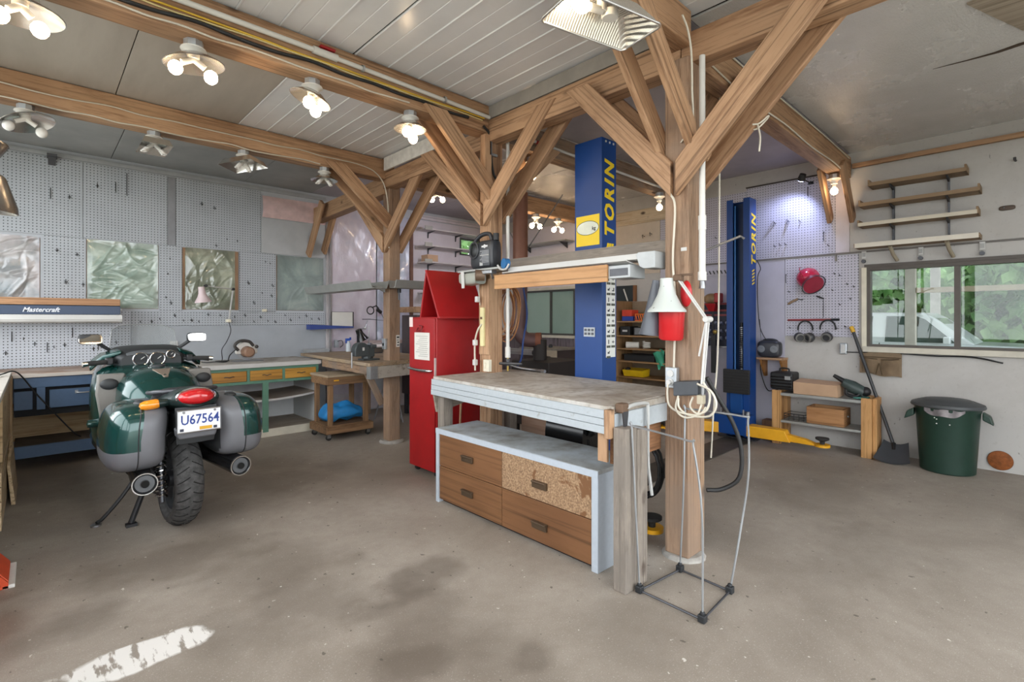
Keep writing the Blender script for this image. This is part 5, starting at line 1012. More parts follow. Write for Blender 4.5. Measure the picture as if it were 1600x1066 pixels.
t = thing('post_switch', 'grey switch box on the side of the vise bench post', 'switch', (2.885, 5.15, 1.1)); obj('box', MB().box(2.868, 2.898, 5.12, 5.19, 1.06, 1.18), GALV, t, bev=.004); obj('toggle', MB().box(2.860, 2.869, 5.145, 5.165, 1.10, 1.13), BLK, t)
t = thing('hand_torch', 'small black torch hung on the vise bench post under the tray', 'torch', (3.03, 5.06, 1.63)); obj('head', MB().cyl((3.01, 5.05, 1.70), (3.01, 5.05, 1.745), .022, n=12), BLK, t, smooth=40); obj('handle', MB().cyl((3.01, 5.055, 1.62), (3.01, 5.055, 1.70), .011, n=10), DSTEEL, t)
# things behind the vise bench
t = thing('framed_sheet', 'white sheet in a black frame on the wall above the vise bench', 'frame', (3.3, 7.12, 1.27)); obj('frame', MB().box(3.12, 3.46, 7.10, 7.11, 1.27, 1.51), BLK, t, bev=.002); obj('sheet', MB().box(3.125, 3.44, 7.095, 7.10, 1.285, 1.505).box(3.20, 3.23, 7.093, 7.095, 1.285, 1.505), PAPER, t)
single('blue_shelf', MB().hexa([(2.78, 7.02, 1.255), (2.80, 7.02, 1.255), (3.42, 7.02, 1.275), (2.78, 7.16, 1.255)], [(2.78, 7.02, 1.325), (2.80, 7.02, 1.325), (3.42, 7.02, 1.295), (2.78, 7.16, 1.325)]), pm('shelf_blue', '#33488c', .45), 'narrow blue metal shelf under the framed sheet', 'shelf')
t = thing('wall_outlet', 'outlet box with a looped cord right of the blue shelf', 'outlet', (3.2, 7.12, 1.0)); obj('box', MB().box(3.16, 3.21, 7.06, 7.12, .99, 1.10), GALV, t, bev=.003); obj('cord', MB().tube(spline([(3.19, 7.06, 1.08), (3.24, 7.03, 1.09), (3.26, 7.03, 1.03), (3.22, 7.04, .99)]), .005, 6), BCABLE, t)
t = thing('spray_bottle', 'spray bottle with a blue trigger head on the vise bench', 'bottle', (3.28, 6.9, .935)); obj('body', MB().lathe([(.035, 0), (.036, .10), (.015, .14), (.014, .16), (.0, .16)], (3.28, 6.90, .935), 16), pm('bottle_clear', '#c9d2d8', .25), t, smooth=50); obj('trigger_head', MB().box(3.24, 3.30, 6.88, 6.92, 1.09, 1.125).box(3.235, 3.255, 6.89, 6.91, 1.055, 1.10).box(3.30, 3.32, 6.885, 6.915, 1.10, 1.14), pm('trigger_blue', '#1f4fb0', .4), t, bev=.006)
t = thing('desk_lamp', 'black swing arm lamp standing at the back of the vise bench', 'lamp', (3.56, 6.9, .935))
obj('lamp_shade', MB().lathe([(.03, .17), (.045, .165), (.05, .10), (.085, .01), (.09, 0), (.083, .004), (.04, .10), (.0, .15)], (3.46, 6.82, 1.10), 22, (-.45, 0, 1)), BLKG, t, smooth=50)
obj('arm', MB().tube([(3.44, 6.84, 1.25), (3.53, 6.88, 1.27), (3.58, 6.9, 1.38)], .008, 6).tube([(3.60, 6.9, 1.30), (3.60, 6.9, .94)], .006, 6), STEEL, t, smooth=40); obj('joint', MB().ball((3.53, 6.88, 1.27), .022), WHT, t, smooth=60); obj('foot', MB().cyl((3.60, 6.9, .936), (3.60, 6.9, .955), .07, n=18), BLK, t, smooth=40)
t = thing('magnifier', 'round black magnifier ring on a jointed arm above the vise bench', 'magnifier', (3.62, 6.85, 1.5)); obj('ring', MB().tube([(3.60+.055*math.cos(2*math.pi*j/24), 6.85, 1.53+.055*math.sin(2*math.pi*j/24)) for j in range(24)], .009, 8, closed=True), BLK, t, smooth=60); obj('head', MB().tube([(3.64, 6.85, 1.58), (3.70, 6.86, 1.60), (3.74, 6.86, 1.56)], .010, 6).cyl((3.71, 6.86, 1.55), (3.78, 6.86, 1.50), .026, n=12), BLK, t, smooth=40); obj('arm', MB().tube([(3.76, 6.88, 1.55), (3.86, 6.9, 1.38), (3.62, 6.9, 1.40), (3.62, 7.14, 1.40)], .006, 6), DSTEEL, t)
single('window_ledge', MB().box(3.50, 4.46, 7.02, 7.168, 1.02, 1.06).box(3.50, 4.46, 7.02, 7.04, 1.06, 1.08), pm('ledge_pink', '#d9c3c2', .6), 'pale pinkish ledge shelf behind the black desk lamp', 'shelf', bev=.003)
t = thing('bench_grinder', 'small chrome bench grinder beside the vise bench post', 'grinder', (3.42, 6.3, .935)); obj('motor', MB().cyl((3.34, 6.3, 1.02), (3.48, 6.3, 1.02), .05, n=18), pm('grinder_pale', '#c9c3c0', .35, .3), t, smooth=40); obj('base', MB().box(3.36, 3.46, 6.24, 6.36, .936, .98), DSTEEL, t, bev=.004)
for x in (3.30, 3.50): obj('wheel_guard', MB().cyl((x-.015, 6.3, 1.02), (x+.015, 6.3, 1.02), .06, n=20), CHROME, t, smooth=40)
t = thing('stacked_crate', 'dark crate with a wooden lid and hatched side behind the red cabinet', 'crate', (4.2, 6.2, 0)); obj('case', MB().box(3.98, 4.55, 6.2, 6.6, .30, 1.46), pm('crate_dark', '#4b4244', .7), t); obj('lid', MB().box(3.95, 4.58, 6.17, 6.63, 1.50, 1.58), TW('x'), t, bev=.004); obj('blue_panel', MB().box(4.12, 4.5, 6.19, 6.2, 1.36, 1.49), pm('crate_blue', '#2c3d66', .5), t); obj('hatched_panel', MB().box(4.02, 4.28, 6.185, 6.2, .75, 1.30), pm('hatch_brown', '#8d6257', .6, var=.3, scale=30), t); [obj('leg', MB().box(q, q+.05, q2, q2+.05, 0, .3), DSTEEL, t) for q in (4.0, 4.48) for q2 in (6.22, 6.52)]
single('folded_tripod', MB().tube([(3.72, 6.2, 0.01), (3.60, 6.25, .80)], .012, 6).tube([(3.42, 6.4, .01), (3.60, 6.25, .80)], .012, 6).tube([(3.60, 5.95, .01), (3.60, 6.25, .80)], .012, 6), STEEL, 'grey tripod legs standing under the vise bench', 'tripod', smooth=40)
# shelves on the far wall above the red cabinet
for i, (z, lab) in enumerate(((2.87, 'top grey wall shelf left of the small green window'), (2.60, 'second grey wall shelf beside the small green window'), (2.33, 'third grey wall shelf just above the red cabinet'), (1.83, 'lowest grey wall shelf left of the red hood'))):
    x1 = 5.80 if i < 3 else 5.0
    t = thing('wall_shelf', lab, 'shelf', (5.1, 7.1, z)); obj('board', MB().box(4.62, x1, 6.92, 7.185, z, z+.02), pm('shelf_pale', '#cfc8c9', .5), t, bev=.002)
    obj('end_plate', MB().box(4.60, 4.74, 6.915, 6.93, z-.01, z+.055), GREYT, t)
    for bx in (4.82, 5.4):
        if bx < x1: obj('bracket', MB().prism([(6.95, z), (7.185, z), (7.185, z-.10), (7.165, z-.10), (7.155, z-.03)], 'yz', bx, bx+.012), DSTEEL, t)
t = thing('parts_tray', 'open cardboard tray of small parts on a far wall shelf', 'tray', (4.78, 7.05, 2.35)); obj('tray', MB().box(4.66, 4.86, 6.93, 7.12, 2.35, 2.355).box(4.66, 4.86, 6.93, 6.935, 2.35, 2.46).box(4.66, 4.665, 6.935, 7.12, 2.35, 2.46).box(4.855, 4.86, 6.935, 7.12, 2.35, 2.42), CARD, t); obj('part', MB().box(4.70, 4.78, 6.98, 7.06, 2.355, 2.40).cyl((4.80, 7.0, 2.36), (4.82, 7.06, 2.42), .02), STEEL, t)

# ================================================================== RIGHT AND FAR SIDE
ALF = pm('window_alu_dark', '#57504a', .5, .1); ALL_ = pm('window_cream', '#ddd6c2', .5)
w = struct('window_5', MB().box(XR-.02, XR+.08, RWN[0], RWN[1], RWN[2], RWN[2]+.035).box(XR-.02, XR+.08, RWN[0], RWN[1], RWN[3]-.035, RWN[3]).box(XR-.02, XR+.08, RWN[1]-.03, RWN[1], RWN[2]+.035, RWN[3]-.035).box(XR-.02, XR+.08, RWN[0], RWN[0]+.03, RWN[2]+.035, RWN[3]-.035), ALF, label='large sliding window looking out at a white pickup')
obj('mullion', MB().box(XR-.01, XR+.06, .565, .61, RWN[2]+.035, RWN[3]-.035), ALF, w); obj('sill', MB().box(XR-.06, XR-.02, RWN[0]-.02, RWN[1]+.03, RWN[2]-.045, RWN[2]+.012), pm('sill_pale', '#c9c3b4', .5), w, bev=.003)
obj('side_casing', MB().box(XR-.035, XR-.0, RWN[1], RWN[1]+.045, RWN[2]-.04, RWN[3]), ALL_, w, bev=.003); obj('head_casing', MB().box(XR-.03, XR, RWN[0], RWN[1]+.02, RWN[3], RWN[3]+.03), ALF, w)
GLZ = glass('window_glass', (.90, .94, .93, 1))
obj('pane', MB().box(XR+.03, XR+.035, .61, RWN[1]-.03, RWN[2]+.035, RWN[3]-.035), GLZ, w); obj('pane', MB().box(XR+.045, XR+.05, RWN[0]+.03, .565, RWN[2]+.035, RWN[3]-.035), GLZ, w)
def frost(name, c):
    k = N(name); v = k.coords(); f = k.noise(v, 2.5, 4); col = k.mix(k.ramp(f, [(.3, 0.0), (.7, .5)]), c, '#a9bdb3'); k.set(col, .12)
    t = k.n('ShaderNodeBsdfTranslucent'); k.l(col, t.inputs[0]); mx = k.n('ShaderNodeMixShader'); mx.inputs[0].default_value = .16; k.l(k.p.outputs[0], mx.inputs[1]); k.l(t.outputs[0], mx.inputs[2]); k.l(mx.outputs[0], k.out.inputs[0]); return k.mt
w = struct('window_6', MB().box(XR-.02, XR+.06, FWN[0], FWN[1], FWN[2], FWN[2]+.03).box(XR-.02, XR+.06, FWN[0], FWN[1], FWN[3]-.03, FWN[3]).box(XR-.02, XR+.06, FWN[0], FWN[0]+.03, FWN[2]+.03, FWN[3]-.03).box(XR-.02, XR+.06, FWN[1]-.03, FWN[1], FWN[2]+.03, FWN[3]-.03), pm('window_dark', '#4a4a47', .5), label='far window with cloudy greenish panes beside the stove pipe')
obj('mullion', MB().box(XR-.01, XR+.05, 5.83, 5.86, FWN[2]+.03, FWN[3]-.03), pm('window_dark', '#4a4a47'), w); obj('sill', MB().box(XR-.07, XR-.02, FWN[0]-.03, FWN[1]+.03, FWN[2]-.045, FWN[2]), pm('sill_pale', '#c9c3b4'), w); obj('head', MB().box(XR-.05, XR-.012, FWN[0]-.03, FWN[1]+.03, FWN[3], FWN[3]+.05), pm('sill_pale', '#c9c3b4'), w)
obj('pane', MB().box(XR+.01, XR+.015, 5.86, FWN[1]-.03, FWN[2]+.03, FWN[3]-.03), frost('cloudy_pane', '#9db5a9'), w); obj('pane', MB().box(XR+.025, XR+.03, FWN[0]+.03, 5.83, FWN[2]+.03, FWN[3]-.03), frost('cloudy_pane_b', '#8fa79b'), w)
w = struct('window_7', MB().box(GW[0], GW[1], T-.01, T+.09, GW[2], GW[2]+.025).box(GW[0], GW[1], T-.01, T+.09, GW[3]-.025, GW[3]).box(GW[0], GW[0]+.025, T-.01, T+.09, GW[2]+.025, GW[3]-.025).box(GW[1]-.025, GW[1], T-.01, T+.09, GW[2]+.025, GW[3]-.025), pm('window_dark', '#4a4a47'), label='small high window full of green leaves')
obj('pane', MB().box(GW[0]+.025, GW[1]-.025, T+.05, T+.055, GW[2]+.025, GW[3]-.025), GLZ, w)
# ---- car lift
LIN = pm('lift_inner_shade', '#082a52', .45, var=.05); TY = pm('lift_letters', '#f2cf1c', .45, var=.02)  # darker inner blue paints the shade inside the channel
def column(x0, y0, flip, label):
    """U channel column 0.27 wide in y, 0.19 deep in x; open side toward -x if flip else +x"""
    t = thing('lift_column', label, 'car lift', (x0+.1, y0+.135, 0)); x1 = x0+.19; y1 = y0+.27; zt = 2.82
    if flip: obj('channel', MB().prism([(x0, y0), (x1, y0), (x1, y1), (x0, y1), (x0, y1-.075), (x0+.012, y1-.075), (x0+.012, y1-.014), (x1-.014, y1-.014), (x1-.014, y0+.014), (x0+.012, y0+.014), (x0+.012, y0+.075), (x0, y0+.075)], 'xy', .02, zt), BLUE, t, bev=.003)
    else: obj('channel', MB().prism([(x0, y0), (x1, y0), (x1, y0+.075), (x1-.012, y0+.075), (x1-.012, y0+.014), (x0+.014, y0+.014), (x0+.014, y1-.014), (x1-.012, y1-.014), (x1-.012, y1-.075), (x1, y1-.075), (x1, y1), (x0, y1)], 'xy', .02, zt), BLUE, t, bev=.003)
    obj('base_plate', MB().box(x0-.06, x1+.03, y0-.08, y1+.08, 0, .02), DSTEEL, t)
    return t
L1 = column(3.20, 2.37, False, 'tall blue lift column behind the workbench with a yellow label')
for i in range(3): obj('bolt', MB().cyl((3.25+.05*i, 2.366, 2.795), (3.25+.05*i, 2.371, 2.795), .009, n=10), WHT, L1)
text('lettering', 'TORIN', .165, (3.352, 2.3685, 2.045), (0, 0, 1), (-1, 0, 0), TY, L1, sx=1.0, bold=.006, shear=.2, space=1.28)
for j in range(3): obj('chevron', MB().hexa([(3.25+.03*j, 2.3682, 1.94+.012*(j % 2)), (3.275+.03*j, 2.3682, 1.94+.012*(j % 2)), (3.275+.03*j, 2.3696, 1.94+.012*(j % 2)), (3.25+.03*j, 2.3696, 1.94+.012*(j % 2))], [(3.27+.03*j, 2.3682, 2.0), (3.295+.03*j, 2.3682, 2.0), (3.295+.03*j, 2.3696, 2.0), (3.27+.03*j, 2.3696, 2.0)]), TY, L1)
lb = obj('capacity_label', MB().box(3.196, 3.2, 2.392, 2.622, 1.985, 2.225), TY, L1); lb['label'] = 'yellow capacity label with a pale oval'
obj('oval', MB().lathe([(.0, 0), (.108, 0), (.108, .0015), (.0, .0015)], (3.1965, 2.507, 2.125), 32, (-1, 0, 0), 1.0, .5), pm('oval_white', '#e6e9d8', .5), lb); obj('oval_line', MB().tube([(3.195, 2.507+.109*math.cos(2*math.pi*j/32), 2.125+.055*math.sin(2*math.pi*j/32)) for j in range(32)], .002, 4, closed=True), pm('ink', '#3a3a3e'), lb)
text('lettering', 'kg', .04, (3.1945, 2.462, 2.105), (0, -1, 0), (0, 0, 1), pm('ink', '#3a3a3e'), lb, bold=.001)
obj('keypad_plate', MB().box(3.195, 3.2, 2.435, 2.545, 1.262, 1.335), pm('plate_grey', '#aeb2b5', .4, .5), L1)
for i in range(2):
    for j in range(3): obj('plate_mark', MB().box(3.1938, 3.1952, 2.445+j*.034, 2.470+j*.034, 1.275+i*.03, 1.295+i*.03), DSTEEL, L1)
ch = obj('adapter_chart', MB().box(3.252, 3.372, 2.3665, 2.37, 1.10, 1.76), pm('chart_white', '#e8e9e4', .5, var=.02), L1); ch['label'] = 'white chart with two columns of small tool pictures'
INK = pm('ink', '#3a3a3e')
for i in range(8):
    for j in range(2):
        zc = 1.715-i*.083; xc = 3.282+j*.06
        if i == 7 and j == 1: continue
        obj('caption_bar', MB().box(xc-.025, xc+.025, 2.3655, 2.3666, zc-.042, zc-.024), pm('chart_dark', '#4f5348', .6), ch)
        q = (i*2+j) % 4
        mb = MB()
        if q == 0: mb.box(xc-.004, xc+.006, 2.3655, 2.3666, zc-.012, zc+.022)
        elif q == 1: mb.box(xc-.016, xc+.016, 2.3655, 2.3666, zc, zc+.006).box(xc-.003, xc+.003, 2.3655, 2.3666, zc-.008, zc+.016)
        elif q == 2: mb.box(xc-.012, xc+.012, 2.3655, 2.3666, zc-.006, zc+.008).box(xc+.006, xc+.016, 2.3655, 2.3666, zc+.006, zc+.016)
        else: mb.box(xc+.002, xc+.014, 2.3655, 2.3666, zc-.010, zc+.018).box(xc-.014, xc+.004, 2.3655, 2.3666, zc-.010, zc-.002)
        obj('pictogram', mb, INK, ch)
# lift 1 swing arm reaching behind the nearest post
def arm(t, p0, p1, w0, w1, h, padz):
    d = Vector((p1[0]-p0[0], p1[1]-p0[1], 0)); L = d.length; d.normalize(); n = Vector((-d.y, d.x, 0)); P = lambda a, b, z: (p0[0]+d.x*a+n.x*b, p0[1]+d.y*a+n.y*b, z)
    z = p0[2]
    obj('outer_arm', MB().hexa([P(0, -w0, z), P(L*.62, -w1, z), P(L*.62, w1, z), P(0, w0, z)], [P(0, -w0, z+h), P(L*.55, -w1, z+h), P(L*.55, w1, z+h), P(0, w0, z+h)]), YEL, t, bev=.006)
    obj('inner_arm', MB().hexa([P(L*.5, -w1*.7, z+.01), P(L*.98, -w1*.7, z+.005), P(L*.98, w1*.7, z+.005), P(L*.5, w1*.7, z+.01)], [P(L*.5, -w1*.7, z+h*.75), P(L*.80, -w1*.7, z+h*.45), P(L*.80, w1*.7, z+h*.45), P(L*.5, w1*.7, z+h*.75)]), YEL, t, bev=.004)
    obj('arm_tip', MB().cyl(P(L*.98, 0, z+.005), P(L*.98, 0, z+.03), .072, n=18), YEL, t, smooth=40)
    obj('pad', MB().lathe([(.022, 0), (.024, .03), (.05, .042), (.062, .05), (.062, .066), (.0, .07)], P(L*.98, 0, z+.03), 20), RUB, t, smooth=40)
arm(L1, (3.17, 2.36, .06), (2.83, 1.70, .05), .10, .075, .09, 0)
arm(L1, (3.42, 2.68, .06), (3.9, 3.3, .05), .09, .06, .09, 0)
L2 = column(6.03, 2.365, True, 'blue lift column standing against the right wall beside the pegboard')
obj('chain_tube', MB().cyl((6.08, 2.555, .75), (6.08, 2.555, 2.75), .010, n=8), pm('lift_tube', '#3a74b8', .4), L2); obj('inner_shade_plate', MB().box(6.14, 6.15, 2.40, 2.60, .1, 2.78), LIN, L2)
sp = [(6.08+.022*math.cos(i*.7), 2.475+.022*math.sin(i*.7), .80+i*.0026) for i in range(200)]
obj('lift_spring', MB().tube(sp, .005, 4), STEEL, L2, smooth=60); obj('lift_rod', MB().cyl((6.08, 2.475, .75), (6.08, 2.475, 1.36), .018, n=10), BLK, L2)
obj('carriage', MB().box(6.0, 6.13, 2.44, 2.58, .10, .80), pm('carriage_blue', '#0d4686', .4), L2, bev=.004)
dp = obj('door_pad', MB().box(5.955, 5.998, 2.345, 2.645, .53, .81), RUB, L2, bev=.006)
for j in range(8): obj('rib', MB().box(5.950, 5.956, 2.35, 2.64, .545+j*.033, .562+j*.033), BLK, dp)
text('lettering', 'TORIN', .165, (6.195, 2.3635, 2.03), (0, 0, 1), (-1, 0, 0), TY, L2, sx=1.0, bold=.006, shear=.2, space=1.28)
for j in range(5): obj('chevron', MB().hexa([(6.10, 2.3632, 1.80+.038*j), (6.17, 2.3632, 1.825+.038*j), (6.17, 2.3646, 1.825+.038*j), (6.10, 2.3646, 1.80+.038*j)], [(6.10, 2.3632, 1.817+.038*j), (6.17, 2.3632, 1.842+.038*j), (6.17, 2.3646, 1.842+.038*j), (6.10, 2.3646, 1.817+.038*j)]), TY, L2)
obj('arm_block', MB().box(5.76, 6.0, 2.30, 2.68, .09, .30), BLUE, L2, bev=.006)
for y in (2.36, 2.62): obj('pivot_pin', MB().cyl((5.84, y, .30), (5.84, y, .37), .012, n=8).cyl((5.90, y-.02, .30), (5.90, y-.02, .345), .028, n=12), STEEL, L2)
arm(L2, (5.86, 2.36, .09), (5.86, 1.56, .07), .085, .055, .12, 0); arm(L2, (5.84, 2.64, .09), (5.50, 3.16, .08), .085, .055, .12, 0)
obj('arm_caster', MB().cyl((5.60, 2.86, .055), (5.60, 2.89, .055), .055, n=18), RUB, L2, smooth=40)
single('cover_plate', MB().box(3.52, 5.95, 2.30, 2.62, 0.001, .010), pm('plate_dark', '#57524d', .6, .4, var=.2, scale=10, bump=.4, bscale=90), 'dark steel cover plate on the floor between the two lift columns', 'floor plate', bev=.002)
single('lift_cable', MB().tube(spline([(6.235, 2.36, 2.1), (6.26, 2.33, 2.0), (6.24, 2.355, 1.9), (6.24, 2.355, 1.6), (6.25, 2.33, 1.3), (6.30, 2.28, 1.15)]), .005, 6), BCABLE, 'black cable running down the wall side of the right lift column', 'cable', smooth=60)
# ---- back: stove, pipe, saw table
t = thing('stove_pipe', 'rusty brown stove pipe with an elbow behind the workbench', 'stove pipe', (4.2, 4.28, 1.1)); RST = pm('pipe_rust', '#5e4746', .55, .3, var=.18, scale=5); RST2 = pm('pipe_brown', '#7a5140', .55, .2, var=.12)
obj('lower_pipe', MB().tube(spline([(4.20, 4.30, 1.80), (4.20, 4.31, 1.5), (4.20, 4.33, 1.30), (4.22, 4.30, 1.20), (4.27, 4.24, 1.155), (4.34, 4.16, 1.15)]), .085, 18), RST, t, smooth=50); obj('upper_pipe', MB().cyl((4.20, 4.30, 2.05), (4.20, 4.30, 2.9), .09, n=20), RST2, t, smooth=50); obj('collar', MB().cyl((4.20, 4.30, 1.96), (4.20, 4.30, 2.06), .097, n=20), CHROME, t, smooth=50); obj('sleeve', MB().cyl((4.20, 4.30, 1.80), (4.20, 4.30, 1.97), .094, n=20), pm('red_dark', '#7d1013'), t, smooth=50)
obj('rust_flange', MB().cyl((4.33, 4.17, 1.15), (4.37, 4.12, 1.15), .092, n=20), pm('flange_rust', '#7c4c38', .7, .2), t, smooth=40)
for p1 in ((4.0, 4.62, 2.9), (4.62, 4.0, 2.9)): obj('stay', MB().tube([(4.22, 4.28, 2.15), p1], .008, 6), STEEL, t)
t = thing('wood_stove', 'dark iron stove under the pipe behind the workbench', 'stove', (4.45, 4.05, 0)); obj('body', MB().box(4.10, 4.75, 3.75, 4.35, .18, .92), pm('stove_iron', '#2c2624', .65, .3, var=.15), t, bev=.01); obj('flue', MB().cyl((4.36, 4.13, .92), (4.36, 4.13, 1.16), .08, n=16), pm('stove_iron', '#2c2624'), t, smooth=40)
for x in (4.15, 4.70):
    for y in (3.8, 4.3): obj('leg', MB().box(x-.02, x+.02, y-.02, y+.02, 0, .18), pm('stove_iron', '#2c2624'), t)
t = thing('saw_table', 'grey table saw with a rip fence rail in front of the far window', 'table saw', (5.3, 5.0, 0)); obj('table', MB().box(5.20, 5.75, 4.62, 5.35, .965, .99), pm('saw_top', '#8f867c', .5, .4, var=.2), t, bev=.003); obj('front_panel', MB().prism([(4.60, .965), (5.0, .965), (5.0, .885), (4.72, .885), (4.64, .80), (4.60, .80)], 'yz', 5.19, 5.20), pm('saw_tan', '#a59682', .5), t); obj('fence_rail', MB().box(5.10, 5.16, 4.98, 5.5, .89, .97).box(5.095, 5.10, 4.98, 5.5, .92, .94), ALU, t, bev=.003); obj('rail_end', MB().cyl((5.13, 4.98, .93), (5.13, 4.955, .93), .04, n=12), BLK, t); obj('body', MB().box(5.25, 5.72, 4.68, 5.3, .0, .96), pm('saw_body', '#3d3230', .7, var=.2), t)
single('knob_switch', MB().lathe([(.03, 0), (.03, .03), (.02, .045), (.0, .045)], (5.45, 4.95, .99), 14), BLK, 'black knob standing on the saw table', 'knob', smooth=40)
t = thing('wall_shelf', 'long grey wall shelf above the far window', 'shelf', (6.3, 5.9, 2.68)); obj('board', MB().box(6.18, 6.42, 5.30, 6.50, 2.67, 2.69), GREYT, t, bev=.002)
for y in (5.45, 6.3): obj('bracket', MB().prism([(6.22, 2.67), (6.42, 2.67), (6.42, 2.58)], 'xz', y, y+.012), DSTEEL, t)
# ---- bookshelf with contents
BW = wood('bookshelf_wood', '#a8845c', '#87663f', 'y', .65, 6); t = thing('bookcase', 'wooden bookcase of shop supplies seen between the lift column and nearest post', 'bookcase', (6.2, 3.8, 0))
obj('side', MB().box(6.0, 6.40, 4.19, 4.21, 0, 1.66), wood('bookshelf_wood', '#a8845c', '#87663f', 'z'), t); obj('side', MB().box(6.0, 6.40, 3.40, 3.42, 0, 1.66), wood('bookshelf_wood', '#a8845c', '#87663f', 'z'), t); obj('back', MB().box(6.40, 6.415, 3.40, 4.21, 0, 1.66), pm('bookcase_back', '#8d7b66', .8), t)
for z in (.06, .33, .58, .80, .975, 1.155, 1.355): obj('shelf', MB().box(6.0, 6.40, 3.42, 4.19, z, z+.02), BW, t, bev=.002)
t = thing('parts_bins', 'stack of red and blue parts bins on the bookcase', 'bins', (6.1, 4.05, 1.375)); obj('blue_bin', MB().box(6.03, 6.2, 3.94, 4.12, 1.376, 1.44), pm('bin_blue', '#23409a', .4), t, bev=.004); obj('red_bin', MB().box(6.03, 6.2, 3.96, 4.12, 1.442, 1.53), pm('bin_red', '#d1402a', .4), t, bev=.004)
t = thing('parts_rack', 'orange striped wire rack on the top shelf of the bookcase', 'rack', (6.1, 3.78, 1.375)); obj('frame', MB().tube([(6.03, 3.64, 1.38), (6.03, 3.90, 1.38), (6.03, 3.90, 1.47), (6.03, 3.64, 1.47)], .008, 5, closed=True), ORG, t)
for i in range(7): obj('bar', MB().tube([(6.03, 3.66+i*.035, 1.38), (6.03, 3.685+i*.035, 1.47)], .007, 5), ORG, t)
t = thing('black_case', 'small black case with a white badge on the bookcase', 'case', (6.1, 4.05, 1.175)); obj('body', MB().box(6.03, 6.25, 3.99, 4.15, 1.176, 1.30), BLK, t, bev=.006); obj('badge', MB().box(6.027, 6.031, 4.03, 4.11, 1.225, 1.25), WHT, t)
t = thing('grey_charger', 'grey charger box beside the black case on the bookcase', 'charger', (6.1, 3.88, 1.175)); obj('body', MB().box(6.03, 6.2, 3.80, 3.93, 1.176, 1.29), BLK, t, bev=.006); obj('face', MB().box(6.027, 6.031, 3.82, 3.91, 1.19, 1.28), pm('charger_grey', '#7e8185', .5), t)
t = thing('towel_roll', 'pale paper towel roll lying on the bookcase shelf', 'roll', (6.1, 3.97, .995)); obj('roll', MB().cyl((6.05, 4.06, 1.04), (6.12, 3.90, 1.04), .045, n=18), PAPER, t, smooth=40); obj('core', MB().cyl((6.047, 4.066, 1.04), (6.055, 4.05, 1.04), .02, n=12), CARD, t)
single('cable_coil', MB().tube([(6.12+.03*math.sin(i*.5), 3.78+.05*math.cos(i*.5), 1.005+.0022*i) for i in range(40)], .010, 6), PAPER, 'coil of white cable on the bookcase shelf', 'cable', smooth=60)
single('black_tray', MB().box(6.05, 6.3, 3.62, 4.10, .822, .90).box(6.03, 6.31, 3.60, 4.12, .90, .912), BLK, 'stack of black trays on a lower bookcase shelf', 'tray', bev=.004)
t = thing('yellow_bin', 'yellow open parts bin on a bookcase shelf', 'bin', (6.12, 3.95, .60)); obj('bin', MB().hexa([(6.05, 3.80, .602), (6.22, 3.80, .602), (6.22, 4.10, .602), (6.05, 4.10, .602)], [(6.02, 3.79, .69), (6.23, 3.79, .71), (6.23, 4.11, .71), (6.02, 4.11, .69)]), pm('bin_yellow', '#e6bd1e', .4), t, bev=.004); obj('contents', MB().ball((6.08, 4.05, .69), .05, .04, .035), BLK, t)
single('green_rag', MB().grid(lambda u, w_: (6.0-.012*math.sin(9*u+4*w_), 3.44+.17*u*(1-.5*w_), .98-.22*w_+.03*math.sin(5*u)), 8, 8), pm('rag_green', '#3f9a7a', .8, var=.2), 'green rag hanging off the edge of the bookcase', 'rag', smooth=60)
single('domed_cover', MB().lathe([(.16, 0), (.15, .03), (.08, .05), (.0, .055)], (6.18, 3.95, .35), 20, (0, 0, 1), .9, 1.0), pm('lid_grey', '#9a948c', .5), 'grey domed lid on the bottom bookcase shelf', 'lid', smooth=50)
t = thing('picture_frame', 'dark glass frame with a wooden stile above the bookcase', 'frame', (6.4, 4.3, 1.68)); obj('glass', MB().box(6.395, 6.425, 4.17, 4.47, 1.665, 1.90), pm('dark_glass', '#23282a', .15, var=.2), t); obj('stile', MB().box(6.385, 6.428, 4.13, 4.17, 1.665, 1.90), wood('frame_wood', '#9a6a42', '#7b4f2d', 'z', .5), t); obj('white_stick', MB().tube([(6.385, 4.33, 1.85), (6.385, 4.26, 1.67)], .012, 6), PAPER, t)
# ---- wall behind the post: trimmer, tool rack
t = thing('string_trimmer', 'red string trimmer hanging on the lavender wall behind the nearest post', 'trimmer', (6.3, 2.92, .7)); obj('engine', MB().ball((6.27, 2.93, 1.66), .09, .10, .07, 18, 12), pm('engine_tan', '#8a6f52', .5, var=.3, scale=20), t, smooth=60); obj('tank', MB().box(6.20, 6.32, 2.80, 2.87, 1.61, 1.73), RED, t, bev=.012); obj('shroud', MB().hexa([(6.23, 2.88, 1.50), (6.30, 2.88, 1.50), (6.30, 2.95, 1.50), (6.23, 2.95, 1.50)], [(6.20, 2.85, 1.60), (6.33, 2.85, 1.60), (6.33, 2.99, 1.60), (6.20, 2.99, 1.60)]), RED, t, bev=.008); obj('shaft', MB().tube([(6.27, 2.915, 1.5), (6.27, 2.91, 1.2), (6.28, 2.895, .72)], .013, 8), BLK, t); obj('strap', MB().box(6.25, 6.27, 2.87, 2.93, .72, 1.20), BLK, t); obj('throttle', MB().ball((6.25, 2.875, 1.24), .025, .03, .03), pm('brass', '#b39a55'), t, smooth=60)
t = thing('tool_rack', 'dark rack of red and blue tool holders behind the string trimmer', 'rack', (6.4, 3.0, 1.1)); obj('board', MB().box(6.385, 6.42, 2.66, 3.26, 1.05, 1.60), pm('rack_dark', '#2c3040', .6, var=.2), t)
for z in (1.585, 1.50, 1.44): obj('red_bar', MB().box(6.36, 6.386, 2.66, 3.26, z, z+.025), pm('rack_red', '#8a3a3c', .5), t)
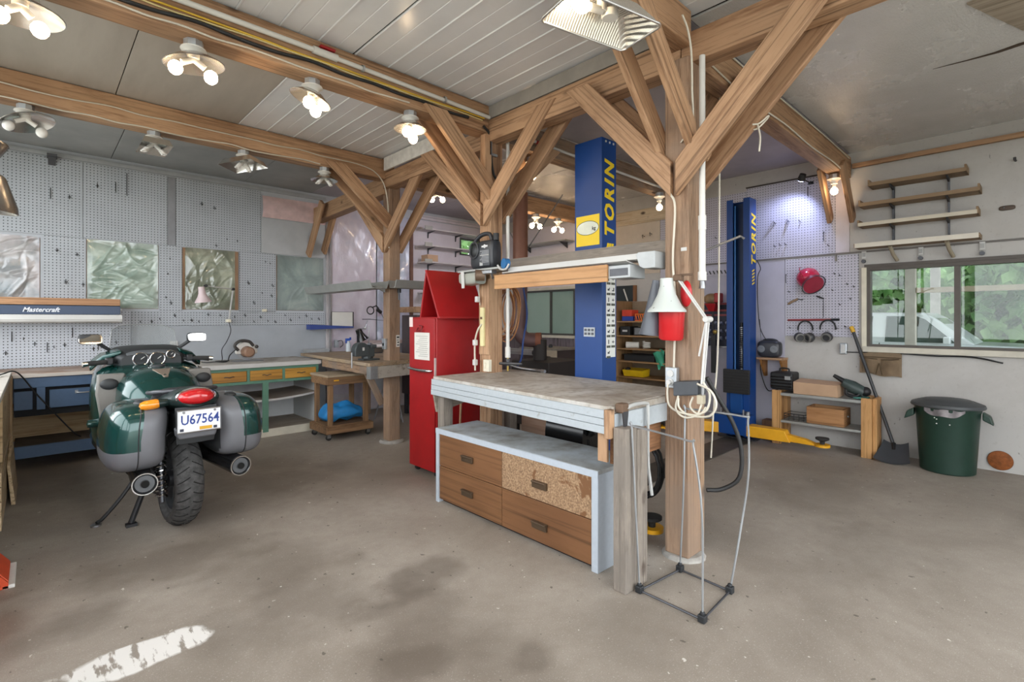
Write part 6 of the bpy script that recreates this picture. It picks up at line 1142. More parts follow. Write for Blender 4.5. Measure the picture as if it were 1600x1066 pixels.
for z in (1.34, 1.24, 1.15):
    for i in range(8): obj('socket', MB().lathe([(.018, 0), (.024, .02), (.018, .05), (.0, .05)], (6.385, 2.70+i*.072, z), 10, (-1, 0, .4)), pm('socket_blue', '#8d97b0', .35, .5), t, smooth=40)
obj('ledge', MB().box(6.34, 6.42, 2.64, 3.28, 1.04, 1.055), STEEL, t)
t = thing('slotted_rail', 'slotted metal rail above the tool rack', 'rail', (6.42, 3.0, 2.0)); obj('rail', MB().box(6.415, 6.43, 2.66, 3.35, 1.965, 2.06), pm('rail_lav', '#b9b6c2', .4), t)
for i in range(12): obj('slot', MB().hexa([(6.411, 2.70+i*.05, 1.985), (6.416, 2.70+i*.05, 1.985), (6.416, 2.715+i*.05, 1.985), (6.411, 2.715+i*.05, 1.985)], [(6.411, 2.72+i*.05, 2.03), (6.416, 2.72+i*.05, 2.03), (6.416, 2.735+i*.05, 2.03), (6.411, 2.735+i*.05, 2.03)]), BLK, t)
# ---- pegboard things on the right wall
RH = []
def rhook(y, z, kind, lab, grp=None):
    mb = MB(); x = XR-.014
    if kind == 0: mb.tube([(x, y+.05, z+.03), (x-.10, y, z), (x, y+.05, z-.02)], .004, 5).tube([(x, y+.02, z), (x-.10, y, z)], .004, 5)
    elif kind == 1: mb.tube([(x, y, z), (x-.05, y, z-.005), (x-.06, y, z+.012)], .004, 5)
    else: mb.tube([(x, y, z+.04), (x-.02, y, z+.05), (x-.02, y, z-.05), (x, y, z-.05)], .004, 5)
    o = single('peg_hook', mb, BLK, lab, 'hook', group=grp)
    if grp: RH.append((o, 'the tan wall above the bookcase' if 'tan' in grp else 'the lower lavender pegboard' if z < 2.1 else 'the upper lavender pegboard, short ones only' if y < 2.6 else 'the pegboard behind the nearest post', -y))
rhook(2.20, 2.54, 0, 'left of two wire prong hooks on the upper lavender pegboard'); rhook(2.05, 2.54, 0, 'right of two wire prong hooks on the upper lavender pegboard')
for y, z, kd in ((1.95, 2.53, 1), (2.22, 2.27, 1), (2.16, 2.28, 1), (2.10, 2.28, 1), (1.71, 2.33, 2), (1.66, 2.22, 1), (1.87, 2.86, 2), (2.93, 2.45, 1), (2.88, 2.45, 1), (2.1, 1.88, 2), (2.06, 1.72, 1), (1.6, 1.9, 1), (1.55, 1.88, 1), (1.62, 1.72, 1), (1.48, 1.78, 1), (1.45, 1.62, 1), (1.55, 1.56, 1), (1.42, 1.75, 1), (1.50, 1.32, 1), (2.05, 1.3, 1), (1.58, 1.30, 1)): rhook(y, z, kd, 'short black hook on the lavender pegboard beside the right lift column', 'hooks on the lavender pegboard')
for y, z in ((3.98, 2.60), (3.86, 2.62), (3.70, 2.34), (3.62, 2.33)): rhook(y, z, 0, 'black double hook on the tan wall above the bookcase', 'hooks on the tan wall')
name_hooks(RH)
t = thing('face_shield', 'red hard hat with a clear face shield hung on the pegboard', 'hard hat', (6.33, 1.85, 1.85)); REDS = pm('helmet_red', '#c2294a', .22, var=.08, coat=.5)
obj('helmet', MB().loft([[(6.43-.15*math.sin(a)*1.0, 1.87+.12*math.cos(a)*math.cos(2*math.pi*j/24)-.0, 1.87+.12*math.cos(a)*math.sin(2*math.pi*j/24)) for j in range(24)] for a in [R(q) for q in (2, 20, 40, 60, 75, 88)]]), REDS, t, smooth=60)
for k_ in (-.03, .03): obj('ridge', MB().tube([(6.43-.153*math.sin(a), 1.87+.5*k_+.122*math.cos(a)*.5, 1.87+k_+.122*math.cos(a)*.8) for a in [R(q) for q in range(5, 176, 12)]], .005, 5), REDS, t, smooth=60)
obj('brow_guard', MB().lathe([(.095, 0), (.10, .0), (.095, .05), (.085, .05)], (6.355, 1.815, 1.815), 24, (-.55, -.55, -.5)), pm('guard_dark_red', '#8f2338', .3), t, smooth=60)
obj('visor', MB().lathe([(.085, 0), (.105, .01), (.108, .016), (.0, .018)], (6.33, 1.795, 1.79), 26, (-.55, -.55, -.5)), pm('visor_red', '#9c3446', .25), t, smooth=60); obj('visor_rim', MB().tube([tuple(Vector((6.325, 1.785, 1.785))+Vector((.55, -.45, -.1)).normalized()*.115*math.cos(2*math.pi*j/28)+Vector((.1, -.45, .75)).normalized()*.115*math.sin(2*math.pi*j/28)) for j in range(28)], .006, 6, closed=True), DSTEEL, t, smooth=60)
t = thing('utility_knife', 'tan handled knife hung slanting on the pegboard', 'knife', (6.42, 2.02, 1.6)); obj('handle', MB().tube([(6.40, 2.075, 1.575), (6.40, 2.04, 1.60), (6.40, 1.97, 1.635)], [.012, .015, .012], 8), pm('knife_tan', '#8a7259', .5), t, smooth=60); obj('hook_end', MB().tube([(6.41, 1.97, 1.635), (6.42, 1.93, 1.62), (6.42, 1.92, 1.635)], .005, 6), BLK, t)
single('short_chisel', MB().tube([(6.415, 1.78, 1.66), (6.415, 1.71, 1.63)], .009, 6), DSTEEL, 'short dark steel pin hung below the red helmet', 'tool'); single('hanging_wire', MB().tube([(6.42, 1.715, 1.62), (6.42, 1.715, 1.42)], .003, 5), DSTEEL, 'thin straight wire hanging on the pegboard', 'wire')
single('red_bar', MB().cyl((6.415, 2.08, 1.39), (6.415, 1.64, 1.395), .012, n=8).m(1).cyl((6.415, 1.64, 1.395), (6.415, 1.56, 1.396), .013, n=8), [pm('bar_red', '#8d3a3c', .5), BLK], 'long red bar with a dark end lying across the pegboard', 'bar', smooth=40)
def muffs(y, z, cup2, label):
    t = thing('ear_muffs', label, 'ear muffs', (6.38, y, z-.1))
    obj('headband', MB().tube([(6.39, y+.075*math.cos(a), z+.02+.09*math.sin(a)) for a in [R(q) for q in range(-10, 191, 10)]], .009, 6), BLK, t, smooth=60)
    for s in ((1, -1) if cup2 else (0,)):
        obj('yoke', MB().tube([(6.39, y+s*.074, z), (6.38, y+s*.06, z-.06)], .004, 5), STEEL, t)
        obj('ear_cup', MB().lathe([(.0, -.03), (.042, -.03), (.055, -.01), (.055, .014), (.04, .034), (.0, .032)], (6.365, y+s*.055, z-.075), 18, (-.75, -s*.5, -.2)), pm('cup_dark', '#3b3c3f', .35), t, smooth=50); obj('cup_pad', MB().lathe([(.036, .03), (.05, .028), (.05, .044), (.036, .046)], (6.365, y+s*.055, z-.075), 18, (-.75, -s*.5, -.2)), pm('pad_pale', '#75746f', .5), t, smooth=50)
muffs(1.89, 1.27, True, 'left pair of ear muffs with both cups hanging open'); muffs(1.665, 1.28, False, 'right ear muffs folded together on the pegboard')
t = thing('wall_outlet', 'metal outlet box with a cord right of the ear muffs', 'outlet', (6.42, 1.52, 1.03)); obj('box', MB().box(6.395, 6.43, 1.485, 1.555, 1.02, 1.14), GALV, t, bev=.008); obj('face', MB().box(6.388, 6.396, 1.50, 1.54, 1.035, 1.125), WHT, t, bev=.004); obj('cord', MB().tube([(6.40, 1.49, 1.045), (6.41, 1.36, 1.045), (6.415, 1.30, 1.05)], .006, 6), BCABLE, t)
# radio on a bracket shelf
t = thing('bracket_shelf', 'small wooden corner bracket shelf carrying the radio', 'shelf', (6.33, 2.22, .9)); obj('board', MB().box(6.20, 6.425, 2.08, 2.36, .925, .95), TW('y'), t, bev=.004)
for y in (2.10, 2.32): obj('support', MB().prism([(6.22, .925), (6.425, .925), (6.425, .72), (6.36, .72)], 'xz', y-.012, y+.012), wood('bracket_wood', '#a9763e', '#7f5427', 'z'), t, bev=.003)
t = thing('radio', 'black portable radio with round speakers on the bracket shelf', 'radio', (6.31, 2.22, .95)); obj('body', superbox((6.31, 2.245, 1.05), (.07, .13, .10), .5, .5, 30, 18), pm('radio_dark', '#33353c', .35), t, smooth=50); obj('handle', MB().tube(spline([(6.31, 2.14, 1.10), (6.31, 2.18, 1.155), (6.31, 2.30, 1.155), (6.31, 2.35, 1.10)]), .012, 8), pm('radio_dark', '#33353c'), t, smooth=60)
for y in (2.315, 2.175): obj('speaker', MB().lathe([(.04, 0), (.042, .01), (.03, .012), (.0, .006)], (6.245, y, 1.05), 18, (-1, 0, 0)), pm('speaker_grey', '#7c7f84', .4, .4), t, smooth=40)
obj('aerial', MB().tube([(6.36, 2.36, 1.14), (6.38, 2.385, 1.40)], .004, 5), DSTEEL, t)
obj('cord', MB().tube(spline([(6.40, 2.37, .95), (6.42, 2.39, .80), (6.42, 2.36, .66), (6.40, 2.30, .55), (6.38, 2.22, .56), (6.36, 2.10, .60)]), .005, 6), BCABLE, t, smooth=60)
# low shelf unit
SW = wood('shelf_pine', '#c99a63', '#a97a45', 'z', .6, 7); t = thing('low_shelf', 'low pine shelf unit with grey boards against the right wall', 'shelf unit', (6.25, 1.65, 0))
for y0, y1 in ((2.05, 2.14), (1.20, 1.29)):
    for x0 in (6.08, 6.33): obj('upright', MB().box(x0, x0+.04 if x0 < 6.2 else x0+.09, y0, y1, 0, .60), SW, t, bev=.003)
obj('upright', MB().box(6.12, 6.33, 1.165, 1.20, 0, .60), SW, t, bev=.003)
obj('board', MB().box(6.085, 6.42, 1.29, 2.05, .545, .575), GREYT, t, bev=.002); obj('board', MB().box(6.085, 6.42, 1.29, 2.05, .245, .27), GREYT, t, bev=.002)
t = thing('tool_case', 'black ribbed tool case with a handle on the low shelf', 'case', (6.24, 2.06, .575)); obj('body', MB().box(6.13, 6.36, 1.94, 2.18, .606, .80), BLK, t, bev=.02)
for j in range(4): obj('rib', MB().box(6.124, 6.131, 1.95, 2.17, .635+j*.035, .648+j*.035), BLKG, t)
obj('handle', MB().tube(spline([(6.24, 2.11, .80), (6.24, 2.10, .835), (6.24, 2.02, .835), (6.24, 2.01, .80)]), .009, 8), BLK, t, smooth=60); obj('badge', MB().box(6.121, 6.126, 1.96, 2.02, .72, .76), pm('badge_grey', '#9a9a9a', .4), t)
obj('feet', MB().box(6.15, 6.34, 1.96, 2.16, .602, .608), BLK, t)
single('cardboard_box', MB().hexa([(6.12, 1.50, .576), (6.34, 1.50, .576), (6.34, 1.93, .576), (6.12, 1.93, .576)], [(6.10, 1.505, .70), (6.35, 1.505, .72), (6.35, 1.925, .73), (6.10, 1.925, .71)]), CARD, 'flat open cardboard box on top of the low shelf', 'box', bev=.002)
t = thing('leaf_blower', 'dark green electric blower lying slanted on the low shelf', 'blower', (6.24, 1.36, .575)); BLW = pm('blower_green', '#3d4a48', .45, var=.08); obj('nozzle', MB().tube([(6.22, 1.565, .80), (6.23, 1.46, .735)], [.018, .03], 10), BLK, t, smooth=50); obj('housing', MB().tube([(6.23, 1.48, .735), (6.24, 1.40, .69), (6.25, 1.30, .64)], [.045, .065, .055], 14), BLW, t, smooth=50); obj('motor_end', MB().ball((6.25, 1.285, .65), .055, .05, .05), BLK, t, smooth=60); obj('grip', MB().tube(spline([(6.22, 1.45, .68), (6.20, 1.44, .61), (6.20, 1.36, .60), (6.22, 1.32, .64)]), .016, 8), BLK, t, smooth=60); obj('base_trim', MB().box(6.18, 6.32, 1.26, 1.38, .578, .592), pm('trim_teal', '#4f8f83', .5), t, bev=.004)
t = thing('wooden_drawer_box', 'open wooden drawer box on the lower board of the low shelf', 'box', (6.25, 1.62, .27)); BXW = wood('drawer_box', '#b98a5c', '#9a6c40', 'y', .6, 5, knots=False)
obj('front', MB().box(6.13, 6.145, 1.45, 1.80, .271, .45), BXW, t, bev=.002); obj('back', MB().box(6.37, 6.385, 1.45, 1.80, .271, .45), BXW, t); obj('side', MB().box(6.145, 6.37, 1.45, 1.465, .271, .45), BXW, t); obj('side', MB().box(6.145, 6.37, 1.785, 1.80, .271, .45), BXW, t); obj('bottom', MB().box(6.145, 6.37, 1.465, 1.785, .275, .285), BXW, t); obj('knob', MB().ball((6.25, 1.44, .37), .012), STEEL, t)
t = thing('wire_basket', 'low black wire basket left of the wooden drawer box', 'basket', (6.25, 1.93, .27))
for z in (.285, .31, .34): obj('rim_wire', MB().tube([(6.14, 1.83, z), (6.14, 2.03, z), (6.34, 2.03, z), (6.34, 1.83, z)], .004, 5, closed=True), BCABLE, t)
for i in range(5): obj('upright_wire', MB().tube([(6.14, 1.83+i*.05, .272), (6.14, 1.83+i*.05, .34)], .003, 5), BCABLE, t)
single('wood_block', MB().box(6.22, 6.36, 2.17, 2.30, 0, .22), wood('dark_block', '#7d5a44', '#5d3f2d', 'z', .7), 'dark wooden block on the floor behind the lift arm', 'block', bev=.004)
# shovel, bin, apron, round cover
t = thing('snow_shovel', 'black shovel with a yellow tipped handle leaning in the corner', 'shovel', (6.2, 1.1, 0)); obj('handle', MB().tube([(6.385, 1.425, 1.27), (6.24, 1.045, .13)], .016, 10), pm('handle_dark', '#3a3b3e', .5), t, smooth=40); obj('tip', MB().tube([(6.395, 1.445, 1.32), (6.385, 1.422, 1.26)], .021, 10), pm('tip_yellow', '#e0b03a', .5), t, smooth=40)
def blade(u, w_): return (6.23-.26*w_*.9+.10*u*.0+.02*abs(u-.5), 1.08+(u-.5)*(.20+.09*w_)-.05, .15-.145*w_**.8+.03*(2*abs(u-.5))**2)
obj('blade', MB().grid(blade, 10, 8).grid(lambda u, w_: (lambda q: (q[0]+.006, q[1], q[2]+.006))(blade(u, w_)), 10, 8), pm('blade_dark', '#3c3f44', .5, var=.1), t, smooth=60); obj('socket', MB().tube([(6.245, 1.05, .16), (6.19, 1.04, .10)], .02, 8), BLK, t)
t = thing('garbage_bin', 'dark green round garbage bin with a grey lid by the window wall', 'bin', (6.14, .63, 0)); GB = pm('bin_green', '#1f392f', .42, var=.12, scale=12)
obj('body', MB().lathe([(.19, 0), (.20, .01), (.232, .55), (.24, .57), (.24, .60), (.225, .60), (.19, .02), (.0, .02)], (6.14, .63, 0), 40), GB, t, smooth=40)
obj('lid', MB().lathe([(.265, .595), (.27, .605), (.262, .625), (.20, .65), (.19, .645), (.17, .66), (.0, .675)], (6.14, .63, 0), 40), pm('lid_grey_dark', '#4a4d4f', .5, var=.1), t, smooth=40)
for s, dx, dy in ((1, -.10, .225), (-1, .02, -.24)): obj('handle', MB().hexa([(6.14+dx-.05, .63+dy, .50), (6.14+dx+.05, .63+dy, .50), (6.14+dx+.05, .63+dy+s*.075, .46), (6.14+dx-.05, .63+dy+s*.075, .46)], [(6.14+dx-.05, .63+dy, .57), (6.14+dx+.05, .63+dy, .57), (6.14+dx+.05, .63+dy+s*.055, .535), (6.14+dx-.05, .63+dy+s*.055, .535)]), GB, t, bev=.01)
obj('bag_edge', MB().lathe([(.236, .50), (.246, .51), (.25, .545), (.247, .585), (.236, .59)], (6.14, .63, 0), 14) if False else MB().grid(lambda u, w_: (6.14-.247*math.cos(R(-35+70*u))-.010*math.sin(14*u), .63+.247*math.sin(R(-35+70*u)), .592-.07*w_*(1-.6*(2*abs(u-.5))**2)-.008*math.sin(11*u+5*w_)), 18, 5), pm('bag_grey', '#8b8587', .25, .2, var=.25, scale=20), t, smooth=60)
for y, z in ((.68, .50), (.68, .46), (.59, .46), (.695, .51)): obj('speck', MB().ball((6.14-.233, y, z), .006), WHT, t)
t = thing('tool_apron', 'brown canvas tool apron hung on the wall under the window', 'apron', (6.42, 1.19, .81)); APR = pm('canvas_brown', '#86725b', .85, var=.22, scale=9, bump=.3)
def apr(u, w_): return (6.418-.012*math.sin(7*u+3*w_)*w_-.01*w_, 1.37-.36*u, 1.085-.255*w_-.03*u*w_+.008*math.sin(9*u))
obj('cloth', MB().grid(apr, 18, 14), APR, t, smooth=60)
for u0, u1 in ((.06, .44), (.52, .95)):
    obj('pocket', MB().grid(lambda u, w_, a=u0, b=u1: (apr(a+(b-a)*u, .35+.6*w_)[0]-.008-.022*math.sin(math.pi*u)*(1-w_*.6), apr(a+(b-a)*u, .35+.6*w_)[1], apr(a+(b-a)*u, .35+.6*w_)[2]+.02*math.sin(math.pi*u)*(1-w_)*-1), 10, 8), pm('canvas_dark', '#7b6750', .85, var=.22, scale=9, bump=.3), t, smooth=60)
for pts in ([(.06, .36), (.44, .36)], [(.52, .36), (.95, .36)], [(.48, .5), (.40, .95)], [(.48, .5), (.56, .95)], [(0, .30), (1, .30)]): obj('stitch', MB().tube([(apr(a_[0], a_[1])[0]-.03, apr(a_[0], a_[1])[1], apr(a_[0], a_[1])[2]) for a_ in pts], .004, 5), pm('stitch_dark', '#54442f', .9), t)
obj('waist_band', MB().grid(lambda u, w_: (apr(u, .05)[0]-.006, apr(u, 0)[1], 1.088-.06*w_+.004*math.sin(9*u)), 14, 2), APR, t, smooth=60)
single('wall_cable', MB().tube(spline([(6.405, 1.02, 1.052), (6.405, .75, 1.04), (6.405, .55, 1.045), (6.40, .42, 1.035), (6.39, .27, 1.0)]), .008, 6), BCABLE, 'black cable end running along the wall under the window sill', 'cable', smooth=60)
single('round_cover', MB().lathe([(.0, .012), (.07, .012), (.085, .008), (.088, 0), (.0, 0)], (6.428, .29, .105), 28, (-1, 0, 0)), pm('rusty_cover', '#8c4f22', .7, .2, var=.35, scale=25, bump=.4), 'rusty round cover plate low on the wall right of the bin', 'cover plate', smooth=30)
# wall shelves over the window
for i, (y0, y1, z, c, lab) in enumerate(((1.25, .51, 2.775, '#8d7458', 'topmost brown wall shelf over the window'), (1.33, .42, 2.58, '#8d7458', 'second brown wall shelf from the top over the window'), (1.34, .43, 2.375, '#cfc6b4', 'third wall shelf from the top, pale edged, over the window'), (1.37, .42, 2.155, '#ddd6c8', 'lowest cream wall shelf just over the window'))):
    t = thing('wall_shelf', lab, 'shelf', (6.3, .9, z)); m_ = wood('shelf_brown', '#a58a6a', '#8a6f50', 'y', .6, 5, knots=False)
    obj('board', MB().box(6.20, 6.428, y1, y0, z-.012, z+.012), m_, t, bev=.002)
    obj('front_edge', MB().box(6.19, 6.20, y1, y0, z-.016, z+.02 if i < 3 else z+.03), pm('edge_%d' % i, c, .55, var=.06), t)
    for ye in (y0, y1): obj('end_lip', MB().box(6.20, 6.428, ye-.008, ye+.008, z-.012, z+.05 if i < 3 else z+.03), m_, t)
    if i < 3:
        for yb in (1.08, .645): obj('bracket', MB().prism([(6.24, z-.012), (6.42, z-.012), (6.42, z-.16), (6.40, z-.16), (6.39, z-.05), (6.25, z-.025)], 'xz', yb-.008, yb+.008), DSTEEL, t, bev=.002)
    else:
        for yb in (1.08, .645): obj('bracket', MB().tube([(6.25, yb, z-.02), (6.33, yb-.01, z-.09), (6.42, yb-.03, z-.15)], .018, 8), pm('bracket_tan', '#a39883', .6), t, smooth=40)
for yb, z0, z1 in ((1.08, 2.2, 2.83), (.645, 2.22, 2.80)): single('shelf_standard', MB().box(6.42, 6.428, yb-.012, yb+.012, z0, z1), WHT if yb < .8 else DSTEEL, 'white slotted shelf upright' if yb < .8 else 'dark slotted shelf upright', 'upright')
for y, z, lab in ((1.335, 2.045, 'white bulb socket at the left window corner'), (.86, 2.04, 'white bulb socket above the middle of the window'), (.41, 2.045, 'white bulb socket above the right window pane')):
    t = thing('wall_socket', lab, 'socket', (6.42, y, z)); obj('plate', MB().box(6.418, 6.43, y-.022, y+.022, z, z+.08), WHT, t, bev=.004); obj('clip', MB().box(6.405, 6.419, y-.012, y+.012, z+.02, z+.06), pm('clip_grey', '#a8a8a6', .4), t); obj('catch', MB().cyl((6.42, y, z-.03), (6.39, y, z-.03), .02, n=10), DSTEEL, t)
t = thing('cleat', 'brown oval rope cleat on the upper right wall', 'cleat', (6.43, .24, 2.4)); obj('plate', superbox((6.418, .245, 2.412), (.008, .055, .022), .6, .6, 20, 10), pm('cleat_brown', '#5d5047', .6, .3), t, smooth=50); obj('bolt', MB().ball((6.408, .265, 2.415), .007), STEEL, t)
single('wall_peg', MB().tube([(6.43, .19, 2.83), (6.38, .195, 2.83), (6.37, .195, 2.85)], .010, 6), DSTEEL, 'dark peg high on the right wall', 'peg', smooth=40)
single('wall_stub', MB().box(6.40, 6.425, 1.585, 1.60, 2.04, 2.11), pm('stub_grey', '#8a857c', .6), 'short grey stub under the seam right of the lavender pegboard', 'stub')
# ================================================================== LAMPS, CABLES, PIPES
BULB = emit('bulb_lit', '#ffdcb0', 22.0); BOFF = pm('bulb_off', '#e9e8e4', .25, var=.02); PORC = pm('porcelain', '#e8e6e0', .3, var=.03)
k = N('tin_reflector'); v = k.coords(); k.set('#dcdad5', .24, .92); k.bump(k.noise(v, 30, 3), .12, .004); TIN = k.mt
def lamp(x, y, z, lit, label, dish='round', tilt=(0, 0, 1), ang=0.0, bulbs=2, r=.14, spread=.055):
    """ceiling lamp: box, porcelain holder, tin dish, bulbs in a Y adapter; hangs down from z"""
    t = thing('ceiling_lamp', label, 'lamp', (x, y, z-.05))
    obj('junction_box', MB().lathe([(.05, 0), (.05, -.04), (.052, -.042), (.0, -.042)], (x, y, z), 8), GALV, t, bev=.003)
    obj('holder', MB().lathe([(.062, -.042), (.066, -.05), (.045, -.06), (.03, -.08), (.03, -.10), (.0, -.10)], (x, y, z), 22), PORC, t, smooth=40)
    n = Vector(tilt).normalized(); c = Vector((x, y, z-.095))
    if dish == 'round': obj('reflector', MB().lathe([(.028, .012), (r*.55, .004), (r*.9, -.028), (r, -.038), (r*1.03, -.036), (r, -.034), (r*.9, -.022), (r*.55, .010), (.028, .018)], c, 30, n), TIN, t, smooth=50)
    elif dish == 'pan':
        u, w = MB().frame(n); u = (Matrix.Rotation(ang, 3, n) @ u); w = (Matrix.Rotation(ang, 3, n) @ w)
        def P(a, b, h): return tuple(c + u*a + w*b + n*h)
        a, b = r*1.35, r*.75
        mb = MB(); mb.loft([[P(-.03, -.03, .01), P(.03, -.03, .01), P(.03, .03, .01), P(-.03, .03, .01)], [P(-a*.8, -b*.8, .006), P(a*.8, -b*.8, .006), P(a*.8, b*.8, .006), P(-a*.8, b*.8, .006)], [P(-a, -b, -.05), P(a, -b, -.05), P(a, b, -.05), P(-a, b, -.05)]], cap=False)
        obj('reflector', mb, TIN, t)
    d = Vector((math.cos(ang), math.sin(ang), 0))
    for i in range(bulbs):
        s = (-1, 1)[i] if bulbs == 2 else 0
        p = Vector((x, y, z-.10)); q = p + d*s*spread*.75 + Vector((0, 0, -.035)); e = q + d*s*.030 + Vector((0, 0, -.040))
        a_ = obj('socket_arm', MB().cyl(p, q, .017, n=10), PORC, t, smooth=40)
        if lit == 'cfl': obj('bulb', MB().tube([q + (e-q)*f + Vector((.018*math.cos(f*22), .018*math.sin(f*22), 0)) for f in [j/24 for j in range(25)]], .007, 6), BOFF, t, smooth=60)
        else: obj('bulb', MB().ball(e, .036, .036, .039, 12, 8), BULB if lit else BOFF, t, smooth=60)
    return t
lamp(-.05, 3.30, 2.965, True, 'lit lamp at the far upper left corner of the picture', r=.16, ang=.3)
lamp(.65, 3.30, 2.965, True, 'lit lamp on the front beam nearest the upper left, two bulbs under a tin dish', r=.15, tilt=(-.12, .0, 1), ang=0.0, spread=.075)
lamp(1.32, 3.30, 2.965, True, 'lit lamp in the middle of the front beam with a tilted dish', r=.13, tilt=(.30, -.15, 1), ang=.9)
lamp(2.06, 3.30, 2.965, True, 'lit lamp on the front beam next to the brace of the red cabinet post', r=.12, ang=.7)
lamp(-.05, 5.16, 2.975, False, 'unlit lamp with clear bulbs at the left end of the back beam', r=.16, tilt=(-.30, .2, 1), ang=.2, spread=.08)
lamp(.73, 5.16, 2.975, 'cfl', 'unlit lamp with a rectangular foil pan on the back beam, second from left', 'pan', ang=0.0, r=.14)
lamp(1.42, 5.16, 2.975, 'cfl', 'unlit lamp with a slanted foil pan on the back beam, third from left', 'pan', tilt=(.1, .1, 1), ang=.5, r=.14)
lamp(2.19, 5.16, 2.975, 'cfl', 'unlit lamp with a round dish on the back beam beside the vise bench brace', r=.13, ang=0.0)
# big reflector near the camera
t = thing('work_light', 'big ribbed foil reflector lamp near the camera, one bulb lit', 'lamp', (1.87, 1.39, 2.75))
c = Vector((1.875, 1.39, 2.75)); ux = Vector((.977, -.213, 0)); uy = Vector((.213, .977, 0))
def P(a, b, h): return tuple(c + ux*a + uy*b + Vector((0, 0, h)))
def ring(a, b, h, cr, n=6):
    o = []
    for sx, sy, a0 in ((1, 1, 0), (-1, 1, 90), (-1, -1, 180), (1, -1, 270)):
        for i in range(n+1): th = R(a0+90*i/n); o.append(P(sx*(a-cr)+cr*math.cos(th), sy*(b-cr)+cr*math.sin(th), h))
    return o
k = N('ribbed_tin'); v = k.coords(); wv = k.n('ShaderNodeTexWave', wave_type='BANDS', bands_direction='X'); wv.inputs['Scale'].default_value = 22; k.l(v, wv.inputs['Vector']); k.set('#dcd8cf', .25, .85); k.bump(wv.outputs['Fac'], .35, .006); RIB = k.mt
obj('reflector', MB().loft([ring(.25, .13, 0, .03), ring(.235, .115, .03, .03), ring(.18, .07, .10, .03), ring(.16, .055, .105, .03)], cap=False), RIB, t, smooth=35)
obj('reflector_back', MB().loft([ring(.16, .055, .104, .03), ring(.16, .055, .108, .03)]), RIB, t); obj('rim', MB().tube(ring(.252, .132, 0, .03), .006, 6, closed=True), ALU, t, smooth=60)
obj('socket', MB().cyl(P(0, 0, .10), P(0, 0, .05), .022, n=14).cyl(P(0, 0, .055), P(-.07, 0, .05), .018, n=12), PORC, t, smooth=40)
obj('bulb', MB().ball(P(-.12, -.0, .045), .05, .035, .035, 16, 10), emit('bulb_strong', '#ffe6c0', 30.0), t, smooth=60); obj('spare_bulb', MB().lathe([(.035, 0), (.04, .01), (.04, .03), (.02, .05), (.0, .05)], P(.05, .0, .035), 22, (0, 0, 1)), PORC, t, smooth=40)
obj('stem', MB().cyl(P(0, .07, .10), P(0, .09, .245), .02, n=10), GALV, t, smooth=40)
# pan reflector hanging at the left edge
t = thing('work_light', 'dark tin reflector shade cut off by the left edge of the picture', 'lamp', (-.16, 3.13, 1.95)); obj('shade', MB().lathe([(.05, .16), (.06, .15), (.11, .03), (.115, 0), (.105, .004), (.05, .14), (.0, .145)], (-.165, 3.13, 1.87), 24, (.1, -.05, 1)), pm('tin_dark', '#8b8680', .25, .8, var=.2), t, smooth=50); obj('socket', MB().cyl((-.15, 3.12, 2.02), (-.145, 3.12, 2.15), .03, n=12), BLK, t, smooth=40); obj('upper_cone', MB().lathe([(.03, 0), (.075, .10), (.07, .11), (.0, .11)], (-.165, 3.13, 2.06), 16, (.1, 0, 1)), pm('tin_dark', '#8b8680'), t, smooth=50); obj('hanger', MB().tube([(-.15, 3.13, 2.15), (-.12, 3.26, 2.97)], .004, 5), DSTEEL, t)
# far lit bulbs
lamp(4.97, 5.10, 2.93, True, 'lit lamp beside the stove pipe, leftmost of the three on the far beam', None, ang=.2, bulbs=1, spread=.07)
lamp(5.30, 5.10, 2.93, True, 'lit twin bulb lamp in the middle of the far beam', None, ang=-.2); lamp(5.78, 5.10, 2.93, True, 'lit twin bulb lamp on the far beam next to the tall blue column', None, ang=-.3)
lamp(3.95, 5.65, 3.19, True, 'lit twin bulb lamp seen through the arch left of the red cabinet', None, ang=-.7); lamp(3.42, 3.34, 2.93, True, 'lit bulb under the beam between the red cabinet post and blue column', None, ang=.3, bulbs=1)
lamp(5.50, 3.22, 2.93, True, 'lit bulb beyond the workbench, just left of the nearest post', None, ang=0, bulbs=1); lamp(6.10, 1.53, 2.92, True, 'lit bulb under the beam end at the right wall', None, ang=-.9, bulbs=1)
# LED spot with a cool beam on the pegboard
def ledspot(x, y, z, tx, ty, tz, label, pw, mount, cl=(.55, .62, 1.0)):
    t = thing('spot_lamp', label, 'lamp', (x, y, z)); d = (Vector((tx, ty, tz))-Vector((x, y, z))).normalized()
    obj('body', MB().cyl(Vector((x, y, z))-d*.05, Vector((x, y, z))+d*.02, .032, .042, 16), BLK, t, smooth=40); obj('led_face', MB().cyl(Vector((x, y, z))+d*.0201, Vector((x, y, z))+d*.024, .034, n=16), emit('led_cool', '#cfd8ff', 14.0), t)
    obj('yoke', MB().tube([(x, y, z), mount], .007, 6), BLK, t); obj('clamp', MB().cbox(mount, (.03, .05, .03)), BLK, t)
    l = bpy.data.lights.new('led_beam', 'SPOT'); l.energy = pw; l.color = cl; l.spot_size = R(110); l.spot_blend = .8; l.shadow_soft_size = .04
    lo = bpy.data.objects.new('led_beam', l); COL.objects.link(lo); lo.parent = t; lo.location = d*.05; lo.rotation_euler = d.to_track_quat('-Z', 'Y').to_euler()
ledspot(6.10, 1.84, 2.94, 6.44, 2.20, 2.25, 'small black LED spot shining cool light on the lavender pegboard', 16, (6.42, 1.84, 2.95))
ledspot(4.80, 5.16, 2.84, 4.3, 7.2, 1.8, 'small LED spot beside the stove pipe aimed at the far wall', 22, (4.80, 5.14, 2.93), (.80, .84, 1.0))
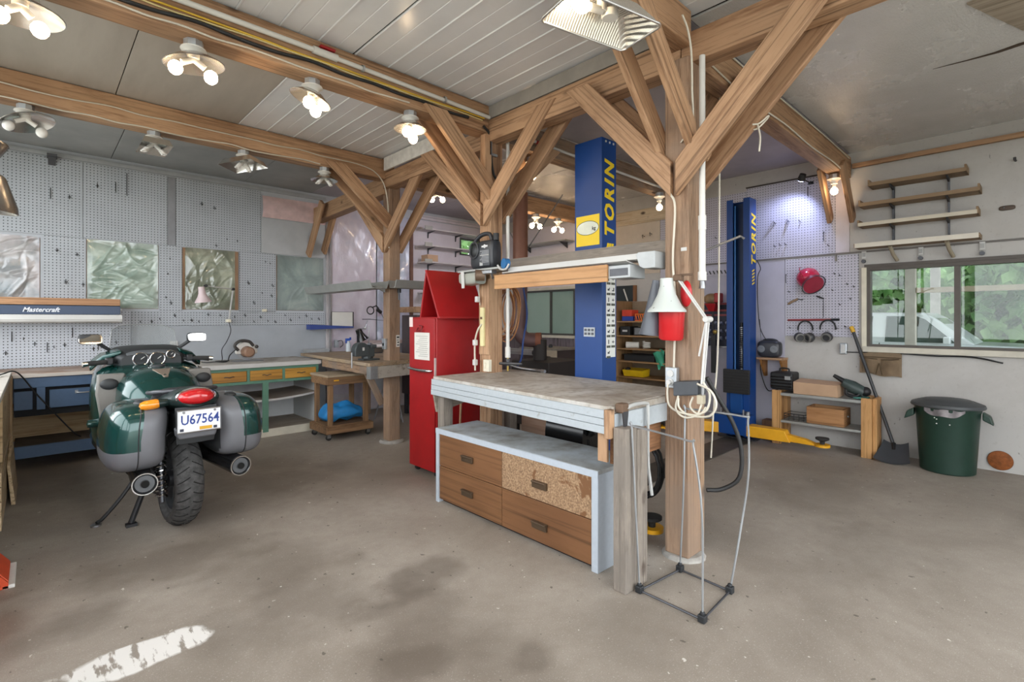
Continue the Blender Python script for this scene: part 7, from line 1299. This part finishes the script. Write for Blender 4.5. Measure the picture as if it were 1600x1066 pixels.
# pipes and cables on the front beam
t = thing('conduit_pipe', 'white plastic pipe with a red valve along the front beam', 'pipe', (1.5, 3.2, 3.0)); zz = 3.115
obj('pipe', MB().cyl((XL+.02, 3.19, zz), (1.30, 3.19, zz-.005), .016, n=12), PVC, t, smooth=40); obj('pipe', MB().cyl((1.42, 3.19, zz-.008), (2.76, 3.195, zz-.03), .015, n=12), PVC, t, smooth=40)
obj('valve_body', MB().cyl((1.28, 3.19, zz-.005), (1.44, 3.19, zz-.008), .024, n=12), PVC, t, smooth=40); obj('valve_handle', MB().box(1.32, 1.42, 3.165, 3.20, zz+.02, zz+.035), RED, t, bev=.004)
for x in (.3, 1.62, 2.3): obj('clip', MB().lathe([(.02, -.008), (.024, -.008), (.024, .008), (.02, .008)], (x, 3.19, zz-.004-.012*max(0, x-1)), 12, (1, 0, 0)), GALV, t)
def cab(name, pts, r, m_, label): single(name, MB().tube(spline(pts), r, 6), m_, label, 'cable', smooth=60)
def wob(x0, x1, y, z, a, n=14, sd=1, zs=0):
    r_ = random.Random(sd); return [(x0+(x1-x0)*i/n, y, z+zs*i/n+a*r_.uniform(-1, 1)) for i in range(n+1)]
cab('black_cable', wob(XL+.02, 2.55, 3.21, 3.03, .012, 16, 3), .011, BCABLE, 'thick black cable clipped along the front beam'); cab('yellow_cable', wob(XL+.02, 2.72, 3.213, 3.068, .005, 16, 4), .006, YCABLE, 'upper yellow cable stapled along the front beam'); cab('yellow_cable', wob(XL+.02, 2.70, 3.213, 3.055, .006, 16, 5), .005, pm('pale_yellow_cable', '#e0cf95', .5), 'lower pale yellow cable stapled along the front beam')
cab('lamp_cable', wob(XL+.02, 2.0, 3.214, 2.985, .010, 18, 6), .006, CABLE, 'white cable linking the lit lamps under the front beam'); cab('lamp_cable', wob(XL+.02, 2.12, 5.098, 2.985, .012, 18, 7), .006, CABLE, 'white cable linking the unlit lamps under the back beam')
cab('beam_cable', wob(XL+.02, 2.55, 5.095, 3.08, .010, 16, 8) + [(2.72, 5.09, 3.03), (2.82, 5.08, 2.93), (2.865, 5.08, 2.80), (2.885, 5.075, 2.6), (2.89, 5.07, 2.2)], .006, CABLE, 'white cable along the face of the back beam, turning down the post')
cab('brace_cable', [(2.55, 1.355, 3.05), (2.62, 1.36, 3.0), (2.68, 1.37, 2.9), (2.70, 1.375, 2.7), (2.71, 1.38, 2.5), (2.712, 1.45, 2.42)], .006, CABLE, 'white cable running down beside the braces of the nearest post')
cab('beam_wire', [(2.92, 1.42, 2.98), (3.6, 1.425, 2.935), (4.3, 1.42, 2.945), (5.0, 1.43, 2.93), (5.7, 1.435, 2.945), (6.05, 1.44, 2.93)], .006, CABLE, 'white cable under the right hand beam'); cab('beam_wire', [(3.0, 1.42, 3.13), (3.8, 1.425, 3.125), (4.6, 1.43, 3.13), (5.6, 1.43, 3.12), (6.3, 1.44, 3.11)], .006, CABLE, 'white cable along the top of the right hand beam')
cab('post_hose', [(2.70, 3.20, 3.0), (2.78, 3.215, 2.95), (2.80, 3.22, 2.78), (2.83, 3.215, 2.62), (2.90, 3.20, 2.56), (2.95, 3.19, 2.50)], .011, BCABLE, 'black hose bending round the top of the red cabinet post')
single('galvanised_bracket', MB().box(2.775, 2.80, 3.205, 3.225, 2.78, 2.95).box(2.80, 2.86, 3.205, 3.225, 2.78, 2.80), GALV, 'galvanised strap bracket at the beam joint of the red cabinet post', 'bracket')
t = thing('conduit_pipe', 'white pipe under the beam behind the tall blue column', 'pipe', (4.4, 3.24, 3.0)); obj('pipe', MB().cyl((3.05, 3.215, 3.03), (6.40, 3.215, 2.99), .014, n=10), PVC, t, smooth=40); obj('red_joint', MB().cyl((3.34, 3.215, 3.026), (3.40, 3.215, 3.025), .018, n=10), RED, t, smooth=40)
# ================================================================== OUTSIDE
k = N('gravel'); v = k.coords(); f = k.noise(v, 3, 6); k.set(k.ramp(f, [(.35, '#8c8a80'), (.65, '#b5b2a6')]), .9)
struct('ground', MB().box(-40, 45, -40, 45, -.30, -.20), k.mt)
struct('roof', MB().box(XL-.5, XR+.7, YF-.6, YB+.7, ZC+.16, ZC+.24), pm('roof_metal', '#7d8084', .5, .5))
def leafmat(name, c1, c2):
    k = N(name); oi = k.coords(); f = k.noise(oi, 1.6, 3); col = k.ramp(f, [(.35, c1), (.65, c2)]); k.set(col, .55)
    t = k.n('ShaderNodeBsdfTranslucent'); k.l(col, t.inputs[0]); mx = k.n('ShaderNodeMixShader'); mx.inputs[0].default_value = .35; k.l(k.p.outputs[0], mx.inputs[1]); k.l(t.outputs[0], mx.inputs[2]); k.l(mx.outputs[0], k.out.inputs[0]); return k.mt
LM = [leafmat('maple_leaf', '#568248', '#9cc07e'), leafmat('dark_leaf', '#466f4d', '#7ba277')]
def tree(x, y, h, rx, rz, nleaf, size, m_, label, seed):
    r = random.Random(seed); t = thing('leafy_tree', label, 'tree', (x, y, -.2), group='trees outside')
    obj('trunk', MB().tube([(x, y, -.2), (x+.1, y, h*.5), (x, y+.1, h)], [.14, .10, .05], 8), pm('bark', '#5b4c3f', .9), t, smooth=60)
    mb = MB()
    for i in range(nleaf):
        a = r.uniform(0, 6.283); b = r.uniform(-1, 1); q = r.random()**.45; c = Vector((x+rx*q*math.cos(a)*math.sqrt(1-b*b), y+rx*q*math.sin(a)*math.sqrt(1-b*b), h+rz*q*b))
        if c.z < -.1: continue
        d = Vector((r.uniform(-1, 1), r.uniform(-1, 1), r.uniform(-.2, 1))).normalized(); u, w = mb.frame(d); s = size*r.uniform(.6, 1.25)
        pts = [c + u*(s*.5*ca) + w*(s*.5*cb) + d*(.08*s*zz) for ca, cb, zz in ((1, 0, 0), (.35, .35, .6), (.25, .95, -.3), (-.3, .45, .6), (-1, .3, -.3), (-.6, -.2, .4), (-.45, -.9, -.3), (.15, -.45, .5), (.7, -.75, -.3))]
        mb.add(pts, [tuple(range(9))])
    f = obj('foliage', mb, m_, t); f['kind'] = 'stuff'
tree(16.0, 3.3, 2.3, 1.9, 2.0, 1500, .42, LM[0], 'leafy maple behind the pickup cab, left in the large window', 1)
tree(15.2, .5, 1.9, 1.6, 1.6, 1300, .42, LM[0], 'pale maple beyond the windshield of the pickup', 2)
tree(18.5, -1.6, 2.6, 2.3, 2.4, 1200, .5, LM[1], 'darker tree right of the pickup hood', 3)
tree(20.0, 1.9, 3.2, 2.2, 3.0, 1200, .5, LM[1], 'dark tree far behind the pickup', 4)
tree(15.0, -2.6, 1.6, 1.3, 1.4, 700, .42, LM[0], 'maple bush at the right edge of the large window', 5)
tree(6.6, 9.6, 3.2, 1.5, 1.6, 450, .4, LM[0], 'bright tree behind the small high window', 6)
tree(2.6, 10.5, 2.4, 1.8, 2.0, 450, .5, LM[1], 'tree outside the plastic covered windows', 7)
tree(-1.2, 10.5, 2.4, 1.8, 2.0, 400, .5, LM[1], 'tree outside the leftmost plastic covered window', 8)
# carport posts and rail
for y, x, w_, lab in ((1.20, 8.2, .11, 'nearer grey carport post outside the large window'), (1.56, 13.4, .15, 'farther pale carport post outside the large window')):
    o = single('carport_post', MB().box(x-w_/2, x+w_/2, y-w_/2, y+w_/2, -.2, 2.95), pm('post_grey_'+str(int(x)), '#b5afa8' if x < 9 else '#c9c0bb', .8, var=.12), lab, 'post', bev=.01)
single('carport_rail', MB().box(8.15, 8.24, -1.5, 1.14, 1.735, 1.80), pm('rail_wood', '#a2937e', .7), 'horizontal carport rail crossing the window view', 'rail', bev=.005)
single('red_shed', MB().prism([(-1.9, -.2), (.2, -.2), (.2, 2.9), (-.85, 3.3), (-1.9, 2.9)], 'yz', 22, 24), pm('shed_red', '#a34a35', .7), 'red shed far outside the large window', 'shed')
single('added_carport_roof', MB().box(7.6, 13.9, -4.5, 6.5, 2.95, 3.05), pm('added_roof_metal', '#8d9093', .6), 'unseen flat carport roof added to shade the pickup outside the large window', 'roof')  # out of view, added to keep the truck in shade
# white pickup
t = thing('pickup_truck', 'white pickup truck parked outside the large window', 'truck', (11.85, 2.0, -.2)); WP = pm('truck_white', '#dfe5ea', .3, var=.03, coat=.4); TG_ = pm('truck_glass', '#3f524b', .08, var=.25, scale=3); TX0, TX1 = 11.0, 12.75
obj('lower_body', MB().prism([(5.2, .15), (-1.7, .15), (-1.8, .70), (-1.5, .92), (.75, .985), (2.8, .99), (5.2, .99)], 'yz', TX0, TX1), WP, t, bev=.04)
cabp = [(2.95, .98), (.78, .975), (1.32, 1.44), (1.45, 1.515), (2.75, 1.525), (2.92, 1.44)]
obj('cab', MB().prism(cabp, 'yz', TX0+.02, TX1-.02), WP, t, bev=.03)
obj('side_window', MB().prism([(1.98, 1.0), (1.02, 1.0), (1.42, 1.40), (1.52, 1.45), (1.95, 1.455)], 'yz', TX0+.006, TX0+.022), TG_, t, bev=.004); obj('rear_window', MB().prism([(2.82, 1.0), (2.20, 1.0), (2.15, 1.455), (2.74, 1.45)], 'yz', TX0+.006, TX0+.022), TG_, t, bev=.004)
obj('windshield', MB().hexa([(TX0+.14, .80, .985), (TX1-.14, .80, .985), (TX1-.14, .83, .99), (TX0+.14, .83, .99)], [(TX0+.18, 1.30, 1.425), (TX1-.18, 1.30, 1.425), (TX1-.18, 1.33, 1.43), (TX0+.18, 1.33, 1.43)]), TG_, t); obj('mirror', MB().cbox((TX0-.10, 1.12, 1.05), (.16, .09, .12)), WP, t, bev=.02)
obj('door_seam', MB().box(TX0-.001, TX0+.003, 2.05, 2.065, .30, .98), DSTEEL, t); obj('wiper', MB().tube([(TX0+.3, .82, 1.0), (TX0+.7, .90, 1.07)], .01, 5), BLK, t)
for y in (-.8, 3.9):
    for x in (TX0+.02, TX1-.24): obj('wheel', MB().cyl((x, y, .17), (x+.22, y, .17), .37, n=28), RUB, t, smooth=40)
